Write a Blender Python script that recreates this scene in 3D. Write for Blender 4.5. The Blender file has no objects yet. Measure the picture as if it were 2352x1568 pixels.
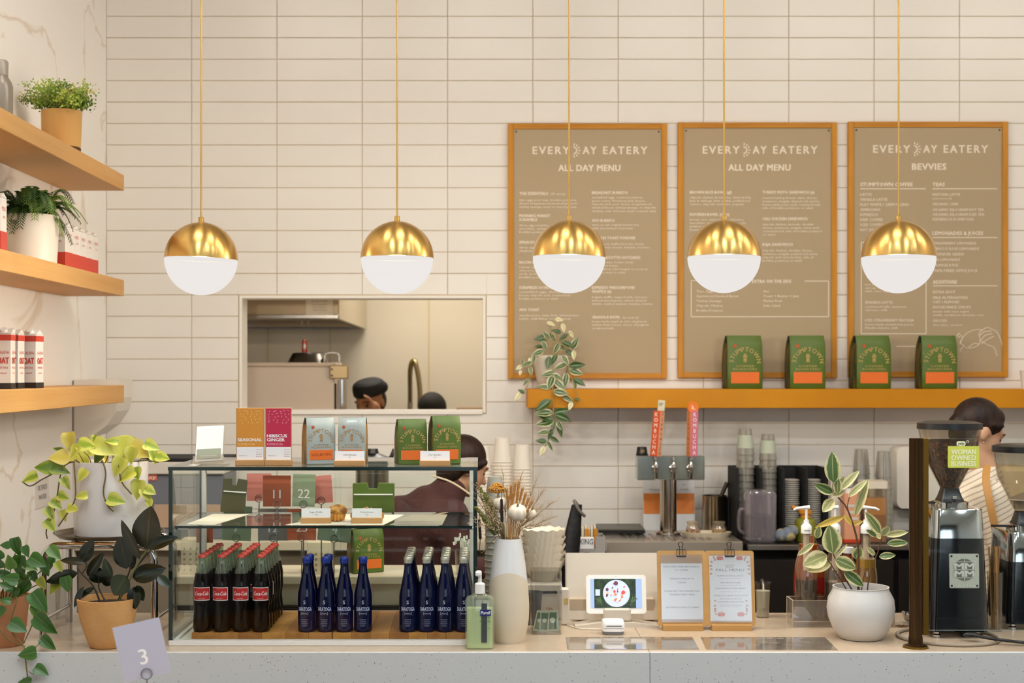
import bpy, math, random
from mathutils import Vector, Matrix
R = math.radians
PI = math.pi
random.seed(7)
sc = bpy.context.scene
COL = sc.collection

# ------------------------------------------------------------ camera, world, light, exposure
F, CX, CY, EYE = 3267.0, 1100.0, 850.0, 1.78
cam_d = bpy.data.cameras.new('camera')
cam_d.sensor_width = 36.0
cam_d.lens = F * 36.0 / 2352.0
cam_d.shift_x = (1176 - CX) / 2352.0
cam_d.shift_y = (CY - 784) / 2352.0
cam_d.clip_start = 0.05
cam_d.dof.use_dof = True
cam_d.dof.focus_distance = 4.68
cam_d.dof.aperture_fstop = 3.2
cam = bpy.data.objects.new('camera', cam_d)
cam.location = (0, 0, EYE)
cam.rotation_euler = (R(90), 0, 0)
COL.objects.link(cam)
sc.camera = cam

sc.view_settings.view_transform = 'Standard'
sc.view_settings.look = 'None'
sc.view_settings.gamma = 1.0
sc.view_settings.use_curve_mapping = False
sc.view_settings.exposure = 0.0
try:
    sc.cycles.use_denoising = True
    sc.cycles.use_adaptive_sampling = True
    sc.cycles.adaptive_threshold = 0.03
    sc.cycles.max_bounces = 8
    sc.cycles.diffuse_bounces = 4
    sc.cycles.glossy_bounces = 4
    sc.cycles.transparent_max_bounces = 24
    sc.cycles.caustics_reflective = False
    sc.cycles.caustics_refractive = False
    sc.cycles.sample_clamp_indirect = 6.0
except Exception:
    pass

world = bpy.data.worlds.new('daylight')
sc.world = world
world.use_nodes = True
_bg = world.node_tree.nodes['Background']
_bg.inputs[0].default_value = (0.80, 0.90, 1.0, 1)
_bg.inputs[1].default_value = 3.0

CEIL = 4.15
WALLX0, WALLX1 = -1.776, 4.6
BACK = 6.778
FRONT = -5.0

def light(name, kind, loc, energy, color, rot=(0, 0, 0), **kw):
    d = bpy.data.lights.new(name, kind)
    d.energy = energy
    d.color = color
    for k, v in kw.items():
        setattr(d, k, v)
    o = bpy.data.objects.new(name, d)
    o.location = loc
    o.rotation_euler = rot
    COL.objects.link(o)
    return o

WARM = (1.0, 0.94, 0.86)
FILL_COOL = (0.84, 0.93, 1.0)
WASH_Y, WASH_W, FILL_W = 4.3, 58, 132
WASH_X = (-1.05, 0.0, 1.15, 2.2, 3.25, 4.2)
for x in WASH_X:                       # ceiling downlights washing the tiled wall
    light('wall_washer_light', 'SPOT', (x, WASH_Y, CEIL - 0.03), WASH_W, WARM, spot_size=R(180), spot_blend=0.15, shadow_soft_size=0.3)
HOUSE = [(x, y) for y in (2.5, 0.9) for x in (-0.9, 0.5, 1.9, 3.3)]
for x, y in HOUSE:                     # added ceiling fill on the guest side, tinted cool for the counter front
    light('guest_fill_light', 'SPOT', (x, y, CEIL - 0.03), FILL_W, FILL_COOL, spot_size=R(160), spot_blend=0.8, shadow_soft_size=0.15)
light('kitchen_light', 'AREA', (-0.45, 8.35, 3.05), 36, (1.0, 0.93, 0.84), shape='RECTANGLE', size=1.2, size_y=0.6)
PANES = ((-0.9, 0.5), (0.8, 2.2), (2.5, 3.9))
for a, b in PANES:                     # daylight enters through three storefront openings behind the camera
    portal = light('storefront_daylight', 'AREA', ((a + b) / 2, FRONT + 0.02, 1.9), 1, (1, 1, 1), rot=(R(90), 0, 0), shape='RECTANGLE', size=b - a, size_y=2.0)
    portal.data.cycles.is_portal = True

# ------------------------------------------------------------ helpers
def P(px, py, Y):
    return Vector(((px - CX) * Y / F, Y, EYE - (py - CY) * Y / F))

def X(px, Y):
    return (px - CX) * Y / F

def Z(py, Y):
    return EYE - (py - CY) * Y / F

def lin(c):
    if isinstance(c, str):
        c = tuple(int(c[i:i + 2], 16) / 255 for i in (0, 2, 4))
    return tuple((v / 12.92 if v <= 0.04045 else ((v + 0.055) / 1.055) ** 2.4) for v in c) + (1.0,)

MATS = {}
def M(name, col='cccccc', rough=0.5, metal=0.0, noise=None, bump=None, coat=0.0, emit=None, spec=0.5, stretch=(1, 1, 1), aniso=0.0, trans=0.0, sss=0.0):
    """noise=(scale, second colour, lo, hi); bump=(scale, strength)"""
    if name in MATS:
        return MATS[name]
    m = bpy.data.materials.new(name)
    m.use_nodes = True
    nt = m.node_tree
    b = nt.nodes['Principled BSDF']
    b.inputs['Base Color'].default_value = lin(col)
    b.inputs['Roughness'].default_value = rough
    b.inputs['Metallic'].default_value = metal
    b.inputs['Specular IOR Level'].default_value = spec
    b.inputs['Coat Weight'].default_value = coat
    b.inputs['Coat Roughness'].default_value = 0.08
    b.inputs['Transmission Weight'].default_value = trans
    if sss:
        b.inputs['Subsurface Weight'].default_value = sss
        b.inputs['Subsurface Radius'].default_value = (0.01, 0.005, 0.003)
    if emit:
        b.inputs['Emission Color'].default_value = lin(emit[0])
        b.inputs['Emission Strength'].default_value = emit[1]
    if aniso:
        b.inputs['Anisotropic'].default_value = aniso
        b.inputs['Anisotropic Rotation'].default_value = 0.25
        tg = nt.nodes.new('ShaderNodeTangent')
        tg.direction_type = 'RADIAL'
        tg.axis = 'Z'
        nt.links.new(tg.outputs[0], b.inputs['Tangent'])
    if noise or bump:
        tc = nt.nodes.new('ShaderNodeTexCoord')
        mp = nt.nodes.new('ShaderNodeMapping')
        mp.inputs['Scale'].default_value = stretch
        nt.links.new(tc.outputs['Object'], mp.inputs[0])
    if noise:
        n = nt.nodes.new('ShaderNodeTexNoise')
        n.inputs['Scale'].default_value = noise[0]
        n.inputs['Detail'].default_value = 5
        r = nt.nodes.new('ShaderNodeValToRGB')
        r.color_ramp.elements[0].position = noise[2] if len(noise) > 2 else 0.35
        r.color_ramp.elements[1].position = noise[3] if len(noise) > 3 else 0.7
        r.color_ramp.elements[0].color = lin(col)
        r.color_ramp.elements[1].color = lin(noise[1])
        nt.links.new(mp.outputs[0], n.inputs['Vector'])
        nt.links.new(n.outputs['Fac'], r.inputs[0])
        nt.links.new(r.outputs[0], b.inputs['Base Color'])
    if bump:
        n2 = nt.nodes.new('ShaderNodeTexNoise')
        n2.inputs['Scale'].default_value = bump[0]
        n2.inputs['Detail'].default_value = 4
        bm = nt.nodes.new('ShaderNodeBump')
        bm.inputs['Strength'].default_value = bump[1]
        bm.inputs['Distance'].default_value = 0.01
        nt.links.new(mp.outputs[0], n2.inputs['Vector'])
        nt.links.new(n2.outputs['Fac'], bm.inputs['Height'])
        nt.links.new(bm.outputs[0], b.inputs['Normal'])
    MATS[name] = m
    return m

def wood(name, c1, c2, scale=(1, 12, 12), rough=0.45, coat=0.1):
    return M(name, c1, rough, noise=(3.0, c2, 0.3, 0.72), stretch=scale, coat=0.0, bump=(14, 0.05), spec=0.25)

def glass(name, tint='ffffff', refl=0.04, graze=0.5, rough=0.0, body=None, rcol='ffffff'):
    """clear pane: straight-through transparency plus a mirror layer that grows towards grazing; body=(colour, amount) milky share"""
    if name in MATS:
        return MATS[name]
    m = bpy.data.materials.new(name)
    m.use_nodes = True
    nt = m.node_tree
    nt.nodes.remove(nt.nodes['Principled BSDF'])
    out = nt.nodes['Material Output']
    tr = nt.nodes.new('ShaderNodeBsdfTransparent')
    tr.inputs[0].default_value = lin(tint)
    gl = nt.nodes.new('ShaderNodeBsdfGlossy')
    gl.inputs['Roughness'].default_value = rough
    gl.inputs['Color'].default_value = lin(rcol)
    lw = nt.nodes.new('ShaderNodeLayerWeight')
    pw = nt.nodes.new('ShaderNodeMath'); pw.operation = 'POWER'; pw.inputs[1].default_value = 3.0
    mu = nt.nodes.new('ShaderNodeMath'); mu.operation = 'MULTIPLY_ADD'
    mu.inputs[1].default_value = graze; mu.inputs[2].default_value = refl
    nt.links.new(lw.outputs['Facing'], pw.inputs[0])
    nt.links.new(pw.outputs[0], mu.inputs[0])
    mx = nt.nodes.new('ShaderNodeMixShader')
    nt.links.new(mu.outputs[0], mx.inputs[0])
    first = tr
    if body:
        df = nt.nodes.new('ShaderNodeBsdfDiffuse')
        df.inputs[0].default_value = lin(body[0])
        m2 = nt.nodes.new('ShaderNodeMixShader')
        m2.inputs[0].default_value = body[1]
        nt.links.new(tr.outputs[0], m2.inputs[1])
        nt.links.new(df.outputs[0], m2.inputs[2])
        first = m2
    nt.links.new(first.outputs[0], mx.inputs[1])
    nt.links.new(gl.outputs[0], mx.inputs[2])
    nt.links.new(mx.outputs[0], out.inputs[0])
    MATS[name] = m
    return m

def rotm(rx=0, ry=0, rz=0):
    return Matrix.Rotation(R(rz), 4, 'Z') @ Matrix.Rotation(R(ry), 4, 'Y') @ Matrix.Rotation(R(rx), 4, 'X')

def T(x=0, y=0, z=0):
    return Matrix.Translation((x, y, z))

class MB:
    def __init__(s):
        s.v = []; s.f = []; s.m = []; s.uv = None
    def add(s, vs, fs, mat=0, mtx=None):
        o = len(s.v)
        if mtx is not None:
            vs = [mtx @ Vector(p) for p in vs]
        s.v += [tuple(p) for p in vs]
        s.f += [tuple(i + o for i in f) for f in fs]
        s.m += [mat] * len(fs)
        return s
    def box(s, c, d, b=0.0, mat=0, mtx=None):
        x, y, z = d[0] / 2, d[1] / 2, d[2] / 2
        c = Vector(c)
        if b <= 0:
            vs = [c + Vector((i * x, j * y, k * z)) for i in (-1, 1) for j in (-1, 1) for k in (-1, 1)]
            fs = [(0, 1, 3, 2), (4, 6, 7, 5), (0, 4, 5, 1), (2, 3, 7, 6), (0, 2, 6, 4), (1, 5, 7, 3)]
            return s.add(vs, fs, mat, mtx)
        b = min(b, x * 0.99, y * 0.99, z * 0.99)
        vs, idx = [], {}
        for i in (-1, 1):
            for j in (-1, 1):
                for k in (-1, 1):
                    for a in range(3):
                        q = [i * (x - b), j * (y - b), k * (z - b)]
                        q[a] = (i * x, j * y, k * z)[a]
                        idx[i, j, k, a] = len(vs)
                        vs.append(c + Vector(q))
        fs = []
        S = (-1, 1)
        for sg in S:
            fs.append([idx[sg, -1, -1, 0], idx[sg, 1, -1, 0], idx[sg, 1, 1, 0], idx[sg, -1, 1, 0]][::sg])
            fs.append([idx[-1, sg, -1, 1], idx[-1, sg, 1, 1], idx[1, sg, 1, 1], idx[1, sg, -1, 1]][::sg])
            fs.append([idx[-1, -1, sg, 2], idx[1, -1, sg, 2], idx[1, 1, sg, 2], idx[-1, 1, sg, 2]][::sg])
        for i in S:
            for j in S:
                fs.append([idx[i, j, -1, 0], idx[i, j, -1, 1], idx[i, j, 1, 1], idx[i, j, 1, 0]][::i * j])
                fs.append([idx[i, -1, j, 0], idx[i, 1, j, 0], idx[i, 1, j, 2], idx[i, -1, j, 2]][::i * j])
                fs.append([idx[-1, i, j, 1], idx[-1, i, j, 2], idx[1, i, j, 2], idx[1, i, j, 1]][::i * j])
        for i in S:
            for j in S:
                for k in S:
                    fs.append([idx[i, j, k, 0], idx[i, j, k, 1], idx[i, j, k, 2]][::i * j * k])
        return s.add(vs, fs, mat, mtx)
    def lathe(s, prof, n=24, mat=0, mtx=None, sx=1.0, sy=1.0):
        vs, rings = [], []
        for r, z in prof:
            if r < 1e-6:
                rings.append([len(vs)]); vs.append((0, 0, z))
            else:
                rings.append(list(range(len(vs), len(vs) + n)))
                vs += [(r * sx * math.cos(2 * PI * i / n), r * sy * math.sin(2 * PI * i / n), z) for i in range(n)]
        fs = []
        for a, b in zip(rings, rings[1:]):
            for i in range(n):
                j = (i + 1) % n
                if len(a) == 1 and len(b) == 1:
                    continue
                if len(a) == 1:
                    fs.append((a[0], b[j], b[i]))
                elif len(b) == 1:
                    fs.append((a[i], a[j], b[0]))
                else:
                    fs.append((a[i], a[j], b[j], b[i]))
        return s.add(vs, fs, mat, mtx)
    def tube(s, pts, r, n=8, mat=0, mtx=None, cap=True, closed=False):
        pts = [Vector(p) for p in pts]
        k = len(pts)
        rr = r if isinstance(r, (list, tuple)) else [r] * k
        vs, fs = [], []
        up = None
        for i, p in enumerate(pts):
            if closed:
                t = pts[(i + 1) % k] - pts[i - 1]
            else:
                t = pts[min(i + 1, k - 1)] - pts[max(i - 1, 0)]
            if t.length < 1e-9:
                t = Vector((0, 0, 1))
            t.normalize()
            if up is None:
                up = Vector((0, 0, 1)) if abs(t.z) < 0.9 else Vector((1, 0, 0))
            a = up - t * up.dot(t)
            if a.length < 1e-6:
                a = t.orthogonal()
            a.normalize()
            up = a
            b = t.cross(a)
            vs += [p + (a * math.cos(2 * PI * q / n) + b * math.sin(2 * PI * q / n)) * rr[i] for q in range(n)]
        for i in range(k if closed else k - 1):
            i2 = (i + 1) % k
            for q in range(n):
                w = (q + 1) % n
                fs.append((i * n + q, i * n + w, i2 * n + w, i2 * n + q))
        if cap and not closed:
            fs.append(tuple(range(n))[::-1])
            fs.append(tuple((k - 1) * n + q for q in range(n)))
        return s.add(vs, fs, mat, mtx)
    def prism(s, poly, y0, y1, mat=0, mtx=None):
        """outline in (x, z), from y0 (front) to y1; outline runs counter-clockwise seen from the front"""
        n = len(poly)
        vs = [(p[0], y0, p[1]) for p in poly] + [(p[0], y1, p[1]) for p in poly]
        fs = [tuple(range(n)), tuple(range(2 * n - 1, n - 1, -1))]
        for i in range(n):
            j = (i + 1) % n
            fs.append((j, i, i + n, j + n))
        return s.add(vs, fs, mat, mtx)
    def grid(s, fn, nu, nv, mat=0, mtx=None, wrap=False):
        vs = [fn(u / nu, v / nv) for v in range(nv + 1) for u in range(nu + (0 if wrap else 1))]
        w = nu if wrap else nu + 1
        fs = []
        for v in range(nv):
            for u in range(nu):
                u2 = (u + 1) % w if wrap else u + 1
                fs.append((v * w + u, v * w + u2, (v + 1) * w + u2, (v + 1) * w + u))
        return s.add(vs, fs, mat, mtx)
    def ball(s, c, r, n=12, m=8, mat=0, mtx=None):
        rx, ry, rz = r if isinstance(r, (tuple, list)) else (r, r, r)
        c = Vector(c)
        prof = [(math.sin(PI * i / m), -math.cos(PI * i / m)) for i in range(m + 1)]
        prof[0] = (0, -1); prof[-1] = (0, 1)
        q = T(*c) @ Matrix.Diagonal((rx, ry, rz, 1))
        return s.lathe(prof, n, mat, (mtx @ q) if mtx is not None else q)
    def caps(s, a, b, ra, rb, n=12, mat=0, mtx=None):
        a, b = Vector(a), Vector(b)
        d = b - a
        L = max(d.length, 1e-6)
        prof = [(0, -ra)] + [(ra * math.cos(t), ra * math.sin(t)) for t in (-1.05, -0.5, 0)] + [(rb * math.cos(t), L + rb * math.sin(t)) for t in (0, 0.5, 1.05)] + [(0, L + rb)]
        q = T(*a) @ d.to_track_quat('Z', 'Y').to_matrix().to_4x4()
        return s.lathe(prof, n, mat, (mtx @ q) if mtx is not None else q)
    def mesh(s, name, mats, smooth=None):
        me = bpy.data.meshes.new(name)
        me.from_pydata(s.v, [], s.f)
        for m in (mats if isinstance(mats, (list, tuple)) else [mats]):
            me.materials.append(m)
        if any(s.m):
            me.polygons.foreach_set('material_index', s.m)
        if s.uv:
            ul = me.uv_layers.new(name='UVMap')
            for lp in me.loops:
                ul.data[lp.index].uv = s.uv[lp.vertex_index]
        if smooth is not None:
            me.polygons.foreach_set('use_smooth', [True] * len(me.polygons))
            me.set_sharp_from_angle(angle=R(smooth))
        me.update()
        return me
    def build(s, name, mats, parent=None, smooth=None, label=None, loc=(0, 0, 0), rz=0):
        return place(name, s.mesh(name, mats, smooth), parent, loc, rz, label)

def place(name, me, parent=None, loc=(0, 0, 0), rz=0, label=None, mtx=None):
    o = bpy.data.objects.new(name, me)
    COL.objects.link(o)
    o.parent = parent
    if mtx is not None:
        o.matrix_local = mtx
    else:
        o.location = loc
        o.rotation_euler = (0, 0, R(rz))
    if label:
        o['label'] = label
    return o

def tag(o, label, cat, group=None, kind=None):
    o['label'] = label
    o['category'] = cat
    if group:
        o['group'] = group
    if kind:
        o['kind'] = kind
    return o

def struct(o):
    o['kind'] = 'structure'
    return o

def thing(name, label, cat, loc=(0, 0, 0), rz=0, group=None):
    o = bpy.data.objects.new(name, None)
    o.empty_display_size = 0.05
    COL.objects.link(o)
    o.location = loc
    o.rotation_euler = (0, 0, R(rz))
    return tag(o, label, cat, group)

def clone(root, loc, rz=None, label=None, group=None):
    def cp(o, par):
        c = o.copy()
        COL.objects.link(c)
        c.parent = par
        for ch in [q for q in KIDS.get(o.name, [])]:
            cp(ch, c)
        return c
    KIDS = {}
    def walk(o):
        KIDS[o.name] = list(o.children)
        for c in o.children:
            walk(c)
    walk(root)
    r = cp(root, None)
    r.location = loc
    if rz is not None:
        r.rotation_euler = (0, 0, R(rz))
    if label:
        r['label'] = label
    if group:
        r['group'] = group
    return r

# text as thin geometry -----------------------------------------------------------------
_TC = {}
def text_geo(s, bold=0.0, space=1.0, shear=0.0, res=2, ext=0.0):
    k = (s, bold, space, shear, res)
    if k not in _TC:
        cu = bpy.data.curves.new('t', 'FONT')
        cu.body = s
        cu.size = 1.0
        cu.offset = bold
        cu.space_character = space
        cu.shear = shear
        cu.resolution_u = res
        cu.fill_mode = 'FRONT'
        ob = bpy.data.objects.new('t', cu)
        me = ob.to_mesh()
        vs = [v.co.copy() for v in me.vertices]
        fs = [tuple(p.vertices) for p in me.polygons]
        ob.to_mesh_clear()
        bpy.data.objects.remove(ob)
        bpy.data.curves.remove(cu)
        _TC[k] = (vs, fs)
    return _TC[k]

def text(mb, s, x, z, h, y=0.0, align='l', w=None, bold=0.0, space=1.0, shear=0.0, res=2, mat=0, rot=0, mtx=None):
    """lettering in the (x, z) plane facing -y; h = capital height; w forces the width"""
    extra = bold
    vs, fs = text_geo(s, 0.0, space, shear, res)
    if not vs:
        return mb
    x0 = min(v.x for v in vs); x1 = max(v.x for v in vs)
    k = h / 0.69
    kx = k if w is None else w / max(x1 - x0, 1e-6)
    ox = {'l': -x0, 'c': -(x0 + x1) / 2, 'r': -x1}[align]
    c, sn = math.cos(R(rot)), math.sin(R(rot))
    out = []
    for v in vs:
        a, b = (v.x + ox) * kx, v.y * k
        out.append((x + a * c - b * sn, y, z + a * sn + b * c))
    if extra > 0.004:      # heavier weight: sideways copies of the strokes, a hair in front of each other
        dirs = ((-1.0, 0.0), (1.0, 0.0)) if extra < 0.018 else ((-1.0, 0.6), (1.0, 0.6), (-1.0, -0.6), (1.0, -0.6))
        for i, (q, w_) in enumerate(dirs):
            e, g_ = q * extra * k, w_ * extra * k
            mb.add([(p[0] + e * c - g_ * sn, p[1] - 0.00005 * (i + 1), p[2] + e * sn + g_ * c) for p in out], fs, mat, mtx)
    return mb.add(out, fs, mat, mtx)

def wrap_cyl(mb, r):
    mb.v = [((r - p[1]) * math.sin(p[0] / r), -(r - p[1]) * math.cos(p[0] / r), p[2]) for p in mb.v]
    return mb

def arc_text(mb, s, cx, cz, rad, a0, a1, h, y=0.0, bold=0.0, mat=0):
    ws = []
    for ch in s:
        v = text_geo(ch, 0.0)[0]
        ws.append(max(q.x for q in v) - min(q.x for q in v) + 0.12)
    tot = sum(ws) - ws[0] / 2 - ws[-1] / 2
    run = 0.0
    for i, ch in enumerate(s):
        a = a0 + (a1 - a0) * run / tot
        run += (ws[i] + (ws[i + 1] if i + 1 < len(s) else 0)) / 2
        t = R(a)
        text(mb, ch, cx + rad * math.sin(t), cz + rad * math.cos(t), h, y, 'c', bold=bold, rot=-a, mat=mat)
    return mb

# leaves --------------------------------------------------------------------------------
def leaf_mb(L=1.0, W=0.5, shape='oval', fold=0.25, curl=0.25, nv=9, wave=0.0):
    mb = MB()
    mb.uv = []
    nu = 4
    for j in range(nv + 1):
        t = j / nv
        if shape == 'oval':
            w = math.sin(PI * t ** 0.85) ** 0.75
        elif shape == 'heart':
            w = (math.sin(PI * min(1, t * 0.9 + 0.1) ** 0.62)) ** 0.9 if t < 1 else 0
        elif shape == 'lance':
            w = math.sin(PI * t ** 0.75) ** 1.0
        w = max(w, 0.0) * W / 2
        for i in range(nu + 1):
            u = -1 + 2 * i / nu
            x = u * w
            z = fold * abs(x) - curl * L * t * t + wave * math.sin(t * 9 + u * 2) * w
            y = L * t
            if shape == 'heart' and t == 0:
                y = 0
            mb.v.append((x, y, z))
            mb.uv.append((u * 0.5 + 0.5, t))
    for j in range(nv):
        for i in range(nu):
            a = j * (nu + 1) + i
            mb.f.append((a, a + 1, a + nu + 2, a + nu + 1))
            mb.m.append(0)
    return mb

def leaf_mat(name, c_in, c_out=None, vein=None, edge=(0.55, 0.8), rough=0.4, nscale=5.0, namt=0.5, c_var=None):
    """procedural leaf: c_in along the middle, c_out towards the margin, ragged border"""
    m = bpy.data.materials.new(name)
    m.use_nodes = True
    nt = m.node_tree
    N, Lk = nt.nodes, nt.links
    b = N['Principled BSDF']
    b.inputs['Roughness'].default_value = rough
    uv = N.new('ShaderNodeUVMap')
    sp = N.new('ShaderNodeSeparateXYZ')
    Lk.new(uv.outputs[0], sp.inputs[0])
    a = N.new('ShaderNodeMath'); a.operation = 'MULTIPLY_ADD'; a.inputs[1].default_value = 2; a.inputs[2].default_value = -1
    ab = N.new('ShaderNodeMath'); ab.operation = 'ABSOLUTE'
    Lk.new(sp.outputs[0], a.inputs[0]); Lk.new(a.outputs[0], ab.inputs[0])
    nz = N.new('ShaderNodeTexNoise'); nz.inputs['Scale'].default_value = nscale; nz.inputs['Detail'].default_value = 3
    oi = N.new('ShaderNodeObjectInfo')
    vm = N.new('ShaderNodeVectorMath'); vm.operation = 'ADD'
    Lk.new(uv.outputs[0], vm.inputs[0]); Lk.new(oi.outputs['Random'], vm.inputs[1])
    Lk.new(vm.outputs[0], nz.inputs['Vector'])
    ad = N.new('ShaderNodeMath'); ad.operation = 'MULTIPLY_ADD'; ad.inputs[1].default_value = namt
    sb = N.new('ShaderNodeMath'); sb.operation = 'SUBTRACT'; sb.inputs[1].default_value = namt * 0.5
    Lk.new(nz.outputs['Fac'], ad.inputs[0]); Lk.new(ab.outputs[0], ad.inputs[2]); Lk.new(ad.outputs[0], sb.inputs[0])
    rp = N.new('ShaderNodeValToRGB')
    rp.color_ramp.elements[0].position = edge[0]; rp.color_ramp.elements[1].position = edge[1]
    rp.color_ramp.elements[0].color = lin(c_in); rp.color_ramp.elements[1].color = lin(c_out or c_in)
    Lk.new(sb.outputs[0], rp.inputs[0])
    last = rp.outputs[0]
    if c_var:
        mv = N.new('ShaderNodeMixRGB'); mv.inputs[2].default_value = lin(c_var)
        mr = N.new('ShaderNodeMath'); mr.operation = 'MULTIPLY'; mr.inputs[1].default_value = 0.8
        Lk.new(oi.outputs['Random'], mr.inputs[0]); Lk.new(mr.outputs[0], mv.inputs[0]); Lk.new(last, mv.inputs[1])
        last = mv.outputs[0]
    if vein:
        r2 = N.new('ShaderNodeValToRGB')
        r2.color_ramp.elements[0].position = 0.0; r2.color_ramp.elements[1].position = 0.09
        r2.color_ramp.elements[0].color = (1, 1, 1, 1); r2.color_ramp.elements[1].color = (0, 0, 0, 1)
        Lk.new(ab.outputs[0], r2.inputs[0])
        mx = N.new('ShaderNodeMixRGB'); mx.inputs[2].default_value = lin(vein)
        Lk.new(r2.outputs[0], mx.inputs[0]); Lk.new(last, mx.inputs[1])
        last = mx.outputs[0]
    Lk.new(last, b.inputs['Base Color'])
    MATS[name] = m
    return m

def leaf_mtx(base, tip, normal, L0=1.0, wk=1.0):
    """matrix that carries a unit leaf (length L0 along y, normal z) from base to tip"""
    base, tip, n = Vector(base), Vector(tip), Vector(normal)
    d = tip - base
    k = d.length / L0
    d.normalize()
    n = n - d * n.dot(d)
    if n.length < 1e-5:
        n = d.orthogonal()
    n.normalize()
    x = d.cross(n)
    m = Matrix((x * k * wk, d * k, n * k)).transposed().to_4x4()
    m.translation = base
    return m

def bez(p0, p1, p2, n=8):
    p0, p1, p2 = Vector(p0), Vector(p1), Vector(p2)
    return [p0 * (1 - t) ** 2 + p1 * 2 * t * (1 - t) + p2 * t * t for t in [i / n for i in range(n + 1)]]

def crom(pts, n=5):
    pts = [Vector(p) for p in pts]
    q = [pts[0] * 2 - pts[1]] + pts + [pts[-1] * 2 - pts[-2]]
    out = []
    for i in range(1, len(q) - 2):
        for j in range(n):
            t = j / n
            a, b, c, d = q[i - 1], q[i], q[i + 1], q[i + 2]
            out.append(0.5 * ((2 * b) + (c - a) * t + (2 * a - 5 * b + 4 * c - d) * t * t + (3 * b - a - 3 * c + d) * t ** 3))
    out.append(pts[-1])
    return out

ORD = ['first', 'second', 'third', 'fourth', 'fifth', 'sixth', 'seventh', 'eighth']
# ------------------------------------------------------------ materials of the place
m_tile = M('glazed_tile', 'e8e3da', 0.32, noise=(2.0, 'e4ddd3', 0.3, 0.7), bump=(6, 0.03))
m_grout = M('grout', 'd2bf9f', 0.9)
m_plaster = M('white_plaster', 'e9e2d8', 0.6)
m_ceil = M('ceiling_paint', 'e2dacc', 0.8)
m_trim = M('trim_paint', 'ece5da', 0.45)
m_floor = M('floor_concrete', '3c342e', 0.5, noise=(3, '322b26', 0.3, 0.7))
m_shelf = wood('shelf_oak', 'd3a262', 'c99450', (1, 0.35, 9), 0.5)
m_oak = wood('amber_oak', 'c98508', 'b87606', (1.0, 8, 1.0), 0.42)
m_oakx = wood('amber_oak_rail', 'c88a2c', 'b2741e', (1.2, 8, 14), 0.42)
m_oakz = wood('amber_oak_stile', 'c88a2c', 'b2741e', (14, 8, 1.2), 0.42)
m_brass = M('brushed_brass', 'd8b066', 0.28, 1.0, aniso=0.75)
m_steel = M('brushed_steel', 'b4afa8', 0.28, 1.0, bump=(60, 0.02), stretch=(1, 1, 12))
m_chrome = M('chrome', 'c8c6c4', 0.08, 1.0)
m_black = M('black_plastic', '101011', 0.35)
m_matblack = M('matte_black', '0c0b0b', 0.75)
m_white = M('white_plastic', 'e9e6e1', 0.35)
m_paper = M('white_paper', 'ecebea', 0.7)
m_ink = M('grey_ink', '6f6c68', 0.8)
m_cardprint = M('cream_print', 'e9dcc8', 0.7)
m_pane = glass('clear_pane', 'fdfffe', 0.006, 0.45)
m_edge = M('green_glass_edge', '07211a', 0.15, coat=0.5)
m_clear = glass('clear_plastic', 'f2f2f0', 0.06, 0.55, 0.03)
m_acryl = glass('acrylic', 'f5f3ee', 0.07, 0.6, 0.02, body=('e8e2d8', 0.06))

def marble(name):
    m = M(name, 'f4efe8', 0.35)
    nt = m.node_tree
    b = nt.nodes['Principled BSDF']
    tc = nt.nodes.new('ShaderNodeTexCoord')
    n1 = nt.nodes.new('ShaderNodeTexNoise'); n1.inputs['Scale'].default_value = 0.9; n1.inputs['Detail'].default_value = 6
    n1.inputs['Distortion'].default_value = 0.6
    nt.links.new(tc.outputs['Object'], n1.inputs['Vector'])
    s = nt.nodes.new('ShaderNodeMath'); s.operation = 'SUBTRACT'; s.inputs[1].default_value = 0.5
    a = nt.nodes.new('ShaderNodeMath'); a.operation = 'ABSOLUTE'
    r = nt.nodes.new('ShaderNodeValToRGB')
    r.color_ramp.elements[0].position = 0.0; r.color_ramp.elements[0].color = lin('dfd0bd')
    r.color_ramp.elements[1].position = 0.010; r.color_ramp.elements[1].color = lin('f4efe8')
    nt.links.new(n1.outputs['Fac'], s.inputs[0]); nt.links.new(s.outputs[0], a.inputs[0])
    nt.links.new(a.outputs[0], r.inputs[0]); nt.links.new(r.outputs[0], b.inputs['Base Color'])
    return m
m_marble = marble('veined_marble')

def terrazzo(name, base, speck, rough):
    m = M(name, base, rough)
    nt = m.node_tree
    b = nt.nodes['Principled BSDF']
    tc = nt.nodes.new('ShaderNodeTexCoord')
    last = lin(base)
    prev = None
    for sc_, th, c in ((70, 0.13, speck), (170, 0.14, 'b0aca6'), (38, 0.07, '7d7a75')):
        v = nt.nodes.new('ShaderNodeTexVoronoi'); v.inputs['Scale'].default_value = sc_
        nz = nt.nodes.new('ShaderNodeTexNoise'); nz.inputs['Scale'].default_value = sc_ * 1.3
        ad = nt.nodes.new('ShaderNodeMath'); ad.operation = 'MULTIPLY_ADD'; ad.inputs[1].default_value = 0.25
        nt.links.new(tc.outputs['Object'], v.inputs['Vector']); nt.links.new(tc.outputs['Object'], nz.inputs['Vector'])
        nt.links.new(nz.outputs['Fac'], ad.inputs[0]); nt.links.new(v.outputs['Distance'], ad.inputs[2])
        lt = nt.nodes.new('ShaderNodeMath'); lt.operation = 'LESS_THAN'; lt.inputs[1].default_value = th + 0.11
        nt.links.new(ad.outputs[0], lt.inputs[0])
        mx = nt.nodes.new('ShaderNodeMixRGB'); mx.inputs[2].default_value = lin(c)
        nt.links.new(lt.outputs[0], mx.inputs[0])
        if prev is None:
            mx.inputs[1].default_value = last
        else:
            nt.links.new(prev, mx.inputs[1])
        prev = mx.outputs[0]
    nt.links.new(prev, b.inputs['Base Color'])
    return m
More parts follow.
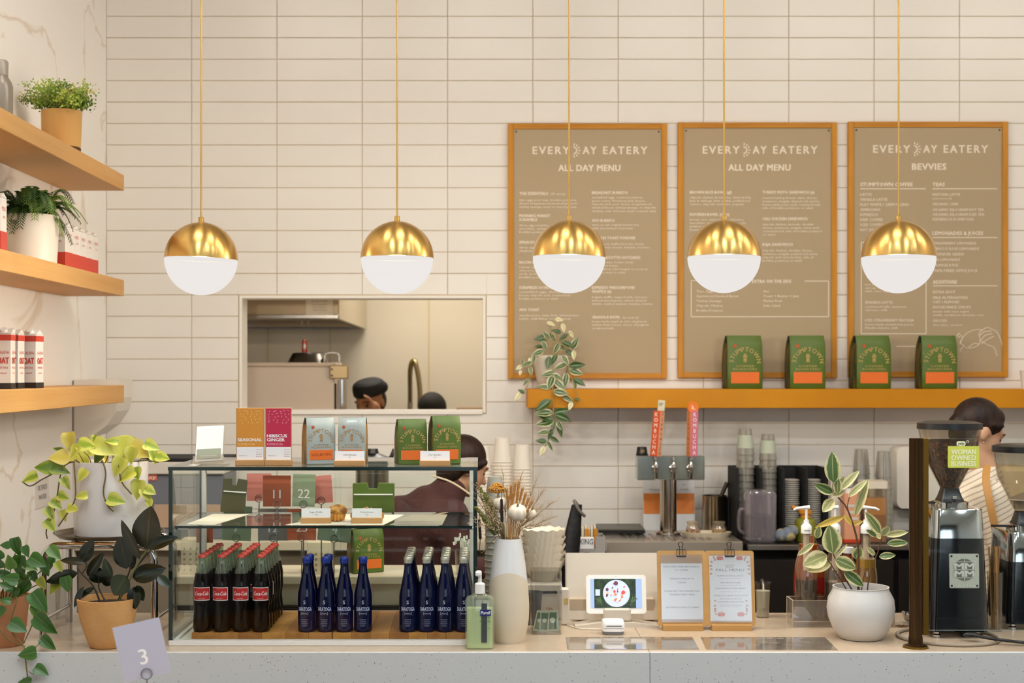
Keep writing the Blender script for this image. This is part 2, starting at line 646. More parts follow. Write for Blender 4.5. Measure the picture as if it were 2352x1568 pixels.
m_quartz = terrazzo('speckled_quartz', 'cac8c4', '8f8c88', 0.3)
m_qtop = M('quartz_warm_lit', 'bfab93', 0.22, noise=(40, 'bba68d', 0.4, 0.6))  # same stone as the front, warm lamp light put into the colour

# ------------------------------------------------------------ room shell
RX0, RX1, RY1 = WALLX0, WALLX1, BACK
struct(MB().box(((RX0 + RX1) / 2, (FRONT + 10) / 2 - 0.2, -0.05), (RX1 - RX0 + 1.0, 14.2, 0.1)).build('floor', m_floor))
struct(MB().box(((RX0 + RX1) / 2, (FRONT + RY1) / 2, CEIL + 0.05), (RX1 - RX0 + 0.4, RY1 - FRONT + 0.3, 0.1)).build('ceiling', m_ceil))
struct(MB().box((RX0 - 0.06, (FRONT + RY1 + 0.04) / 2, CEIL / 2), (0.12, RY1 - FRONT + 0.24, CEIL)).build('wall_left', m_marble))
struct(MB().box((RX1 + 0.06, (FRONT + RY1 + 0.04) / 2, CEIL / 2), (0.12, RY1 - FRONT + 0.24, CEIL)).build('wall_right', m_plaster))
# storefront wall behind the camera with three openings
m_dark = M('storefront_paint', '3a342e', 0.7)
mb = MB()
yw = FRONT - 0.05
mb.box(((RX0 + RX1) / 2, yw, 0.45), (RX1 - RX0, 0.1, 0.9)).box(((RX0 + RX1) / 2, yw, (2.9 + CEIL) / 2), (RX1 - RX0, 0.1, CEIL - 2.9))
edges = [RX0] + [v for p in PANES for v in p] + [RX1]
for i in range(0, len(edges), 2):
    mb.box(((edges[i] + edges[i + 1]) / 2, yw, 1.9), (edges[i + 1] - edges[i], 0.1, 2.0))
struct(mb.build('wall_front', m_dark))
for i, (a, b) in enumerate(PANES):
    w2 = struct(bpy.data.objects.new('window_%d' % (i + 2), None)); COL.objects.link(w2)
    MB().box(((a + b) / 2, yw, 1.9), (0.05, 0.08, 1.99)).build('mullion', m_matblack, w2)
    MB().box(((a + b) / 2, yw, 2.3), (b - a - 0.01, 0.07, 0.05)).build('transom', m_matblack, w2)

# tiled back wall with the pass-through opening
OX0, OX1, OZ0, OZ1 = X(553, BACK), X(1112, BACK), Z(945, BACK), Z(682, BACK)
wb = bpy.data.objects.new('wall_back', None); COL.objects.link(wb); struct(wb)
yc, th = BACK + 0.005 + 0.07, 0.14
mb = MB()
mb.box(((RX0 + OX0) / 2, yc, CEIL / 2), (OX0 - RX0, th, CEIL)).box(((OX1 + RX1) / 2, yc, CEIL / 2), (RX1 - OX1, th, CEIL))
mb.box(((OX0 + OX1) / 2, yc, OZ0 / 2), (OX1 - OX0, th, OZ0)).box(((OX0 + OX1) / 2, yc, (OZ1 + CEIL) / 2), (OX1 - OX0, th, CEIL - OZ1))
mb.build('grout_bed', m_grout, wb)
TW, TH, G = 0.4066, 0.10207, 0.0032
ZL = Z(37.5, BACK)
full = MB().box((0, 0, 0), (TW - G, 0.009, TH - G), 0.0014).mesh('tile', m_tile)
rest = MB()
def tile_at(x0, x1, z0, z1, near):
    x0 += G / 2; x1 -= G / 2; z0 += G / 2; z1 -= G / 2
    # cut by the opening
    m = 0.012
    rects = [(x0, x1, z0, z1)]
    if x1 > OX0 - m and x0 < OX1 + m and z1 > OZ0 - m and z0 < OZ1 + m:
        rects = []
        a0, a1, b0, b1 = OX0 - m, OX1 + m, OZ0 - m, OZ1 + m
        if x0 < a0: rects.append((x0, a0, z0, z1))
        if x1 > a1: rects.append((a1, x1, z0, z1))
        c0, c1 = max(x0, a0), min(x1, a1)
        if c1 > c0:
            if z1 > b1: rects.append((c0, c1, max(z0, b1), z1))
            if z0 < b0: rects.append((c0, c1, z0, min(z1, b0)))
    rects = [r for r in rects if r[1] - r[0] > 0.004 and r[3] - r[2] > 0.004]
    if not rects:
        return
    if near and len(rects) == 1 and rects[0] == (x0, x1, z0, z1) and abs(x1 - x0 - TW + G) < 1e-4:
        place('tile', full, wb, ((x0 + x1) / 2, BACK + 0.0045, (z0 + z1) / 2))
        return
    t = MB() if near else rest
    for r in rects:
        t.box(((r[0] + r[1]) / 2, BACK + 0.0045, (r[2] + r[3]) / 2), (r[1] - r[0], 0.009, r[3] - r[2]), 0.0014)
    if near:
        t.build('tile', m_tile, wb)
nx = int((RX1 - RX0) / TW) + 1
for r in range(-8, 34):
    z1 = min(ZL - r * TH, CEIL); z0 = ZL - (r + 1) * TH
    if z1 - z0 < 0.02 or z0 < 0:
        continue
    for k in range(nx):
        x0 = RX0 + k * TW; x1 = min(x0 + TW, RX1)
        near = k <= 10 and -1 <= r <= 23
        tile_at(x0, x1, z0, z1, near)
o = rest.build('far_tiles', m_tile, wb); o['kind'] = 'stuff'
# lining of the opening
w1 = bpy.data.objects.new('window_1', None); COL.objects.link(w1); struct(w1)
lt, ly0, ly1 = 0.014, BACK - 0.006, BACK + 0.15
for x in (OX0, OX1):
    MB().box((x, (ly0 + ly1) / 2, (OZ0 + OZ1) / 2), (lt, ly1 - ly0, OZ1 - OZ0 + lt), 0.002).build('jamb', m_trim, w1)
MB().box(((OX0 + OX1) / 2, (ly0 + ly1) / 2, OZ1), (OX1 - OX0 - lt, ly1 - ly0, lt), 0.002).build('head', m_trim, w1)
MB().box(((OX0 + OX1) / 2, (ly0 + ly1) / 2 - 0.004, OZ0 - 0.003), (OX1 - OX0 - lt, ly1 - ly0 + 0.01, 0.02), 0.002).build('sill', m_trim, w1)

# ------------------------------------------------------------ kitchen behind the opening
m_kwall = M('kitchen_panel', 'e6dac2', 0.4)
KY = 9.5
struct(MB().box((-0.2, KY + 0.05, 1.6), (4.4, 0.1, 3.2)).build('wall_kitchen', m_kwall))
struct(MB().box((-2.05, 8.25, 1.6), (0.1, 2.6, 3.2)).build('wall_kitchen_side', m_kwall))
struct(MB().box((1.25, 8.25, 1.6), (0.1, 2.6, 3.2)).build('wall_kitchen_end', m_kwall))
struct(MB().box((-0.4, 8.25, 3.25), (3.4, 2.6, 0.1)).build('ceiling_kitchen', m_ceil))
for px in (615, 758, 985):     # joints of the wall panels
    struct(MB().box((X(px, KY - 0.002), KY - 0.002, 1.6), (0.012, 0.004, 3.2)).build('trim_%d' % px, M('panel_joint', 'd8c79c', 0.5)))
t = thing('kitchen_fluorescent', 'long white fluorescent fitting on the kitchen ceiling', 'light', (-0.45, 8.35, 3.12))
MB().box((0, 0, 0.04), (1.3, 0.7, 0.07), 0.01).build('housing', m_white, t)
MB().box((0, 0, 0.0), (1.2, 0.6, 0.012), 0.003).build('diffuser', M('diffuser', 'f5efe0', 0.5, emit=('fff0d0', 1.2)), t)
# exhaust hood
YH = 7.6
hx0, hx1 = -1.95, X(778, YH)
hz0 = Z(732, YH)
t = thing('exhaust_hood', 'stainless exhaust hood seen through the opening', 'hood', (0, 0, 0))
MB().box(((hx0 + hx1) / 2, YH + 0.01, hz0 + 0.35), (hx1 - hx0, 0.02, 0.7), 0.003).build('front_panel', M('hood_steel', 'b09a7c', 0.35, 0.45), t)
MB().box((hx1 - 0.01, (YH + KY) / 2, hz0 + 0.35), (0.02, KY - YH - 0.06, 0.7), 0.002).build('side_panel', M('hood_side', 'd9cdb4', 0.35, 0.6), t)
MB().box(((hx0 + hx1) / 2, YH + 0.02, hz0 + 0.012), (hx1 - hx0, 0.05, 0.024), 0.004).build('lip', m_steel, t)
mb = MB()
for i in range(7):
    y = YH + 0.25 + i * 0.22
    mb.box(((hx0 + hx1) / 2, y, hz0 + 0.10 + 0.03 * i), (hx1 - hx0 - 0.05, 0.2, 0.015), 0.003, mtx=None)
mb.build('grease_filter', M('filter_steel', '4a4540', 0.3, 1.0), t)
MB().box(((hx0 + hx1) / 2, KY - 0.08, hz0 + 0.03), (hx1 - hx0 - 0.02, 0.1, 0.06), 0.01).build('gutter', m_chrome, t)
for px in (693, 707):
    MB().tube([(X(px, 7.75), 7.75, hz0 + 0.1), (X(px, 7.75), 7.75, hz0 - 0.035)], 0.006).build('drain_pin', M('pin_grey', '8a8070', 0.5), t)
n = thing('hood_notice', 'white notice sheet fixed to the hood front', 'notice', (X(734, YH), YH - 0.001, Z(705, YH)))
MB().box((0, -0.0015, 0), (0.145, 0.003, 0.09)).build('sheet', M('notice_paper', 'e4d8c0', 0.6), n)
mb = MB()
text(mb, 'IN CASE OF FIRE', 0, 0.028, 0.008, -0.0035, 'c', bold=0.01)
for i in range(3):
    text(mb, ('pull the handle before', 'using the extinguisher', 'and leave the kitchen')[i], 0, 0.010 - i * 0.014, 0.006, -0.0035, 'c')
mb.build('lettering', M('notice_ink', '8a6f55', 0.7), n)
# steel unit with post
YC = 7.5
cx0, cx1, ctop = -1.45, X(768, YC), Z(841, YC)
t = thing('steel_kitchen_unit', 'tall stainless kitchen unit beneath the hood', 'kitchen unit', (0, 0, 0))
MB().box(((cx0 + cx1) / 2, YC + 0.15, ctop / 2), (cx1 - cx0, 0.3, ctop - 0.002), 0.004).build('body', M('kitchen_steel', 'ecd6be', 0.4, 0.0), t)
MB().box(((cx0 + cx1) / 2, YC + 0.15, ctop + 0.01), (cx1 - cx0 + 0.02, 0.32, 0.02), 0.004).build('top', M('kitchen_steel', 'bfae9f'), t)
bx = X(780, YC)
MB().box((bx, YC - 0.01, ctop - 0.03), (0.095, 0.06, 0.07), 0.004).build('bracket', M('bracket_steel', 'b39a72', 0.35, 1.0), t)
for q in (-0.018, 0.015):
    MB().lathe([(0, 0), (0.007, 0), (0.007, 0.006), (0, 0.009)], 10, mtx=T(bx - 0.035, YC - 0.04, ctop - 0.03 + q) @ rotm(90)).build('bolt', m_chrome, t)
MB().lathe([(0, 0), (0.024, 0), (0.024, ctop - 0.07), (0, ctop - 0.07)], 16, mtx=T(bx + 0.012, YC, 0.0)).build('post', m_chrome, t, 40)
MB().box((bx - 0.028, YC + 0.02, ctop / 2 - 0.04), (0.016, 0.03, ctop - 0.1)).build('seal', m_matblack, t)
# pan upside down, strap
p = P(704, 838, 7.62); ptop = ctop + 0.0202
t = thing('frying_pan', 'upturned dark frying pan with red handle sleeve', 'pan', (p.x, 7.68, ptop))
MB().lathe([(0.112, 0), (0.108, 0.004), (0.085, 0.048), (0.075, 0.053), (0, 0.053)], 28).build('bowl', M('pan_metal', '6b655d', 0.3, 1.0), t, 40)
MB().tube(crom([(-0.01, -0.06, 0.05), (-0.01, -0.063, 0.085), (-0.01, -0.06, 0.12)]), [0.013] * 11, 8).build('handle', m_steel, t, 60)
MB().caps((-0.01, -0.06, 0.062), (-0.01, -0.06, 0.112), 0.015, 0.0145, 10).build('handle_sleeve', M('red_silicone', 'c82a14', 0.45), t, 60)
p = X(763, 7.65)
mb = MB()
pts = [(-0.04, 0, 0.0), (-0.04, 0, 0.035), (-0.03, 0, 0.05), (0.0, 0, 0.055), (0.03, 0, 0.05), (0.04, 0, 0.035), (0.04, 0, 0.0)]
for a, b in zip(pts, pts[1:]):
    a, b = Vector(a), Vector(b)
    c = (a + b) / 2
    ang = math.degrees(math.atan2(b.z - a.z, b.x - a.x))
    mb.box((0, 0, 0), ((b - a).length + 0.003, 0.05, 0.004), mtx=T(*c) @ rotm(0, -ang, 0))
tag(mb.build('steel_strap', m_steel, loc=(p, 7.65, ptop)), 'bent steel strap standing beside the upturned pan', 'strap')
# spring hose faucet on a sink
YF = 9.0
t = thing('spring_faucet', 'tall pre-rinse faucet with coiled spring hose', 'faucet', (X(942, YF), YF, 1.0))
zb = Z(945, YF) - 1.0
MB().lathe([(0, 0), (0.05, 0), (0.05, 0.02), (0.02, 0.06), (0.016, 0.1), (0.016, zb + 0.06), (0, zb + 0.06)], 14).build('riser', m_steel, t, 40)
zt = Z(827, YF) - 1.0
path = crom([(0, 0, zb + 0.05), (0.0, 0, zt - 0.08), (0.012, 0, zt - 0.015), (0.03, 0, zt - 0.01), (0.05, 0, zt - 0.09), (0.062, 0, zt - 0.2), (0.06, 0, zb + 0.0)], 8)
MB().tube(path, 0.008, 8).build('hose', M('hose_dark', '6a5f45', 0.5), t, 60)
mb = MB()
dense = crom(path, 3)
coil = []
for i, q in enumerate(dense[:-6]):
    tt = (dense[min(i + 1, len(dense) - 1)] - dense[max(i - 1, 0)]).normalized()
    a = Vector((0, 1, 0)); b = tt.cross(a)
    for j in range(6):
        an = 2 * PI * (j / 6)
        coil.append(q.lerp(dense[i + 1], j / 6) + (a * math.cos(an) + b * math.sin(an)) * 0.015)
mb.tube(coil, 0.0033, 5)
mb.build('spring', M('spring_steel', 'b3a277', 0.3, 1.0), t, 60)
MB().lathe([(0, 0), (0.012, 0), (0.018, 0.03), (0.012, 0.07), (0, 0.075)], 12, mtx=T(0.06, 0, zb - 0.07)).build('spray_head', m_black, t, 40)
t = thing('kitchen_sink', 'steel sink bench along the kitchen wall', 'sink', (0.0, 9.12, 0))
MB().box((0, 0, 0.97), (1.9, 0.7, 0.06), 0.006).build('top', m_steel, t)
for sx in (-0.88, 0.88):
    for sy in (-0.28, 0.28):
        MB().tube([(sx, sy, 0), (sx, sy, 0.94)], 0.02).build('leg', m_steel, t)
t = thing('kitchen_ledge', 'short wooden ledge at the kitchen end wall', 'ledge', (X(1090, 8.6), 8.6, Z(940, 8.6)))
MB().box((0.1, 0, 0), (0.42, 0.2, 0.02), 0.003).build('board', wood('ledge_wood', '9a7446', '7d5a33'), t)
MB().box((0.25, 0, -0.05), (0.02, 0.14, 0.08), 0.003).build('bracket', m_steel, t)

# ------------------------------------------------------------ ceiling downlight fixtures; the guest-side rows only dress the added fill lights
m_lens = M('downlight_lens', 'fff4e0', 0.4, emit=('ffe6c0', 3.0))
trim_me = MB().lathe([(0.055, -0.002), (0.085, -0.006), (0.09, 0.0), (0.055, 0.0)], 24).mesh('trim_ring', m_white, 40)
lens_me = MB().lathe([(0, 0.018), (0.055, 0.018), (0.055, 0.022), (0, 0.022)], 24).mesh('lens', m_lens)
for i, (x, y) in enumerate([(x, WASH_Y) for x in WASH_X] + HOUSE):
    t = thing('recessed_downlight', 'round recessed ceiling downlight with white trim, wall wash and added fill rows', 'downlight', (x, y, CEIL), group='ceiling downlights')
    place('trim_ring', trim_me, t)
    place('lens', lens_me, t, (0, 0, -0.026))

# ------------------------------------------------------------ pendant lamps
m_globe = M('opal_glass', '9a9a98', 0.3)
def opal():
    nt = m_globe.node_tree
    nt.nodes.remove(nt.nodes['Principled BSDF'])
    em = nt.nodes.new('ShaderNodeEmission'); em.inputs[0].default_value = lin('fffaf6'); em.inputs[1].default_value = GLOBE_E
    tr = nt.nodes.new('ShaderNodeBsdfTransparent')
    mx = nt.nodes.new('ShaderNodeMixShader'); mx.inputs[0].default_value = 0.2
    nt.links.new(em.outputs[0], mx.inputs[1]); nt.links.new(tr.outputs[0], mx.inputs[2])
    nt.links.new(mx.outputs[0], nt.nodes['Material Output'].inputs[0])
GLOBE_E = 0.86
opal()
def glow(name, c, e):
    m = bpy.data.materials.new(name)
    m.use_nodes = True
    nt = m.node_tree
    nt.nodes.remove(nt.nodes['Principled BSDF'])
    em = nt.nodes.new('ShaderNodeEmission'); em.inputs[0].default_value = lin(c); em.inputs[1].default_value = e
    nt.links.new(em.outputs[0], nt.nodes['Material Output'].inputs[0])
    return m
YP = 4.85
PEND_W = 58
sP = F / YP
RP = 84.0 / sP
dome = [(0.016, RP * 0.995)] + [(RP * math.sin(R(a)), RP * math.cos(R(a))) for a in range(9, 91, 6)] + [(RP, 0.0), (RP * 0.985, -0.001), (RP * 0.97, 0.0)]
dome[-3] = (RP, 0.0)
bulb = [(RP * 0.985, 0.001)] + [(RP * 0.992 * math.cos(R(a)), -RP * 0.992 * math.sin(R(a))) for a in range(4, 90, 6)] + [(0, -RP * 0.992)]
dome_me = MB().lathe(dome, 48).mesh('brass_dome', m_brass, 60)
bulb_me = MB().lathe(bulb, 48).mesh('glass_globe', m_globe, 60)
plate_me = MB().lathe([(0, 0.0005), (RP * 0.982, 0.0005), (RP * 0.982, 0.004), (0, 0.004)], 36).mesh('globe_glow_disc', glow('globe_glow_disc', 'fffaf6', 0.70))  # added glowing disc, closes the dome so the globe looks evenly lit
col_me = MB().lathe([(0, 0), (0.0095, 0), (0.0095, 0.018), (0.007, 0.02), (0, 0.02)], 16).mesh('collar', m_brass, 40)
can_me = MB().lathe([(0, 0), (0.06, 0), (0.06, -0.02), (0.05, -0.025), (0, -0.025)], 28).mesh('canopy', m_brass, 40)
zc = None
for i, (px, py, tilt) in enumerate([(462, 594.5, 2.0), (912, 592, 0.3), (1307, 590, 1.2), (1663, 589.5, 0.4), (2064, 590, 0.3)]):
    c = P(px, py, YP)
    t = thing('pendant_lamp', ['brass and opal globe pendant lamp beside the wall shelves, first of five', 'brass and opal globe pendant lamp above the kitchen opening, second of five',
              'brass globe pendant lamp in front of the first menu board', 'brass globe pendant lamp in front of the second menu board', 'brass globe pendant lamp in front of the bevvies board'][i], 'pendant lamp', c)
    place('brass_dome', dome_me, t, mtx=rotm(0, tilt, 0))
    place('glass_globe', bulb_me, t, mtx=rotm(0, tilt, 0))
    place('globe_glow_disc', plate_me, t, mtx=rotm(0, tilt, 0))
    place('collar', col_me, t, (0, 0, RP * 0.985))
    bl = light('pendant_bulb', 'POINT', (0, 0, -0.06), PEND_W, (1.0, 0.89, 0.74), shadow_soft_size=0.03); bl.parent = t
    L = CEIL - c.z - RP - 0.02
    MB().lathe([(0.0032, 0), (0.0032, L)], 10).build('rod', m_brass, t, 60, loc=(0, 0, RP + 0.015))
    place('canopy', can_me, t, (0, 0, CEIL - c.z))

# ------------------------------------------------------------ shelves on the marble wall
SE = 6.095
SXF = (285 - CX) / 536.0
SH = []
for i, (a, b) in enumerate(((402, 438), (643, 680), (884, 924))):
    z1, z0 = EYE - (a - CY) / 536.0, EYE - (b - CY) / 536.0
    SH.append(z1)
    y0 = 3.3
    o = MB().box(((RX0 + SXF) / 2 + 0.001, (y0 + SE) / 2, (z0 + z1) / 2), (SXF - RX0 - 0.002, SE - y0, z1 - z0), 0.002).build('floating_shelf', m_shelf)
    tag(o, ['top oak floating shelf on the marble wall', 'middle oak floating shelf on the marble wall', 'lowest oak floating shelf on the marble wall'][i], 'shelf')
# long shelf below the menu boards
YSF = 6.53
LZ1, LZ0 = Z(893, YSF), Z(937, YSF)
lx0 = X(1211, YSF)
o = MB().box(((lx0 + RX1) / 2, (YSF + BACK) / 2 - 0.001, (LZ0 + LZ1) / 2), (RX1 - lx0 - 0.004, BACK - YSF - 0.002, LZ1 - LZ0), 0.002).build('wall_shelf', m_oak)
tag(o, 'long amber wooden shelf below the menu boards', 'shelf')

# ------------------------------------------------------------ menu boards
m_board = M('taupe_board', 'a99473', 0.55)
m_bprint = M('board_print', 'e6d9c4', 0.7)
YB = BACK - 0.028
sB = F / YB
def menu_board(px0, px1, py0, py1, label):
    x0, x1, z1, z0 = X(px0, YB), X(px1, YB), Z(py0, YB), Z(py1, YB)
    t = thing('menu_board', label, 'menu board', ((x0 + x1) / 2, YB, z0))
    w, h, r = x1 - x0, z1 - z0, 0.027
    MB().box((0, 0.016, h / 2), (w - 0.02, 0.018, h - 0.02)).build('panel', m_board, t)
    for s in (-1, 1):
        MB().box((s * (w / 2 - r / 2), 0.0135, h / 2), (r, 0.027, h), 0.0015).build('frame_stile', m_oakz, t)
        MB().box((0, 0.0135, h / 2 + s * (h / 2 - r / 2)), (w - 2 * r, 0.0262, r - 0.0005), 0.0015).build('frame_rail', m_oakx, t)
    pin = MB().ball((0, 0, 0), (0.004, 0.002, 0.004), 8, 5).mesh('pin', m_matblack)
    for s in (-1, 1):
        place('pin', pin, t, (s * (w / 2 - r - 0.012), 0.006, h - r - 0.012))
    return t, (px0 + px1) / 2, py1
def board_text(t, pcx, pbot, rows, name='text_block'):
    """rows: (text, px left or centre, py baseline, capital height px, align, width px or None, bold); a bold heading starts a new block"""
    blocks = []
    for r in rows:
        if not blocks or (r[6] >= 0.02 and not (len(blocks[-1]) == 1 and blocks[-1][0][6] >= 0.02 and r[1] == blocks[-1][0][1] and r[2] - blocks[-1][0][2] < 12)) or r[2] - blocks[-1][-1][2] > 16 or r[2] < blocks[-1][-1][2] - 1:
            blocks.append([])
        blocks[-1].append(r)
    for bl in blocks:
        mb = MB()
        for s, px, py, h, al, w, bd in bl:
            text(mb, s, (px - pcx) / sB, (pbot - py) / sB, h / sB, 0.0063, al, None if w is None else w / sB, bold=bd, res=2 if h > 12 else 1, space={'title': 1.3, 'subtitle': 1.08}.get(name, 1.0))
        mb.build(name, m_bprint, t)
def board_bars(t, pcx, pbot, bars, name='rule'):
    for x0, y0, x1, y1 in bars:
        MB().box((((x0 + x1) / 2 - pcx) / sB, 0.0064, (pbot - (y0 + y1) / 2) / sB), (max(abs(x1 - x0), 1.7) / sB, 0.0012, max(abs(y1 - y0), 1.7) / sB)).build(name, m_bprint, t)
def board_title(t, pcx, pbot, tx, ty, sub, sw):
    for word, x, w in (('EVERY', tx - 132, 84), ('AY', tx - 17, 31), ('EATERY', tx + 30, 101)):
        board_text(t, pcx, pbot, [(word, x, ty + 8, 17, 'l', w, 0.022)], 'title')
    mb = MB()     # half sun that stands for the D
    cx, cz = (tx - 39 - pcx) / sB, (pbot - ty) / sB
    def arcband(r0, r1, a0, a1, n=12):
        vs = []
        for i in range(n + 1):
            a = R(a0 + (a1 - a0) * i / n)
            for r in (r0, r1):
                vs.append((cx + r / sB * math.cos(a), 0.0063, cz + r / sB * math.sin(a)))
        mb.add(vs, [(2 * i, 2 * i + 1, 2 * i + 3, 2 * i + 2) for i in range(n)])
    arcband(6.5, 9.0, -88, 88)
    for a in (-82, -55, -28, 0, 28, 55, 82):
        c, s = math.cos(R(a)), math.sin(R(a))
        q = [(11, -1.1), (16.5, -1.1), (16.5, 1.1), (11, 1.1)]
        mb.add([(cx + (u * c - v * s) / sB, 0.0063, cz + (u * s + v * c) / sB) for u, v in q], [(0, 1, 2, 3)])
    mb.build('sun_emblem', m_bprint, t)
    board_text(t, pcx, pbot, [(sub, tx - 2 if sub != 'BEVVIES' else tx - 4, ty + 47, 14, 'c', sw, 0.03)], 'subtitle')

t, c, b = menu_board(1167, 1532.5, 283, 869.5, 'first wood-framed taupe menu board, behind the hanging plant')
board_title(t, c, b, 1356, 345, 'ALL DAY MENU', 142)
L1 = [('THE ESSENTIALS', 1193, 447, 6.5, 'l', 66, 0.03), ('(GF option)', 1264, 447, 5, 'l', 34, 0.01)]
def para(x, y, lines, dy=7.8, h=4.6):
    return [(s, x, y + i * dy, h, 'l', w, 0.012) for i, (s, w) in enumerate(lines)]
def head(s, x, y, w, h=6.2):
    return [(s, x, y, h, 'l', w, 0.03)]
L1 += para(1193, 461, [('two eggs your way, brekkie potatoes,', 132), ('choice of applewood smoked bacon or', 133), ('turkey sausage, toast or mixed greens', 131)])
L1 += head('MORNING MARKET', 1193, 498, 71) + head('SCRAMBLE', 1193, 507, 41) + para(1193, 519, [('three egg scramble, seasonal', 100), ('zucchini, spinach, feta', 92), ('brekkie potatoes', 60)])
L1 += head('SPINACH OMELETTE', 1193, 559, 78) + para(1193, 570, [('three eggs, mushroom, onion', 108), ('shallots, goat cheese', 84)])
L1 += head('BACON SANDWICH', 1193, 605, 70) + para(1193, 615, [('runny eggs, cheddar', 84), ('cheese, arugula', 76), ('aioli, potato bun', 72), ('brekkie potatoes', 64)])
L1 += head('SCRAMBLED SOURDOUGH', 1193, 663, 92) + para(1193, 672, [('scrambled eggs, cheddar', 100), ('bacon, chipotle aioli, toasted bun', 117), ('brekkie potatoes or salad', 88)])
L1 += head('AVO TOAST', 1193, 714, 46) + para(1193, 726, [('smashed avo, mint, feta, watermelon', 136), ('radish, chilli flakes, sesame seeds', 118)])
L1 += head('BREAKFAST BURRITO', 1360, 445, 82) + para(1360, 455, [('scrambled eggs, roasted potatoes,', 117), ('green onion, Monterey jack cheese,', 123), ('chipotle aioli, your choice of applewood', 136), ('smoked bacon, turkey sausage, or chipotle', 147), ('chicken, side of house made roasted salsa', 147)])
L1 += head('AVO BURRITO', 1360, 509, 52) + para(1360, 518, [('same as our original burrito but', 108), ('with avo instead of protein', 94)])
L1 += head('FRENCH TOAST FOREVER', 1360, 549, 100) + para(1360, 562, [('mascarpone stuffed brioche, berry,', 120), ('strawberry cream, banana, berries', 132)])
L1 += head('LEMON RICOTTA HOTCAKES', 1360, 594, 111) + para(1360, 604, [('fresh banana, house made', 95), ('honeycomb butter', 60), ('please allow a bit longer to cook as', 128), ('these are made to order.', 78)])
L1 += head('ESPRESSO MASCARPONE', 1360, 663, 98) + head('WAFFLE (v)', 1360, 672, 44) + para(1360, 684, [('belgian waffle, topped with espresso', 127), ('infused mascarpone, salted caramel', 124), ('drizzle, crushed walnuts, bananas, berries', 139)])
L1 += head('GRANOLA BOWL', 1360, 731, 65) + [('(v) seeds (n)', 1431, 731, 4.6, 'l', 36, 0.01)] + para(1360, 740, [('house made maple & olive oil granola,', 127), ('market fruit, honey, choice of yoghurt', 131), ('or almond milk', 50)])
board_text(t, c, b, L1)

t, c, b = menu_board(1557.5, 1923, 280.5, 867.5, 'second wood-framed taupe menu board, in the middle')
board_title(t, c, b, 1747, 344, 'ALL DAY MENU', 142)
L2 = head('BROWN RICE BOWL (gf)', 1585, 444, 96) + para(1585, 455, [('chipotle chicken, brown rice, charred tofu,', 141), ('kale & cabbage slaw, radish, pickled red', 138), ('onions, chipotle aioli, avo, pepitas', 124)])
L2 += head('NOURISH BOWL (gf) (v)', 1585, 495, 91) + para(1585, 506, [('brown rice, sauteed veg, edamame,', 125), ('zucchini, sweet potato, kimchi,', 130), ('pickled onion, sesame', 80), ('hummus', 36)])
L2 += head('TURKEY PESTO SANDWICH (n)', 1752, 444, 119) + para(1752, 456, [('roasted turkey breast, swiss cheese,', 126), ('tomatoes, arugula, shaved red onions,', 131), ('house made pesto aioli, country bread,', 133), ('side of brekkie potatoes or salad', 115)])
L2 += head('CALI CHICKEN SANDWICH', 1752, 505, 103) + para(1752, 517, [('chipotle chicken, avocado, cheddar', 118), ('cheese, tomatoes, arugula, citrus aioli,', 131), ('country bread, side of brekkie potatoes', 137), ('or salad', 29)])
L2 += head('BAJA SANDWICH', 1752, 564, 69) + para(1752, 577, [('chipotle chicken, cheddar cheese,', 115), ('tomatoes, arugula, pickled red onion,', 127), ('chipotle aioli, brioche bun, side of', 117), ('brekkie potatoes or salad', 90)])
L2 += head('EXTRA ON THE SIDE', 1728, 649, 90, 7)
L2 += para(1600, 671, [('Two Eggs', 40), ('Applewood Smoked Bacon', 96), ('Turkey Sausage', 58), ('Chipotle Chicken', 60), ('Brekkie Potatoes', 61)], 11, 5.2)
L2 += para(1754, 671, [('Avo', 13), ('Toast + Butter + Jam', 81), ('Market Fruit', 43), ('Side Salad', 38)], 11, 5.2)
board_text(t, c, b, L2)
board_bars(t, c, b, [(1588, 644, 1716, 644), (1849, 645, 1904, 645), (1904, 645, 1904, 727), (1588, 644, 1588, 727), (1588, 727, 1904, 727)])

t, c, b = menu_board(1949, 2316, 279, 866, 'third wood-framed menu board with the cup drawing')
board_title(t, c, b, 2139, 342, 'BEVVIES', 78)
L3 = head('STUMPTOWN COFFEE', 1977, 427, 120, 8) + para(1977, 449, [('LATTE', 26), ('VANILLA LATTE', 62), ('FLAT WHITE / CAPPUCCINO', 112), ('AMERICANO', 46), ('ESPRESSO', 41), ('DRIP COFFEE', 51), ('ICED COFFEE', 52), ('HOT CHOCOLATE', 64)], 11.6, 6)
L3 += head('TEAS', 2143, 427, 28, 8) + para(2143, 449, [('MATCHA LATTE', 63)], 11, 6) + para(2143, 457, [('(sweetened)', 44)], 9, 3.6) + para(2143, 471, [('ORGANIC CHAI', 58)], 11, 6)
L3 += para(2143, 484, [('ORGANIC KILOGRAM HOT TEA', 118), ('ORGANIC KILOGRAM ICED TEA', 119), ('FERMENSCH KOMBUCHA', 95)], 11, 6)
L3 += head('LEMONADES & JUICES', 2143, 539, 116, 8) + para(2143, 561, [('STRAWBERRY LEMONADE', 100), ('HIBISCUS ROSE LEMONADE', 107), ('LAVENDER GREEN', 71), ('TEA LEMONADE', 63), ('ORANGE JUICE', 59), ('UNFILTERED APPLE JUICE', 103)], 12.6, 6)
L3 += head('ADDITIONS', 2144, 651, 55, 8) + para(2144, 673, [('EXTRA SHOT', 51)], 11, 6) + para(2144, 686, [('MILK ALTERNATIVES', 80), ('OAT / ALMOND', 61)], 10, 6)
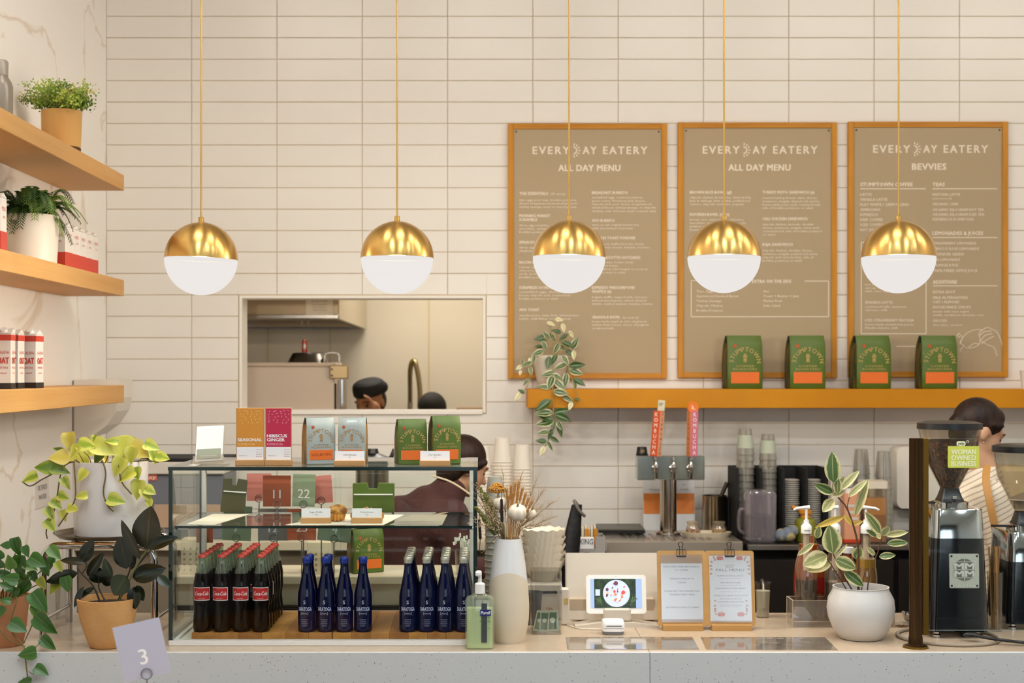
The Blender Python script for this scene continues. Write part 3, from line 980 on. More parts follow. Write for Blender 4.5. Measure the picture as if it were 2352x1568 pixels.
L3 += para(2144, 708, [('HOUSE MADE SYRUPS', 87)], 10, 6) + para(2144, 717, [('(made with cane sugar)', 83), ('vanilla, cardamom, lavender, rose', 117)], 8, 4.2) + para(2144, 739, [('SAUCES', 32)], 10, 6) + para(2144, 748, [('chocolate, caramel', 67)], 10, 4.2)
L3 += para(1988, 655, [('hot honey cold foam', 80), ('syrup, oat milk', 70), ('with cane sugar', 60)], 7.6, 4.2)
L3 += para(1988, 697, [('SPANISH LATTE', 63)], 10, 6) + para(1988, 706, [('condensed milk, cinnamon,', 96), ('espresso, milk', 51)], 7.6, 4.4) + para(1988, 738, [('ICED STRAWBERRY MATCHA', 112)], 10, 6) + para(1988, 747, [('house made strawberry puree,', 112), ('Mizuba matcha, milk', 76)], 7.6, 4.4)
board_text(t, c, b, L3)
board_bars(t, c, b, [(1977, 433, 2127, 433), (2143, 433, 2291, 433), (2143, 545, 2292, 545), (2144, 656, 2292, 656), (1979, 556, 2128, 556), (1979, 556, 1979, 766), (2128, 556, 2128, 766), (1979, 766, 2128, 766), (2060, 795, 2130, 795)])
mb = MB()       # line drawing of hands round a cup
def stroke(pts, r=0.9):
    mb.tube([((x - c) / sB, 0.0063, (b - y) / sB) for x, y in [(p.x, p.y) for p in crom([(x, y, 0) for x, y in pts], 5)]], r / sB, 5)
stroke([(2206, 790), (2212, 776), (2222, 765), (2240, 757), (2258, 757)])
stroke([(2258, 757), (2250, 765), (2252, 780), (2250, 790), (2240, 797), (2222, 799), (2210, 790)])
stroke([(2226, 797), (2238, 789), (2250, 790)])
stroke([(2258, 757), (2268, 752), (2280, 756), (2292, 764), (2300, 782), (2306, 806)])
stroke([(2252, 770), (2262, 762), (2278, 760)])
stroke([(2252, 784), (2264, 770), (2280, 766)])
stroke([(2254, 790), (2268, 780), (2284, 772)])
stroke([(2256, 784), (2270, 792), (2284, 798), (2291, 817)])
stroke([(2206, 768), (2212, 776), (2206, 786), (2214, 794), (2206, 804), (2209, 809)])
stroke([(2206, 775), (2200, 770), (2206, 764)])
mb.build('cup_drawing', m_bprint, t)
# ------------------------------------------------------------ front counter
CT = EYE - 0.888
CF, CB = 4.477, 5.21
def cy(py):
    return F * 0.888 / (py - CY)
t = thing('service_counter', 'long pale speckled quartz service counter', 'counter', (0, 0, 0))
xs = X(1493, CF)
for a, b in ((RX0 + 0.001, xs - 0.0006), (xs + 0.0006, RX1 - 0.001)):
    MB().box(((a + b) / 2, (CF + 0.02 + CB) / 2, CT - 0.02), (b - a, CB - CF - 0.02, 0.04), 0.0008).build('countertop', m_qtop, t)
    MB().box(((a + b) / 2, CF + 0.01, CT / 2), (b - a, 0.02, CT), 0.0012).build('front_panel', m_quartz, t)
MB().box(((RX0 + RX1) / 2, CB - 0.06, (CT - 0.04) / 2), (RX1 - RX0 - 0.01, 0.02, CT - 0.045)).build('back_panel', M('laminate', 'cfc3b0', 0.5), t)
MB().box(((RX0 + RX1) / 2, (CF + CB) / 2, 0.4), (RX1 - RX0 - 0.01, 0.5, 0.02)).build('inner_shelf', M('laminate', 'cfc3b0', 0.5), t)

# ------------------------------------------------------------ glass display case
m_toppane = glass('top_pane', 'fbfefc', 0.03, 0.8)
m_frame = M('case_frame', 'd9d6d0', 0.4)
DF, DB = 4.582, 5.09
DX0, DX1 = X(387, DF), X(1096, DF)
DZ0, DZ1 = CT + 0.018, EYE - 0.3114
dc = thing('display_case', 'glass display case holding bottles and pastries', 'display case', (0, 0, 0))
w = DX1 - DX0; xm = (DX0 + DX1) / 2; d = DB - DF; ym = (DF + DB) / 2
def pane(name, c, dim, face, parent, mat=None, em=None):
    """face = axis (0, 1, 2) of the large faces; the rim faces get the green edge"""
    mb = MB().box(c, dim)
    ax = {0: (0, 1), 1: (2, 3), 2: (4, 5)}[face]
    mb.m = [0 if i in ax else 1 for i in range(6)]
    return mb.build(name, [mat or m_pane, em or m_edge], parent)
g = 0.0125
MB().box((xm, DF + 0.012, CT + 0.009), (w, 0.024, 0.018), 0.002).build('base_rail', m_frame, dc)
MB().box((xm, DB - 0.012, CT + 0.009), (w, 0.024, 0.018), 0.002).build('base_rail', m_frame, dc)
for sx in (DX0 + 0.012, DX1 - 0.012):
    MB().box((sx, ym, CT + 0.009), (0.024, d - 0.05, 0.018), 0.002).build('base_rail', m_frame, dc)
MB().box((xm, ym, CT + 0.0055), (w - 0.05, d - 0.05, 0.01)).build('floor_panel', M('case_floor', 'dcd5c8', 0.35), dc)
pane('top_pane', (xm, ym, DZ1 - 0.0056), (w + 0.004, d, 0.0112), 2, dc, m_toppane)
for sx in (DX0 + g / 2, DX1 - g / 2):
    pane('side_pane', (sx, ym, (DZ0 + DZ1 - 0.0112) / 2), (g, d - 0.002, DZ1 - DZ0 - 0.0113), 0, dc)
pane('front_pane', (xm, DF + 0.006, (DZ0 + DZ1 - 0.0112) / 2), (w - 2 * g - 0.001, 0.008, DZ1 - DZ0 - 0.0113), 1, dc)
SHZ = EYE - 0.5035
pane('shelf_pane', (xm, ym - 0.01, SHZ - 0.004), (w - 2 * g - 0.006, d - 0.06, 0.008), 2, dc, m_toppane)
clip = MB().box((0, 0, 0), (0.045, 0.016, 0.006), 0.001).mesh('shelf_clip', m_chrome)
for sx in (DX0 + g + 0.023, DX1 - g - 0.023):
    for sy in (DF + 0.05, DB - 0.1):
        place('shelf_clip', clip, dc, (sx, sy, SHZ - 0.0115))
for sx in (DX0 + g + 0.008, DX1 - g - 0.008):
    MB().box((sx, DB - 0.02, (DZ0 + DZ1) / 2 - 0.006), (0.014, 0.03, DZ1 - DZ0 - 0.014), 0.002).build('rear_post', m_frame, dc)
MB().box((xm, DB - 0.02, DZ1 - 0.03), (w - 2 * g - 0.032, 0.03, 0.03), 0.002).build('rear_track', m_frame, dc)
MB().box((xm, DB - 0.02, DZ0 + 0.006), (w - 2 * g - 0.032, 0.03, 0.012), 0.002).build('rear_track', m_frame, dc)
for i, sx in enumerate((-1, 1)):
    pane('sliding_door', (xm + sx * w / 4 * 0.96, DB - 0.014 - 0.012 * i, (DZ0 + DZ1) / 2 - 0.018), (w / 2, 0.005, DZ1 - DZ0 - 0.075), 1, dc)

# butcher-block boards under the bottles
wood_c = [('a87238', '8d5a28'), ('b9823f', 'a06c30'), ('9a6430', '7c4c20'), ('b07a42', '96622f')]
m_stave = [wood('stave_%d' % i, a, b, (9, 1.0, 9), 0.5, 0.05) for i, (a, b) in enumerate(wood_c)]
BZ0, BZ1 = CT + 0.0107, EYE - 0.851
for bi, (a, b, n) in enumerate(((440, 762, 6), (764, 1068, 7))):
    x0, x1 = X(a, 4.612), X(b, 4.612)
    t = thing('butcher_block', ['thick butcher-block board under the cola bottles', 'thick butcher-block board under the silver-capped blue bottles'][bi], 'board', ((x0 + x1) / 2, 4.612, BZ0))
    for k in range(n):
        ww = (x1 - x0) / n
        MB().box(((k + 0.5) * ww - (x1 - x0) / 2, 0.21, (BZ1 - BZ0) / 2), (ww - 0.0003, 0.42, BZ1 - BZ0), 0.0008).build('stave', m_stave[(k * 3 + bi) % 4], t)

# ------------------------------------------------------------ bottles
m_cola = M('cola', '080302', 0.05, spec=0.2)
m_neck = glass('greenish_glass', 'd6e2ce', 0.10, 0.7, 0.03, body=('c9d2bf', 0.06))
m_cap = M('red_crown_cap', 'b32a1c', 0.35, coat=0.2)
m_red = M('label_red', 'b3141a', 0.5)
m_lwhite = M('label_white', 'e6e0da', 0.6)
body = [(0, 0), (0.025, 0), (0.0285, 0.004), (0.0298, 0.018), (0.0292, 0.04), (0.0268, 0.068), (0.0264, 0.078), (0.028, 0.092), (0.0297, 0.103), (0.0297, 0.148), (0.029, 0.156), (0.0262, 0.172), (0.0222, 0.190), (0, 0.190)]
neck = [(0.0224, 0.190), (0.0180, 0.206), (0.0150, 0.219), (0.0136, 0.231), (0.0138, 0.238), (0.0145, 0.240), (0.0138, 0.243)]
cap = [(0, 0.2495), (0.011, 0.2495), (0.0142, 0.2465), (0.0152, 0.2405), (0.0144, 0.2400)]
cola = thing('cola_bottle', 'x', 'bottle', group='cola bottles in the case')
MB().lathe(body, 24).build('bottle_body', m_cola, cola, 40)
MB().lathe(neck, 20).build('bottle_neck', m_neck, cola, 40)
MB().lathe([(a, b) for a, b in cap][::-1], 21).build('crown_cap', m_cap, cola, 50)
def band(r, a0, a1, z0, z1, mat, n=10, off=0.0):
    mb = MB()
    mb.grid(lambda u, v: ((r + off) * math.sin(R(a0 + (a1 - a0) * u)), -(r + off) * math.cos(R(a0 + (a1 - a0) * u)), z0 + (z1 - z0) * v), n, 1)
    return mb
lb = band(0.0297, -57, 57, 0.1035, 0.1465, None, 12, 0.0003).build('paper_label', m_lwhite, cola, 60)
band(0.0297, -53, 53, 0.1058, 0.1442, None, 12, 0.0006).build('red_field', m_red, lb, 60)
mb = MB()
text(mb, 'Coca-Cola', 0.001, 0.1205, 0.0125, 0, 'c', w=0.046, bold=0.012, shear=0.35)
text(mb, 'COCA-COLA', 0.0, 0.1085, 0.0028, 0, 'c', w=0.02)
wrap_cyl(mb, 0.0305).build('lettering', m_lwhite, lb)
BTZ = BZ1
first = True
for r in range(6):
    for c in range(4):
        loc = (-0.9035 + 0.064 * c, 4.645 + 0.0615 * r, BTZ)
        lab = 'red-capped cola bottle, %s row from the glass, %s column from the plants' % (ORD[r], ORD[c])
        rz = [6, -7, 0, 3][c] if r == 0 else random.uniform(-40, 40)
        if first:
            cola.location = loc; cola.rotation_euler.z = R(rz); cola['label'] = lab; first = False
        else:
            clone(cola, loc, rz, lab)
m_blue = M('cobalt_glass', '04072e', 0.05, spec=0.4)
m_bluecap = M('blue_cap', '20358f', 0.3, 0.3)
m_silver = M('silver_cap', 'c9c3b4', 0.35, 0.7)
m_blueprint = M('pale_print', 'b9bad6', 0.5)
def water_bottle(capmat, name):
    t = thing(name, 'x', 'bottle')
    MB().lathe([(0, 0), (0.026, 0), (0.0288, 0.004), (0.0294, 0.012), (0.0294, 0.112), (0.0285, 0.124), (0.0225, 0.155), (0.0165, 0.183), (0.0132, 0.204), (0.0125, 0.218), (0.0125, 0.224), (0, 0.224)], 24).build('bottle_body', m_blue, t, 40)
    MB().lathe([(0, 0.222), (0.0140, 0.222), (0.0146, 0.2245), (0.0138, 0.228), (0.0146, 0.231), (0.0146, 0.240), (0.0125, 0.2425), (0, 0.2425)], 20).build('cap', capmat, t, 40)
    mb = MB()
    text(mb, 'S', 0, 0.0925, 0.0115, 0, 'c', bold=0.01)
    text(mb, 'SARATOGA', 0, 0.0695, 0.0125, 0, 'c', w=0.048, bold=0.012)
    text(mb, 'SPARKLING', 0, 0.0595, 0.0036, 0, 'c', w=0.018)
    for i, ww in enumerate((0.022, 0.02, 0.022, 0.016)):
        text(mb, 'NATURAL SPRING WATER', 0, 0.040 - i * 0.0065, 0.0026, 0, 'c', w=ww)
    for z in (0.0572, 0.0652):
        mb.box((0, 0, z), (0.024, 0.0002, 0.0007))
    for x in (-0.012, 0.012):
        mb.box((x, 0, 0.0612), (0.0007, 0.0002, 0.008))
    wrap_cyl(mb, 0.0298).build('printed_label', m_blueprint, t)
    return t
wbl = water_bottle(m_bluecap, 'water_bottle')
g1 = [-0.5617, -0.5, -0.4395, -0.3785]
spots = [(x, 4.645, r) for x, r in zip(g1, (-9, -5, 3, 4))] + [(g1[0] + 0.002, 4.709, 20), (g1[1] + 0.002, 4.709, 60)]
for i, (x, y, r) in enumerate(spots):
    lab = ('blue-capped cobalt water bottle, %s in the front row beside the cola' % ORD[i]) if i < 4 else ['blue-capped cobalt bottle half hidden behind the first of its row', 'blue-capped cobalt bottle half hidden behind the second of its row'][i - 4]
    if i == 0:
        wbl.location = (x, y, BTZ); wbl.rotation_euler.z = R(r); wbl['label'] = lab; wbl['group'] = 'blue-capped water bottles'
    else:
        clone(wbl, (x, y, BTZ), r, lab, 'blue-capped water bottles')
wsl = water_bottle(m_silver, 'water_bottle')
k = 0
for r in range(5):
    for c in range(4):
        loc = (-0.2312 + 0.0602 * c, 4.645 + 0.0625 * r, BTZ)
        lab = 'silver-capped cobalt water bottle, %s row from the glass, %s column from the blue-capped ones' % (ORD[r], ORD[c])
        if k == 0:
            wsl.location = loc; wsl['label'] = lab; wsl['group'] = 'silver-capped water bottles'
        else:
            clone(wsl, loc, random.uniform(-5, 5) if r == 0 else random.uniform(-40, 40), lab, 'silver-capped water bottles')
        k += 1

# ------------------------------------------------------------ price blocks, pastries, paper on the glass shelf
m_block = wood('block_wood', 'c79a66', 'b98854', (3, 9, 9), 0.55)
def price_card(px0, px1, Y, z, l1, l2, label, rz=0):
    t = thing('price_card', label, 'price card', (X((px0 + px1) / 2, Y), Y, z), rz)
    w = (px1 - px0) * Y / F
    MB().box((0, 0, 0.009), (w, 0.022, 0.018), 0.001).build('wood_block', m_block, t)
    MB().box((0, 0.002, 0.0175 + 0.0145), (w * 0.97, 0.0012, 0.033), mtx=T(0, 0, 0) @ rotm(-4)).build('card', m_paper, t)
    mb = MB()
    text(mb, l1, 0, 0.034, 0.0045, 0.0005, 'c', w=w * 0.42, mtx=rotm(-4))
    text(mb, l2, 0, 0.026, 0.0038, 0.0005, 'c', mtx=rotm(-4))
    mb.build('lettering', m_ink, t)
price_card(691, 760, 4.674, SHZ + 0.0014, 'Sugar Muffin', '4.25', 'white price card on a wood block in front of the muffins')
price_card(807, 878, 4.674, SHZ + 0.0014, 'Chocolate Croissant', '4.75', 'white price card on a wood block in front of the croissant')
price_card(768, 838, 4.625, DZ1 + 0.0004, 'Holler Mountain', '20', 'white price card on a wood block before the grey coffee bags')
price_card(964, 1034, 4.625, DZ1 + 0.0004, 'Hair Bender', '20', 'white price card on a wood block before the green coffee bags')
def sheet(name, pts, z, mat, label, cat='paper', th=0.0008):
    c = Vector((sum(p[0] for p in pts) / len(pts), sum(p[1] for p in pts) / len(pts), z))
    mb = MB()
    n = len(pts)
    mb.add([(p[0] - c.x, p[1] - c.y, 0) for p in pts] + [(p[0] - c.x, p[1] - c.y, th) for p in pts], [tuple(range(n))[::-1], tuple(range(n, 2 * n))] + [(i, (i + 1) % n, (i + 1) % n + n, i + n) for i in range(n)])
    return tag(mb.build(name, mat, loc=c), label, cat)
m_parch = M('parchment', 'e8dfce', 0.7)
sheet('parchment_sheet', [(-0.63, 4.63), (-0.31, 4.63), (-0.26, 4.95), (-0.47, 4.97)], SHZ + 0.0003, m_parch, 'white parchment sheet under the pastries')
sheet('parchment_sheet', [(-0.955, 4.64), (-0.86, 4.63), (-0.80, 4.98), (-0.93, 4.98)], SHZ + 0.0003, m_parch, 'white parchment sheet at the empty end of the glass shelf')
sheet('shelf_mat', [(-0.29, 4.63), (-0.12, 4.63), (-0.11, 4.96), (-0.235, 4.96)], SHZ, M('grey_mat', '9c9484', 0.6), 'grey mat beside the parchment on the glass shelf', 'mat')
m_crust = M('baked_crust', '8a4f17', 0.5, noise=(45, 'd9a04a', 0.4, 0.62), bump=(70, 0.5))
m_crust2 = M('croissant_crust', 'a8641e', 0.45, noise=(25, 'd8963c', 0.35, 0.65), bump=(40, 0.3))
SZ = SHZ + 0.0014
t = thing('muffin', 'seeded golden muffin behind its price card', 'muffin', (X(776, 4.76), 4.76, SZ))
MB().lathe([(0, 0), (0.022, 0), (0.027, 0.02), (0.031, 0.026), (0.032, 0.034), (0.026, 0.046), (0.013, 0.052), (0, 0.053)], 20).build('crumb', m_crust, t, 60)
mb = MB()
for i in range(40):
    a = random.uniform(0, 2 * PI); q = random.uniform(0.2, 1)
    mb.ball((0.027 * q * math.cos(a), 0.027 * q * math.sin(a), 0.053 - 0.014 * q * q), (0.0028, 0.0018, 0.0014), 5, 4, mtx=None)
mb.build('seeds', M('seeds', '5d3a12', 0.6), t)['kind'] = 'stuff'
t = thing('pastry_roll', 'small pale pastry roll beside the muffin', 'pastry', (X(770, 4.715), 4.715, SZ))
mb = MB()
for i in range(5):
    mb.ball((-0.022 + 0.011 * i, 0, 0.015), (0.009, 0.016 - abs(i - 2) * 0.002, 0.015 - abs(i - 2) * 0.002), 12, 8)
mb.build('roll', m_crust2, t, 60)
t = thing('croissant', 'golden chocolate croissant dusted with sugar', 'croissant', (X(843, 4.73), 4.73, SZ))
mb = MB()
for i in range(9):
    u = -1 + i / 4
    mb.ball((0.046 * u, 0.012 * u * u - 0.005, 0.0255 - 0.008 * abs(u)), (0.0105, 0.024 - 0.011 * abs(u), 0.024 - 0.010 * abs(u)), 14, 10, mtx=None)
mb.build('layers', m_crust2, t, 60)
mb = MB()
for i in range(7):
    u = -0.75 + i * 0.25
    mb.tube([(0.046 * u, -0.012, 0.034), (0.046 * u + 0.003, 0.0, 0.0465 - 0.008 * abs(u)), (0.046 * u + 0.006, 0.01, 0.04 - 0.006 * abs(u))], 0.0016, 6)
mb.build('icing', M('icing', 'e6dccf', 0.6), t, 60)

# ------------------------------------------------------------ coffee bags
m_bgreen = M('bag_green', '50661a', 0.5, bump=(9, 0.25), coat=0.04)
m_bgrey = M('bag_grey', '9fa8a2', 0.5, bump=(9, 0.2), coat=0.08)
m_bolive = M('bag_gusset', '6a5524', 0.55, noise=(30, '2d3a18', 0.42, 0.55), stretch=(1, 1, 0.35))
m_bkraft = M('bag_gusset_tan', '8f6a30', 0.55, noise=(28, '6b4d20', 0.42, 0.6), stretch=(1, 1, 0.35))
m_borange = M('bag_orange', 'dd6a1c', 0.6)
m_bprintg = M('bag_print_gold', 'b79a58', 0.6)
m_bprintt = M('bag_print_tan', 'a78350', 0.6)
m_bsun = M('bag_sun', 'c6501c', 0.6)
_bags = {}
def coffee_bag(loc, w, h, d, rz, label, style='green', grp=None, band_text=None, lean=0.0):
    t = thing('coffee_bag', label, 'coffee bag', loc, rz, grp)
    key = (w, h, d, style, band_text)
    if key not in _bags:
        mf = m_bgreen if style == 'green' else m_bgrey
        ms = m_bolive if style == 'green' else m_bkraft
        mp = m_bprintg if style == 'green' else m_bprintt
        mb = MB()
        # loops: front stays flat, back leans in towards the rolled top, side gussets fold inwards
        lv = [(0.0, 0.96, 0.94, 0.0), (0.02, 1.0, 1.0, 0.0), (0.3, 1.0, 1.0, 0.03), (0.6, 1.0, 0.98, 0.10), (0.80, 0.99, 0.85, 0.25), (0.90, 0.985, 0.62, 0.42), (0.965, 0.98, 0.40, 0.5), (1.0, 0.975, 0.30, 0.5)]
        rows = []
        for q, kx, kd, gs in lv:
            hw, dd = w / 2 * kx, d * kd
            fy = 0.0 if q < 0.82 else (q - 0.82) * d * 1.1
            if q == 0: fy = 0.004
            gx = gs * d * 0.38
            z = q * h
            rows.append([(-hw + 0.004, fy, z), (-hw * 0.33, fy - 0.0, z), (hw * 0.33, fy - 0.0, z), (hw - 0.004, fy, z), (hw, fy + 0.004, z), (hw - gx, fy + dd * 0.5, z), (hw, fy + dd - 0.003, z), (hw - 0.004, fy + dd, z), (-hw + 0.004, fy + dd, z), (-hw, fy + dd - 0.003, z), (-hw + gx, fy + dd * 0.5, z), (-hw, fy + 0.004, z)])
        n = 12
        vs = [p for r in rows for p in r]
        fs, ms_i = [], []
        for i in range(len(rows) - 1):
            for j in range(n):
                k2 = (j + 1) % n
                fs.append((i * n + j, i * n + k2, (i + 1) * n + k2, (i + 1) * n + j))
                ms_i.append(1 if j in (4, 5, 9, 10) else 0)
        fs.append(tuple(range(n))[::-1]); ms_i.append(0)
        top = (len(rows) - 1) * n
        fs.append(tuple(top + j for j in range(n))); ms_i.append(0)
        mb.add(vs, fs); mb.m = ms_i
        me_body = mb.mesh('bag_body', [mf, ms], 50)
        fold = MB().box((0, d * 0.2 + d * 0.16, h * 0.985), (w * 0.97, d * 0.34, h * 0.03), 0.003).mesh('rolled_top', mf)
        tie = MB()
        for s in (-1, 1):
            tie.box((s * (w / 2 - 0.003), d * 0.36, h * 0.93), (0.006, 0.012, h * 0.13), 0.001)
        me_tie = tie.mesh('tin_tie', m_matblack)
        band_ = MB().box((0, -0.0006, h * 0.21), (w * 0.8, 0.0012, h * 0.21)).mesh('label_band', m_borange)
        pr = MB()
        arc_text(pr, 'STUMPTOWN', 0, h * 0.475, w * 0.335, -80, 80, h * 0.082, -0.0008, 0.012)
        pa = pr.mesh('arched_lettering', mp)
        pr = MB()
        text(pr, 'COFFEE', 0, h * 0.408, h * 0.034, -0.0008, 'c', w=w * 0.52, bold=0.012)
        text(pr, 'ROASTERS', 0, h * 0.352, h * 0.034, -0.0008, 'c', w=w * 0.68, bold=0.012)
        pt = pr.mesh('lettering', mp)
        lg = MB()       # tree-stump mark
        for (x0, x1, z0, z1) in ((-0.05, 0.05, 0.50, 0.515), (-0.045, 0.045, 0.525, 0.56), (-0.05, 0.05, 0.57, 0.59), (-0.06, 0.06, 0.60, 0.625), (-0.035, 0.035, 0.635, 0.655)):
            lg.box(((x0 + x1) / 2 * w, -0.0006, (z0 + z1) / 2 * h), ((x1 - x0) * w, 0.0012, (z1 - z0) * h))
        me_lg = lg.mesh('stump_mark', mp)
        sn = MB()
        R0 = w * 0.062
        sx, sz = -w * 0.29, h * 0.80
        sn.lathe([(0, 0), (R0 * 0.62, 0), (R0 * 0.62, 0.0012), (0, 0.0012)], 14, mtx=T(sx, 0, sz) @ rotm(90))
        for i in range(10):
            a = 2 * PI * i / 10
            sn.box((R0 * 0.82, 0, 0), (R0 * 0.3, 0.0012, R0 * 0.22), mtx=T(sx, -0.0006, sz) @ Matrix.Rotation(a, 4, 'Y'))
        me_sn = sn.mesh('sun_mark', m_bsun)
        bt = None
        if band_text:
            q = MB(); text(q, band_text, 0, h * 0.185, h * 0.06, -0.0016, 'c', w=w * 0.66)
            bt = q.mesh('band_lettering', M('band_ink', '7a3a10', 0.7))
        sg = MB()
        text(sg, 'STUMPTOWN', 0, 0, d * 0.36, 0, 'c', w=h * 0.55, bold=0.01)
        sg = sg.mesh('side_lettering', mp)
        _bags[key] = (me_body, fold, me_tie, band_, pa, pt, me_lg, me_sn, bt, sg)
    me_body, fold, me_tie, band_, pa, pt, me_lg, me_sn, bt, sg = _bags[key]
    b = place('bag_body', me_body, t)
    place('rolled_top', fold, t)
    place('tin_tie', me_tie, t)
    bd = place('label_band', band_, t)
    if bt:
        place('band_lettering', bt, bd)
    place('arched_lettering', pa, t); place('lettering', pt, t); place('stump_mark', me_lg, t); place('sun_mark', me_sn, t)
    return t
lab = ['green coffee bag on the wall shelf, first from the hanging plant', 'green coffee bag on the wall shelf, second from the hanging plant', 'green coffee bag on the wall shelf, third from the hanging plant', 'green coffee bag on the wall shelf beside the cup drawing']
for i, (px, hh, rz) in enumerate(((1711, 0.250, 5), (1855, 0.243, 2), (2007, 0.245, 7), (2158, 0.249, 2))):
    coffee_bag((X(px, 6.58), 6.575, LZ1), 0.166, 0.247, 0.105, rz, lab[i], grp='green bags on the wall shelf')
coffee_bag((X(948, 4.69), 4.69, DZ1), 0.098, 0.150, 0.07, 14, 'upright green coffee bag on the display case beside the grey bags', grp='green bags on the case')
coffee_bag((X(1027, 4.70), 4.695, DZ1), 0.096, 0.160, 0.075, 16, 'green coffee bag at the end of the display case', grp='green bags on the case')
coffee_bag((X(738, 4.69), 4.69, DZ1), 0.098, 0.155, 0.07, 22, 'grey coffee bag showing its tan side gusset', 'grey', 'grey bags on the case', 'HOLLER MTN')
coffee_bag((X(808, 4.70), 4.70, DZ1), 0.092, 0.155, 0.07, -2, 'grey coffee bag behind the price card', 'grey', 'grey bags on the case', 'HOLLER MTN')
# bag shapes at the shelf back; the green one models a reflection as a solid
def bag_shape(px0, px1, py0, Y, mat, label, rz=0, tilt=0):
    w = (px1 - px0) * Y / F
    h = Z(py0, Y) - SHZ
    t = thing('bag_shape', label, 'paper bag', (X((px0 + px1) / 2, Y), Y, SHZ + 0.004), rz)
    MB().prism([(-w / 2, 0), (w / 2, 0), (w / 2, h * 0.98), (w * 0.12, h), (w * 0.08, h * 0.8), (-w * 0.12, h * 0.8), (-w * 0.16, h), (-w / 2, h * 0.98)], 0, 0.03, mtx=rotm(0, tilt, 0)).build('bag_body', mat, t)
    MB().box((0, -0.002, h * 0.62), (w * 0.94, 0.003, 0.004), mtx=rotm(0, tilt, 0)).build('seam_strip', m_paper, t)
    return t
bag_shape(810, 905, 1112, 4.99, m_bgreen, 'green bag reflection with pale strip, built solid on the glass shelf')
bag_shape(508, 562, 1102, 4.99, M('bag_dark_olive', '4d4a2c', 0.6), 'small olive bag leaning on the glass shelf behind the cola', 14, 5)

# ------------------------------------------------------------ signs on top of the case
m_or = M('card_orange', 'cf8a2c', 0.6)
m_pk = M('card_crimson', 'b81f44', 0.6)
m_mark = M('pale_orange_print', 'ecc487', 0.7)
m_markp = M('pale_pink_print', 'eaa6b8', 0.7)
def kombucha_sign(px0, px1, col, mk, words, label, seed):
    Y = 4.66
    w = (px1 - px0) * Y / F
    h = 0.188
    t = thing('kombucha_sign', label, 'sign', (X((px0 + px1) / 2, Y), Y, DZ1))
    MB().box((0, 0.004, 0.009), (w * 1.02, 0.03, 0.018), 0.001).build('wood_base', m_block, t)
    MB().box((0, 0.004, 0.015 + (h - 0.015) / 2), (w, 0.004, h - 0.015), 0.0008).build('backing_board', m_block, t)
    MB().box((0, 0.0012, 0.018 + 0.021), (w * 0.94, 0.0016, 0.042)).build('white_panel', m_paper, t)
    c = MB().box((0, 0.0012, 0.06 + (h - 0.062) / 2), (w * 0.94, 0.0016, h - 0.062)).build('colour_panel', col, t)
    rnd = random.Random(seed)
    mb = MB()
    zz = h - 0.008
    for r in range(5):
        for q in range(6 - r // 2):
            x = (-0.42 + 0.84 * (q + rnd.uniform(0.2, 0.8)) / (6 - r // 2)) * w
            z = zz - r * 0.0095 - rnd.uniform(0, 0.004)
            a = rnd.uniform(0, PI)
            m = T(x, 0, z) @ Matrix.Rotation(a, 4, 'Y')
            k = 0.0042
            mb.add([(-k, 0, -0.0006), (0.1 * k, 0, -0.0006), (0.3 * k, 0, 0.0012), (-0.5 * k, 0, 0.0008)], [(0, 1, 2, 3)], mtx=m)
            mb.add([(-0.2 * k, 0, 0.0002), (k, 0, -0.0002), (0.6 * k, 0, 0.0014), (-0.1 * k, 0, 0.0014)], [(0, 1, 2, 3)], mtx=m)
    o = mb.build('lightning_print', mk, c, loc=(0, 0.0002, 0)); o['kind'] = 'stuff'
    mb = MB()
    n = len(words)
    for i, s in enumerate(words):
        text(mb, s, -w * 0.43, 0.066 + 0.0128 * (n - i), 0.0098, 0.0002, 'l', bold=0.035, w=w * {'SEASONAL': 0.84, 'HIBISCUS': 0.75, 'GINGER': 0.66}[s])
    mb.build('lettering', m_paper, c)
    mb = MB(); text(mb, 'KOMBUCHA', -w * 0.43, 0.0655, 0.0075, 0.0002, 'l', w=w * 0.6, bold=0.004)
    mb.build('small_lettering', mk, c)
    mb = MB()
    for i, s in enumerate(('raw cane', 'citrus', 'ginger', 'mint')):
        text(mb, s, w * 0.43, 0.05 - i * 0.0075, 0.0034, 0.0002, 'r', w=w * 0.22)
    text(mb, 'FERMENSCH', -w * 0.4, 0.03, 0.003, 0.0002, 'l', w=w * 0.3)
    mb.build('fine_print', M('fine_red', 'b06a60', 0.7), t)
kombucha_sign(542, 607, m_or, m_mark, ['SEASONAL'], 'orange seasonal kombucha sign on the display case', 3)
kombucha_sign(609, 670, m_pk, m_markp, ['HIBISCUS', 'GINGER'], 'crimson hibiscus ginger kombucha sign on the display case', 5)
# acrylic business-card holder
Y = 4.69
t = thing('card_holder', 'clear acrylic holder with slanted white cards', 'card holder', (X(478, Y), Y, DZ1), -3)
MB().box((0.003, 0.012, 0.0018), (0.12, 0.075, 0.0036), 0.001).build('foot', m_acryl, t)
mm = T(0.003, -0.005, 0.004) @ rotm(-24, -3, 0)
pane('back_plate', (0, 0.006, 0.072), (0.096, 0.003, 0.142), 1, t, m_acryl, m_acryl).matrix_local = mm
MB().box((0, -0.001, 0.070), (0.09, 0.006, 0.124), 0.0006, mtx=mm).build('white_cards', m_paper, t)
MB().box((0, -0.0055, 0.033), (0.08, 0.001, 0.034), mtx=mm).build('green_card', M('sage_card', '9aa08a', 0.6), t)
mb = MB(); text(mb, 'EVERYDAY EATERY', 0, 0.024, 0.004, -0.0065, 'c', w=0.055, mtx=mm); mb.build('lettering', m_paper, t)
mb = MB()
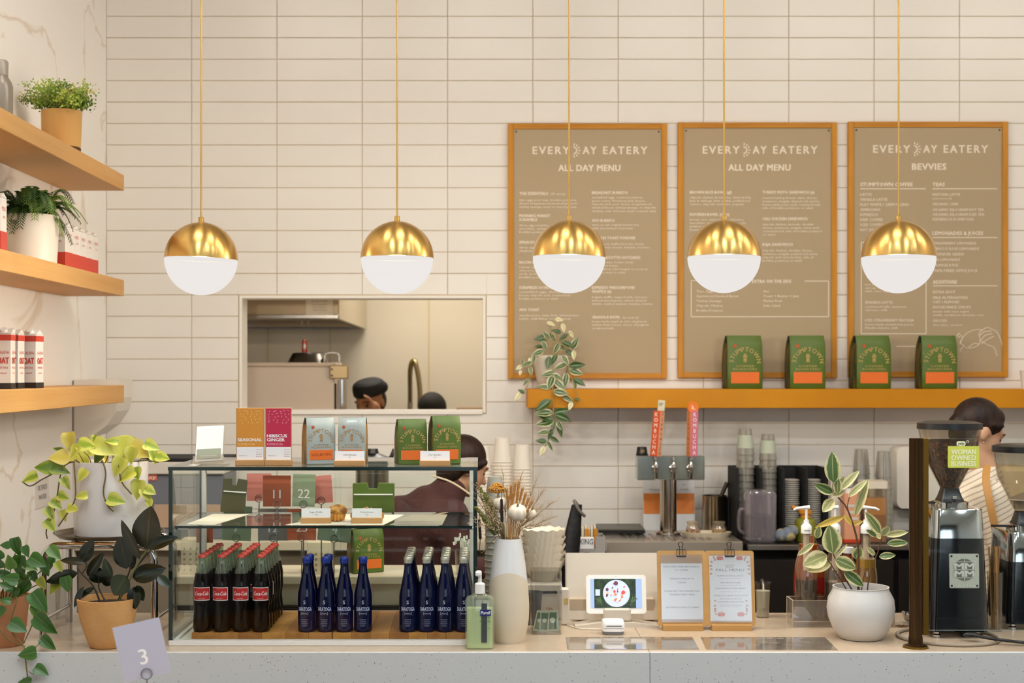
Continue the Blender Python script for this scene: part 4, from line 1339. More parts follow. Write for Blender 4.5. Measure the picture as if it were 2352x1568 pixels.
mb.box((0, -0.017, 0.012), (0.098, 0.003, 0.024)).box((-0.0475, -0.006, 0.012), (0.003, 0.02, 0.024)).box((0.0475, -0.006, 0.012), (0.003, 0.02, 0.024))
o = mb.build('front_lip', m_acryl, t); o.matrix_local = mm
sheet('loose_card', [(X(432, 4.66), 4.66), (X(446, 4.64), 4.64), (X(470, 4.72), 4.72), (X(456, 4.74), 4.74)], DZ1, m_paper, 'loose white card lying by the card holder', 'card')

# ------------------------------------------------------------ numbered table stands
m_num = M('numeral_white', 'f4f2ee', 0.7)
NC = {'sage': M('card_sage', '95a587', 0.6), 'grey': M('card_grey', '8f8883', 0.6), 'terra': M('card_terracotta', 'c4623f', 0.6), 'pink': M('card_pink', 'cf7f74', 0.6), 'lav': M('card_lavender', 'b6b6c6', 0.6)}
def number_stand(px, pyb, Y, w, h, num, col, label, zbase, tilt=0, rz=0, name='number_stand'):
    s = F / Y
    zc = Z(pyb, Y) - zbase
    t = thing(name, label, 'table number', (X(px, Y), Y, zbase), rz)
    MB().lathe([(0, 0), (0.014, 0), (0.014, 0.003), (0.006, 0.006), (0, 0.006)], 20).build('base', m_chrome, t, 40)
    MB().tube([(0, 0, 0.003), (0, 0, zc - 0.005)], 0.0024, 8).build('pole', m_chrome, t, 60)
    rr = 0.0135
    MB().tube([(rr * math.sin(a), -0.004, zc + rr * 0.7 + rr * math.cos(a)) for a in [2 * PI * i / 20 for i in range(20)]], 0.0014, 6, closed=True).build('ring_clip', m_chrome, t, 60)
    m = T(0, 0, zc + 0.012) @ rotm(0, tilt, 0)
    MB().box((0, 0.0, h / 2 - 0.012), (w, 0.0014, h), mtx=m).build('number_card', NC[col], t)
    if num:
        mb = MB(); text(mb, num, 0, h * 0.16, h * 0.27, -0.0012, 'c', bold=0.012, res=4, mtx=m); mb.build('numeral', m_num, t)
    return t
number_stand(636, 1163, 5.116, 0.100, 0.112, '11', 'terra', 'terracotta table number 11 behind the display case', CT)
number_stand(697, 1163, 5.160, 0.082, 0.118, '22', 'sage', 'sage green table number 22 behind the display case', CT, 2)
number_stand(595, 1150, 5.185, 0.09, 0.10, '', 'pink', 'pink table card half hidden behind the terracotta card', CT)
number_stand(738, 1155, 5.178, 0.085, 0.10, '', 'pink', 'pink table card half hidden behind the sage card', CT, -4)
number_stand(543, 1241, 5.128, 0.104, 0.125, '7', 'sage', 'sage green table number 7 above the cola bottles', CT, 3)
number_stand(628, 1241, 5.160, 0.112, 0.116, '12', 'grey', 'grey table number 12 above the cola bottles', CT)
number_stand(693, 1240, 5.118, 0.104, 0.112, '25', 'terra', 'terracotta table number 25 above the blue bottles', CT)
number_stand(767, 1243, 5.150, 0.12, 0.11, '4', 'sage', 'sage green table number 4 above the blue bottles', CT, 6)
number_stand(470, 1246, 5.15, 0.06, 0.09, '', 'terra', 'small terracotta table card at the plant end of the case', CT)
# the blurred number in front of the counter stands on a guest table below the picture
Y3 = 3.6
t = thing('guest_table', 'round guest table in front of the counter', 'table', (X(332, Y3), Y3 - 0.2, 0))
MB().lathe([(0, 0.72), (0.34, 0.72), (0.35, 0.73), (0.35, 0.745), (0.345, 0.75), (0, 0.75)], 40).build('table_top', m_oak, t, 40)
MB().lathe([(0.03, 0.02), (0.03, 0.72)], 16).build('pedestal', m_matblack, t, 60)
MB().lathe([(0, 0), (0.22, 0), (0.22, 0.012), (0.04, 0.03), (0, 0.03)], 32).build('foot', m_matblack, t, 40)
number_stand(337, 1555, Y3, 0.118, 0.142, '3', 'lav', 'pale lavender table number 3 in front of the counter', 0.75, -12, 8)

# ------------------------------------------------------------ staff-side ledge behind the case
LZ = 1.02
t = thing('prep_ledge', 'cream staff cabinet behind the display case', 'cabinet', (0, 0, 0))
m_lam = M('cream_laminate', 'd6c9b0', 0.45)
px0, px1 = X(392, 5.25), X(1090, 5.25)
MB().box(((px0 + px1) / 2, 5.40, LZ - 0.015), (px1 - px0, 0.31, 0.03), 0.003).build('top', m_lam, t)
MB().box(((px0 + px1) / 2, 5.41, (LZ - 0.03) / 2), (px1 - px0 - 0.02, 0.27, LZ - 0.032), 0.002).build('body', m_lam, t)
MB().box(((px0 + px1) / 2, 5.268, LZ - 0.12), (px1 - px0 - 0.04, 0.012, 0.02), 0.002).build('rail', M('dark_gap', '2b2118', 0.6), t)
coffee_bag((X(848, 5.33), 5.33, LZ), 0.125, 0.165, 0.07, 28, 'green coffee bag on the staff ledge behind the blue bottles')
def dot_carton(px0, px1, py0, Y, label):
    w = (px1 - px0) * Y / F; h = Z(py0, Y) - LZ
    t = thing('printed_carton', label, 'carton', (X((px0 + px1) / 2, Y), Y, LZ))
    MB().box((0, 0.04, h / 2), (w, 0.08, h), 0.002).build('box', M('carton_cream', 'cfc4a6', 0.6), t)
    mb = MB()
    n = int(w / 0.02)
    for i in range(n):
        for j in range(int(h / 0.02) - 1):
            text(mb, 'x', (i - (n - 1) / 2) * w / n * 0.95, 0.012 + j * 0.02, 0.012, -0.0008, 'c', bold=0.02)
    mb.build('pattern', M('carton_print', '7d7560', 0.7), t)['kind'] = 'stuff'
dot_carton(415, 475, 1238, 5.3, 'cream patterned carton on the ledge behind the cola')
dot_carton(705, 760, 1245, 5.3, 'cream patterned carton on the ledge beside the green bag')
# wrapped straws in a cup
Y = 5.30
t = thing('straw_cup', 'clear cup of paper-wrapped straws on the ledge', 'cup', (X(1064, Y), Y, LZ))
MB().lathe([(0, 0), (0.026, 0), (0.034, 0.09), (0.0335, 0.09), (0.0255, 0.002), (0, 0.002)], 24).build('cup_wall', m_clear, t, 50)
straw = MB()
straw.tube([(0, 0, 0), (0, 0, 0.13)], 0.0042, 6)
straw.box((0.001, 0, 0.136), (0.009, 0.002, 0.014), mtx=rotm(0, 12, 0))
sme = straw.mesh('wrapped_straw', M('straw_paper', 'dfe3d6', 0.7), 60)
for i in range(16):
    a, q = i * 2.4, 0.019 * math.sqrt((i + 0.5) / 16)
    o = place('wrapped_straw', sme, None, mtx=T(X(1064, Y) + q * math.cos(a), Y + q * math.sin(a), LZ + 0.003) @ rotm(random.uniform(-5, 5), random.uniform(-5, 5) + math.cos(a) * 4, a * 57) @ Matrix.Diagonal((1, 1, random.uniform(0.85, 1.12), 1)))
    tag(o, 'white paper-wrapped straw bundled in the cup behind the case', 'straw', 'wrapped straws in the cup')
# ------------------------------------------------------------ counter: sanitizer, vase, tip jar
Y = 4.545
m_gel = glass('green_gel', 'f2f7ea', 0.04, 0.4, 0.02, body=('e4ecd4', 0.15))
t = thing('hand_sanitizer', 'pump bottle of pale green hand sanitizer by the vase', 'bottle', (X(1102, Y), Y, CT))
s = F / Y
mb = MB()
lv = [(0, 0.94), (0.006, 1.0), (0.155, 1.0), (0.165, 0.9), (0.172, 0.5), (0.178, 0.34)]
def rrect(w, d, r, n=4):
    pts = []
    for cx, cy_, a0 in ((w / 2 - r, d / 2 - r, 0), (-w / 2 + r, d / 2 - r, 90), (-w / 2 + r, -d / 2 + r, 180), (w / 2 - r, -d / 2 + r, 270)):
        for i in range(n + 1):
            a = R(a0 + 90 * i / n)
            pts.append((cx + r * math.cos(a), cy_ + r * math.sin(a)))
    return pts
def loft(mb, loops, cap=True, mat=0):
    n = len(loops[0])
    vs = [p for l in loops for p in l]
    fs = [(i * n + j, i * n + (j + 1) % n, (i + 1) * n + (j + 1) % n, (i + 1) * n + j) for i in range(len(loops) - 1) for j in range(n)]
    if cap:
        fs += [tuple(range(n))[::-1], tuple((len(loops) - 1) * n + j for j in range(n))]
    return mb.add(vs, fs, mat)
loft(mb, [[(x * k, y * k, z) for x, y in rrect(0.092, 0.05, 0.016)] for z, k in lv])
mb.build('bottle_body', m_gel, t, 40)
loft(MB(), [[(x, y, z) for x, y in rrect(0.082, 0.04, 0.012)] for z in (0.004, 0.13)]).build('gel', glass('gel_fill', 'eaf2d8', 0.01, 0.2, 0.05, body=('d8e2b0', 0.6)), t, 40)
MB().box((0.014, -0.0256, 0.085), (0.018, 0.0008, 0.125), 0.0003).build('dark_strip', M('strip_dark', '3c3f40', 0.5), t)
p = MB().box((0.018, -0.0266, 0.118), (0.034, 0.0008, 0.02), 0.0003, mtx=None).build('brand_patch', M('patch_navy', '1d1f66', 0.5), t)
mb = MB(); text(mb, 'Purell', 0.018, 0.1135, 0.0095, -0.0273, 'c', w=0.03, bold=0.02, shear=0.2); mb.build('lettering', m_paper, p)
mb = MB(); text(mb, 'NATURALS', 0.018, 0.088, 0.006, -0.0268, 'c', w=0.034, bold=0.012)
text(mb, 'HAND SANITIZER', 0.018, 0.1, 0.003, -0.0268, 'c', w=0.03); text(mb, 'WITH PLANT OILS', 0.018, 0.068, 0.003, -0.0268, 'c', w=0.03); text(mb, '12 FL OZ', 0.018, 0.062, 0.003, -0.0268, 'c', w=0.02)
mb.build('small_lettering', M('green_ink', '39602c', 0.6), t)
MB().lathe([(0, 0.176), (0.0165, 0.176), (0.0165, 0.206), (0.0125, 0.209), (0.006, 0.211), (0.006, 0.232), (0, 0.232)], 20).build('pump_collar', m_white, t, 40)
MB().box((-0.004, -0.006, 0.240), (0.02, 0.034, 0.016), 0.004).build('pump_head', m_white, t)

Yv = 4.66
t = thing('ceramic_vase', 'tall white ceramic vase with beige dipped lower half', 'vase', (X(1168, Yv), Yv, CT))
m_vase = M('vase_glaze', 'd9d7d4', 0.25, coat=0.3)
m_vlow = M('vase_matte', 'cfc0a8', 0.7)
H = 0.338
def vr(z):
    q = z / H
    pts = [(0, 0.049), (0.06, 0.056), (0.14, 0.063), (0.22, 0.0665), (0.35, 0.068), (0.55, 0.064), (0.75, 0.056), (0.9, 0.0485), (1.0, 0.0425)]
    for (a, ra), (b, rb) in zip(pts, pts[1:]):
        if q <= b:
            return ra + (rb - ra) * (q - a) / (b - a)
    return pts[-1][1]
n, nz = 36, 26
mb = MB()
def zrow(j, a):     # dipped border: a wave that peaks towards the guests
    zm = H * (0.55 + 0.135 * math.cos(a + PI / 2))
    return zm * j / 13 if j <= 13 else zm + (H - zm) * (j - 13) / 13
vs, fs, ms = [], [], []
for j in range(nz + 1):
    for i in range(n):
        a = 2 * PI * i / n
        z = zrow(j, a); r = vr(z)
        vs.append((r * math.cos(a), r * math.sin(a), z))
for j in range(nz):
    for i in range(n):
        fs.append((j * n + i, j * n + (i + 1) % n, (j + 1) * n + (i + 1) % n, (j + 1) * n + i)); ms.append(1 if j < 13 else 0)
o0 = len(vs)
for r, z in ((0.0385, H), (0.052, H * 0.6), (0.045, 0.012)):
    vs += [(r * math.cos(2 * PI * i / n), r * math.sin(2 * PI * i / n), z) for i in range(n)]
prev = nz * n
for k in range(3):
    b0 = o0 + k * n
    for i in range(n):
        fs.append((prev + i, prev + (i + 1) % n, b0 + (i + 1) % n, b0 + i)); ms.append(0)
    prev = b0
fs.append(tuple(prev + i for i in range(n))); ms.append(0)
fs.append(tuple(range(n))[::-1]); ms.append(1)
mb.add(vs, fs); mb.m = ms
mb.build('vase_body', [m_vase, m_vlow], t, 40)
# dried bouquet
VT = Vector((X(1168, Yv), Yv, CT + 0.02))
rim = CT + H
def stem_to(px, py, dy=0.0):
    return P(px, py, Yv + dy)
m_stem = M('dry_stem', '6f5a34', 0.8)
m_pump = M('pumpkin_cream', 'e0d3bd', 0.55)
def local(t, p):
    return Vector(p) - Vector(t.location)
def stemline(mb, top, r=0.0018, k=0.6, n=6):
    foot = VT + Vector(((top.x - VT.x) * 0.25, (top.y - VT.y) * 0.25, random.uniform(0.0, 0.03)))
    foot.x = max(min(foot.x, VT.x + 0.028), VT.x - 0.028)
    th = Vector((VT.x + max(-0.03, min(0.03, (top.x - VT.x) * 0.35)), VT.y + max(-0.02, min(0.02, (top.y - VT.y) * 0.4)), rim))
    pts = crom([foot, th, th.lerp(top, 0.5) + Vector((0, 0, 0.01)), top], 4)
    mb.tube(pts, [r] * len(pts), n)
    return pts
for i, (px, py, rr, dy, lb_) in enumerate(((1188, 1176, 22.5, -0.02, 'largest white mini pumpkin in the dried bouquet'), (1147, 1155, 19, 0.005, 'white mini pumpkin behind the cattail'), (1217, 1180, 16, 0.02, 'white mini pumpkin at the wheat side of the bouquet'))):
    c = stem_to(px, py, dy)
    r = rr * c.y / F
    t = thing('mini_pumpkin', lb_, 'pumpkin', c)
    mb = MB()
    mb.grid(lambda u, v: ((lambda a, b: ((r * (1 - 0.10 * abs(math.cos(4 * a)) ** 3)) * math.sin(b) * math.cos(a), (r * (1 - 0.10 * abs(math.cos(4 * a)) ** 3)) * math.sin(b) * math.sin(a), 0.86 * r * math.cos(b) * (1 - 0.22 * math.exp(-(math.sin(b) * 3) ** 2))))(2 * PI * u, 0.01 + (PI - 0.02) * v)), 40, 14, wrap=True)
    mb.v = [tuple(rotm(28 if i == 0 else 10, (0, -15, 20)[i], 0) @ Vector(p)) for p in mb.v]
    mb.build('flesh', m_pump, t, 70)
    mb = MB()
    ax = rotm(28 if i == 0 else 10, (0, -15, 20)[i], 0)
    mb.tube([ax @ Vector((0, 0, r * 0.62)), ax @ Vector((0.002, 0, r * 0.95)), ax @ Vector((0.004, -0.002, r * 1.12))], [0.0045, 0.003, 0.0036], 7)
    mb.build('stalk', M('stalk', '8d7f62', 0.8), t, 60)
    mb = MB(); pts = stemline(mb, c - Vector((0, 0, r * 0.8)), 0.0022)
    mb.v = [tuple(local(t, p)) for p in mb.v]
    mb.build('stem', M('straw_stem', 'c9ad7c', 0.8), t, 60)
# cattails
for (px0, py0, px1, py1, lb_) in ((1152, 1148, 1153, 1195, 'dark cattail head in front of the dried bouquet'), (1101, 1195, 1103, 1235, 'dark cattail drooping beside the case edge')):
    a, b = stem_to(px0, py0, -0.045), stem_to(px1, py1, -0.045)
    t = thing('cattail', lb_, 'cattail', b)
    mb = MB().caps((0, 0, 0), local(t, a), 0.0052, 0.0045, 10); mb.build('head', M('cattail_brown', '2b160d', 0.9), t, 60)
    mb = MB(); q = local(t, a); mb.tube([q, q + Vector((0.0, 0, 0.03))], [0.0015, 0.0006], 6)
    pts = crom([Vector((0, 0, 0)), Vector((0.004, 0.0, -0.05)), local(t, Vector((VT.x - 0.02, VT.y - 0.02, rim))), local(t, VT + Vector((-0.02, -0.01, 0.01)))], 4)
    mb.tube(pts, 0.0016, 6)
    mb.build('stem', m_stem, t, 60)
# yarrow
c = stem_to(1142, 1124, 0.01)
t = thing('yarrow', 'mustard yellow dried yarrow cluster in the bouquet', 'flower', c)
mb = MB()
for i in range(130):
    a, q = i * 2.39996, math.sqrt(i / 130)
    mb.ball((0.028 * q * math.cos(a), 0.02 * q * math.sin(a), 0.017 * (1 - q * q) + random.uniform(-0.004, 0.004)), 0.0031, 6, 4)
    if i % 2:
        mb.ball((0.028 * q * math.cos(a), 0.02 * q * math.sin(a), -0.010 + 0.004 * q), 0.003, 6, 4)
mb.build('florets', M('yarrow_gold', 'c48a33', 0.85), t)['kind'] = 'stuff'
mb = MB(); stemline(mb, c, 0.0018); mb.v = [tuple(local(t, p)) for p in mb.v]; mb.build('stem', m_stem, t, 60)
# wheat ears
m_wheat = M('wheat', 'c08a45', 0.8)
for i, (px, py, dy) in enumerate(((1164, 1125, 0.0), (1174, 1118, 0.015), (1183, 1112, 0.0), (1192, 1108, 0.02), (1200, 1122, 0.0), (1207, 1135, 0.01), (1178, 1135, -0.02), (1190, 1132, -0.01), (1214, 1145, 0.015), (1221, 1152, 0.0), (1168, 1140, -0.02))):
    c = stem_to(px, py, dy)
    t = thing('wheat_ear', 'golden bearded wheat ear in the middle of the dried bouquet', 'wheat', c, group='wheat ears in the bouquet')
    d = (c - Vector((VT.x, VT.y, rim - 0.05))).normalized()
    mb = MB()
    for k in range(9):
        b = -d * (0.005 * k)
        for q in range(4):
            an = q * PI / 2 + k * 0.5
            sd = (d.orthogonal().normalized() * math.cos(an) + d.cross(d.orthogonal().normalized()) * math.sin(an))
            mb.caps(b + sd * 0.002, b + sd * 0.004 + d * 0.006, 0.0016, 0.0008, 5)
            if k < 6 and q % 2 == 0:
                mb.tube([b + sd * 0.003, b + sd * 0.008 + d * 0.035], [0.0004, 0.00015], 3)
    mb.build('ear', m_wheat, t)
    mb = MB(); stemline(mb, c, 0.0012, n=5); mb.v = [tuple(local(t, p)) for p in mb.v]; mb.build('stem', m_wheat, t, 60)
# green amaranth spears
m_spear = M('spear_green', '7c7a3a', 0.85, bump=(120, 0.5))
for i, (px, py, px2, py2, dy) in enumerate(((1093, 1164, 1126, 1205, -0.10), (1112, 1131, 1132, 1185, 0.0), (1121, 1140, 1138, 1195, -0.02), (1103, 1120, 1122, 1180, -0.02), (1128, 1180, 1142, 1222, -0.03), (1110, 1190, 1136, 1228, -0.01))):
    a, b = stem_to(px, py, dy), stem_to(px2, py2, dy * 0.6)
    t = thing('amaranth_spear', 'fuzzy green dried spear, %s from the case side of the bouquet' % ORD[i], 'dried flower', a, group='green spears in the bouquet')
    mb = MB()
    for k in range(26):
        q = k / 25
        p = local(t, a.lerp(b, q)); rr = 0.003 + 0.0045 * math.sin(PI * min(1, q * 0.9 + 0.08))
        for j in range(5):
            an = j * 1.257 + k * 0.7
            mb.ball(p + Vector((rr * math.cos(an), rr * math.sin(an), random.uniform(-0.002, 0.002))), 0.0024, 5, 4)
    mb.build('florets', m_spear, t)['kind'] = 'stuff'
    mb = MB(); stemline(mb, b, 0.0016, n=5); mb.v = [tuple(local(t, p)) for p in mb.v]; mb.build('stem', m_stem, t, 60)
# airy sprigs
m_twig = M('sprig_brown', '8d7250', 0.85)
m_bud = M('sprig_bud', 'cdb693', 0.85)
for i, (px, py, dy) in enumerate(((1155, 1085, 0.01), (1232, 1102, 0.02), (1246, 1128, -0.01), (1268, 1155, 0.0), (1274, 1187, -0.02), (1088, 1116, -0.14), (1098, 1150, -0.13), (1240, 1165, 0.03), (1195, 1095, 0.03), (1092, 1200, -0.14), (1252, 1205, 0.01), (1130, 1150, -0.04), (1120, 1165, -0.05))):
    c = stem_to(px, py, dy)
    t = thing('dried_sprig', 'thin branching dried sprig fanning out of the white vase', 'dried sprig', c, group='airy sprigs in the bouquet')
    mb, bd = MB(), MB()
    pts = stemline(mb, c, 0.0009, n=4)
    rnd = random.Random(i)
    for k in range(len(pts) // 2, len(pts)):
        for q in range(3):
            p0 = pts[k].lerp(pts[k - 1], rnd.random())
            d = (pts[-1] - pts[-3]).normalized()
            sd = Vector((rnd.uniform(-1, 1), rnd.uniform(-1, 1), rnd.uniform(-0.2, 0.8)))
            p1 = p0 + (d * 0.9 + sd * 0.9).normalized() * rnd.uniform(0.018, 0.04)
            mb.tube([p0, p0.lerp(p1, 0.5) + Vector((0, 0, 0.002)), p1], [0.0007, 0.0005, 0.0003], 3)
            for w_ in range(6):
                pb = p0.lerp(p1, 0.35 + 0.13 * w_) + Vector((rnd.uniform(-1, 1), rnd.uniform(-1, 1), rnd.uniform(-1, 1))) * 0.004
                bd.ball(pb, 0.0011, 4, 3)
    mb.v = [tuple(local(t, p)) for p in mb.v]; bd.v = [tuple(local(t, p)) for p in bd.v]
    mb.build('twig', m_twig, t)
    bd.build('buds', m_bud, t)['kind'] = 'stuff'

# tip jar
Y = 4.83
t = thing('tip_jar', 'square clear jar with dollar bills as tips', 'jar', (X(1253, Y), Y, CT))
mb = MB()
loft(mb, [[(x, y, z) for x, y in rrect(0.105, 0.105, 0.014)] for z in (0, 0.212)], cap=False)
loft(mb, [[(x, y, z) for x, y in rrect(0.098, 0.098, 0.012)] for z in (0.212, 0.006)], cap=False)
mb.build('jar_wall', m_clear, t, 40)
loft(MB(), [[(x, y, z) for x, y in rrect(0.103, 0.103, 0.013)] for z in (0.0005, 0.0065)]).build('jar_base', m_acryl, t, 40)
mb = MB(); text(mb, 'TIPS', 0.01, 0.082, 0.009, -0.0535, 'c', bold=0.02); mb.build('lettering', M('brown_ink', '6f4a2c', 0.7), t)
m_bill = M('banknote', 'c9d0b8', 0.75)
m_billink = M('banknote_ink', '5d7a58', 0.75)
jx, jy = X(1253, Y), Y
for i, (dx, dy, rz, ry) in enumerate(((-0.030, -0.034, 12, 12), (-0.008, -0.038, -4, 4), (0.024, -0.030, -10, -3))):
    t2 = thing('dollar_bill', ['tilted dollar bill nearest the vase in the tip jar', 'dollar bill in the middle of the tip jar', 'wide dollar bill at the tablet side of the tip jar'][i], 'banknote', (jx + dx, jy + dy, CT + 0.007), rz)
    m = rotm(0, ry, 0)
    hw = 0.0155 if i < 2 else 0.021
    MB().box((0, 0, 0.036), (hw * 2, 0.0008, 0.070), mtx=m).build('note', m_bill, t2)
    mb = MB()
    mb.box((0, -0.0008, 0.036), (hw * 1.5, 0.0006, 0.056), mtx=m)
    text(mb, '1', hw * 0.66, 0.062, 0.008, -0.0012, 'c', mtx=m)
    mb.build('engraving', m_billink, t2)
    MB().lathe([(0, 0), (hw * 0.45, 0), (hw * 0.45, 0.0007), (0, 0.0007)], 16, mtx=m @ T(0, -0.0011, 0.038) @ rotm(90)).build('seal', m_bill, t2)
# cup with pens behind
# ------------------------------------------------------------ register, tablet, reader
Yr = 5.02
t = thing('cash_register', 'white register terminal seen from behind', 'register', (X(1408, Yr), Yr, CT))
sR = F / Yr
ww = 216 / sR
m_reg = M('register_white', 'c9bdac', 0.4)
loft(MB(), [[(x, y, 0) for x, y in rrect(ww, 0.02, 0.008)]] + [[(x, y, z) for x, y in rrect(ww, 0.02, 0.008)] for z in (0.236,)]).build('screen_back', m_reg, t, 40).matrix_local = T(0, 0.012, 0.005) @ rotm(-14)
MB().box((-0.01, 0.08, 0.042), (ww * 0.96, 0.14, 0.084), 0.006).build('base', M('register_grey', 'b9a58c', 0.5), t)
MB().box((0, 0.07, 0.12), (ww * 0.5, 0.05, 0.08), 0.01).build('stand', m_reg, t)
Y = 4.90
t = thing('receipt_terminal', 'small white printer beside the register back', 'printer', (X(1297, 4.97), 4.95, CT))
MB().box((0, 0.015, 0.065), (0.032, 0.03, 0.13), 0.006).build('body', m_reg, t)
MB().box((0.004, -0.0008, 0.085), (0.014, 0.0015, 0.02)).build('sticker', M('gold_sticker', 'b79a50', 0.5), t)
MB().tube([(-0.010, 0.01, 0.125), (-0.014, 0.008, 0.15)], 0.002, 6).build('paper_edge', m_paper, t)
# tablet
Yt = 4.93
s = F / Yt
t = thing('customer_tablet', 'white customer tablet showing a plate of food', 'tablet', (X(1416, Yt), Yt, CT))
m = T(0, 0, 0.045) @ rotm(-10, 0.0, 0)
tw, th_ = 138 / s, 88 / s
body_t = loft(MB(), [[(x, y, 0) for x, y in []]] if 0 else [[(x, 0.0, z) for x, z in [(p[0], p[1] + th_ / 2) for p in rrect(tw, th_, 0.010)]][::-1], [(x, 0.012, z) for x, z in [(p[0], p[1] + th_ / 2) for p in rrect(tw, th_, 0.010)]][::-1]])
body_t.build('bezel', M('tablet_white', 'f0ece4', 0.3), t, 40).matrix_local = m
m_scr = M('screen_glow', '8fa6d0', 0.2, emit=('9db3e0', 0.55))
sw, sh = 118 / s, 66 / s
scr = MB().box((0, -0.0005, th_ * 0.52), (sw, 0.001, sh)).build('screen', m_scr, t); scr.matrix_local = m
MB().box((-0.004, -0.0013, th_ * 0.52), (sw * 0.81, 0.0006, sh)).build('photo_backdrop', M('screen_dark', '20301c', 0.2, emit=('1c2a18', 0.5), noise=(60, '3a4a30', 0.45, 0.6)), scr)
cxp, czp = 0.001, th_ * 0.52
MB().lathe([(0, 0), (sh * 0.47, 0), (sh * 0.47, 0.0006), (0, 0.0006)], 40, mtx=T(cxp, -0.0013, czp) @ rotm(90)).build('plate_picture', M('screen_plate', 'b9c4e6', 0.2, emit=('b4c0ea', 0.6)), scr)
MB().box((-sw * 0.36, -0.0017, czp + 0.003), (sw * 0.09, 0.0005, sh * 0.22), mtx=None).build('cloth_picture', M('screen_plate', 'b9c4e6'), scr)
rnd = random.Random(4)
fm = [M('screen_food_%d' % i, c, 0.3, emit=(c, 0.5)) for i, c in enumerate(('d0743c', 'c94f3a', 'e8b48a', 'e9e9f2', '6b3a44'))]
for i in range(26):
    a, q = i * 2.4, sh * 0.37 * math.sqrt(rnd.random())
    rr = rnd.uniform(0.003, 0.008)
    MB().lathe([(0, 0), (rr, 0), (rr, 0.0004), (0, 0.0004)], 10, mtx=T(cxp + q * math.cos(a), -0.0020 - 0.00003 * i, czp + q * math.sin(a)) @ rotm(90) @ rotm(0, 0, rnd.uniform(0, 90)), sy=rnd.uniform(0.4, 1)).build('food_picture', fm[i % 5], scr)
for sg in (-1, 1):
    for k in range(3):
        MB().box((0, 0, 0), (0.003, 0.0004, 0.03), mtx=T(sg * sw * 0.30 + 0.004 * k * sg, -0.0018, czp - sh * 0.26) @ rotm(0, sg * (15 + 18 * k), 0)).build('leaf_picture', M('screen_leaf', '4d6a3c', 0.3, emit=('4d6a3c', 0.4)), scr)
mb = MB(); text(mb, 'clover', 0.0, 0.009, 0.0055, -0.0006, 'c'); mb.build('maker_mark', M('pale_grey_ink', 'b5aea5', 0.6), t).matrix_local = m
MB().ball((0, -0.0003, th_ - 0.006), (0.0012, 0.0006, 0.0012), 8, 5).build('camera_dot', m_matblack, t).matrix_local = m
MB().box((0.002, 0.02, 0.0405), (0.10, 0.05, 0.05), 0.008).build('neck', m_reg, t)
mb = MB(); mb.prism([(-0.14, 0), (0.14, 0), (0.145, 0.004), (0.06, 0.016), (-0.06, 0.016), (-0.145, 0.004)], -0.02, 0.065); mb.build('foot', m_reg, t)
t = thing('card_reader', 'small white card reader before the tablet', 'card reader', (X(1407, 4.81), 4.80, CT))
loft(MB(), [[(x * k, y * k, z) for x, y in rrect(0.076, 0.07, 0.016)] for z, k in ((0.0, 0.86), (0.004, 0.92), (0.012, 0.98))]).build('grey_base', M('reader_grey', '77787c', 0.5), t, 50)
loft(MB(), [[(x * k, y * k, z) for x, y in rrect(0.076, 0.07, 0.016)] for z, k in ((0.012, 0.98), (0.028, 1.0), (0.040, 0.98), (0.046, 0.9))]).build('body', M('reader_white', 'efece8', 0.35), t, 50)
MB().box((0.001, -0.0352, 0.031), (0.052, 0.001, 0.002)).build('card_slot', m_matblack, t)
MB().box((0.0, -0.0352, 0.024), (0.07, 0.001, 0.001)).build('seam', M('seam_grey', '9a9a9c', 0.5), t)
pts = crom([P(1405, 1445, 4.86), P(1330, 1440, 4.88), P(1296, 1420, 5.0), P(1325, 1412, 5.03)], 6)
mb = MB(); pts = [Vector((p.x, p.y, CT + 0.0025)) for p in pts]; c0 = pts[0]
mb.tube([p - c0 for p in pts], 0.0022, 6)
tag(mb.build('reader_cable', M('cable_white', 'd9cfc0', 0.5), smooth=60, loc=c0), 'thin white cable lying behind the card reader', 'cable')

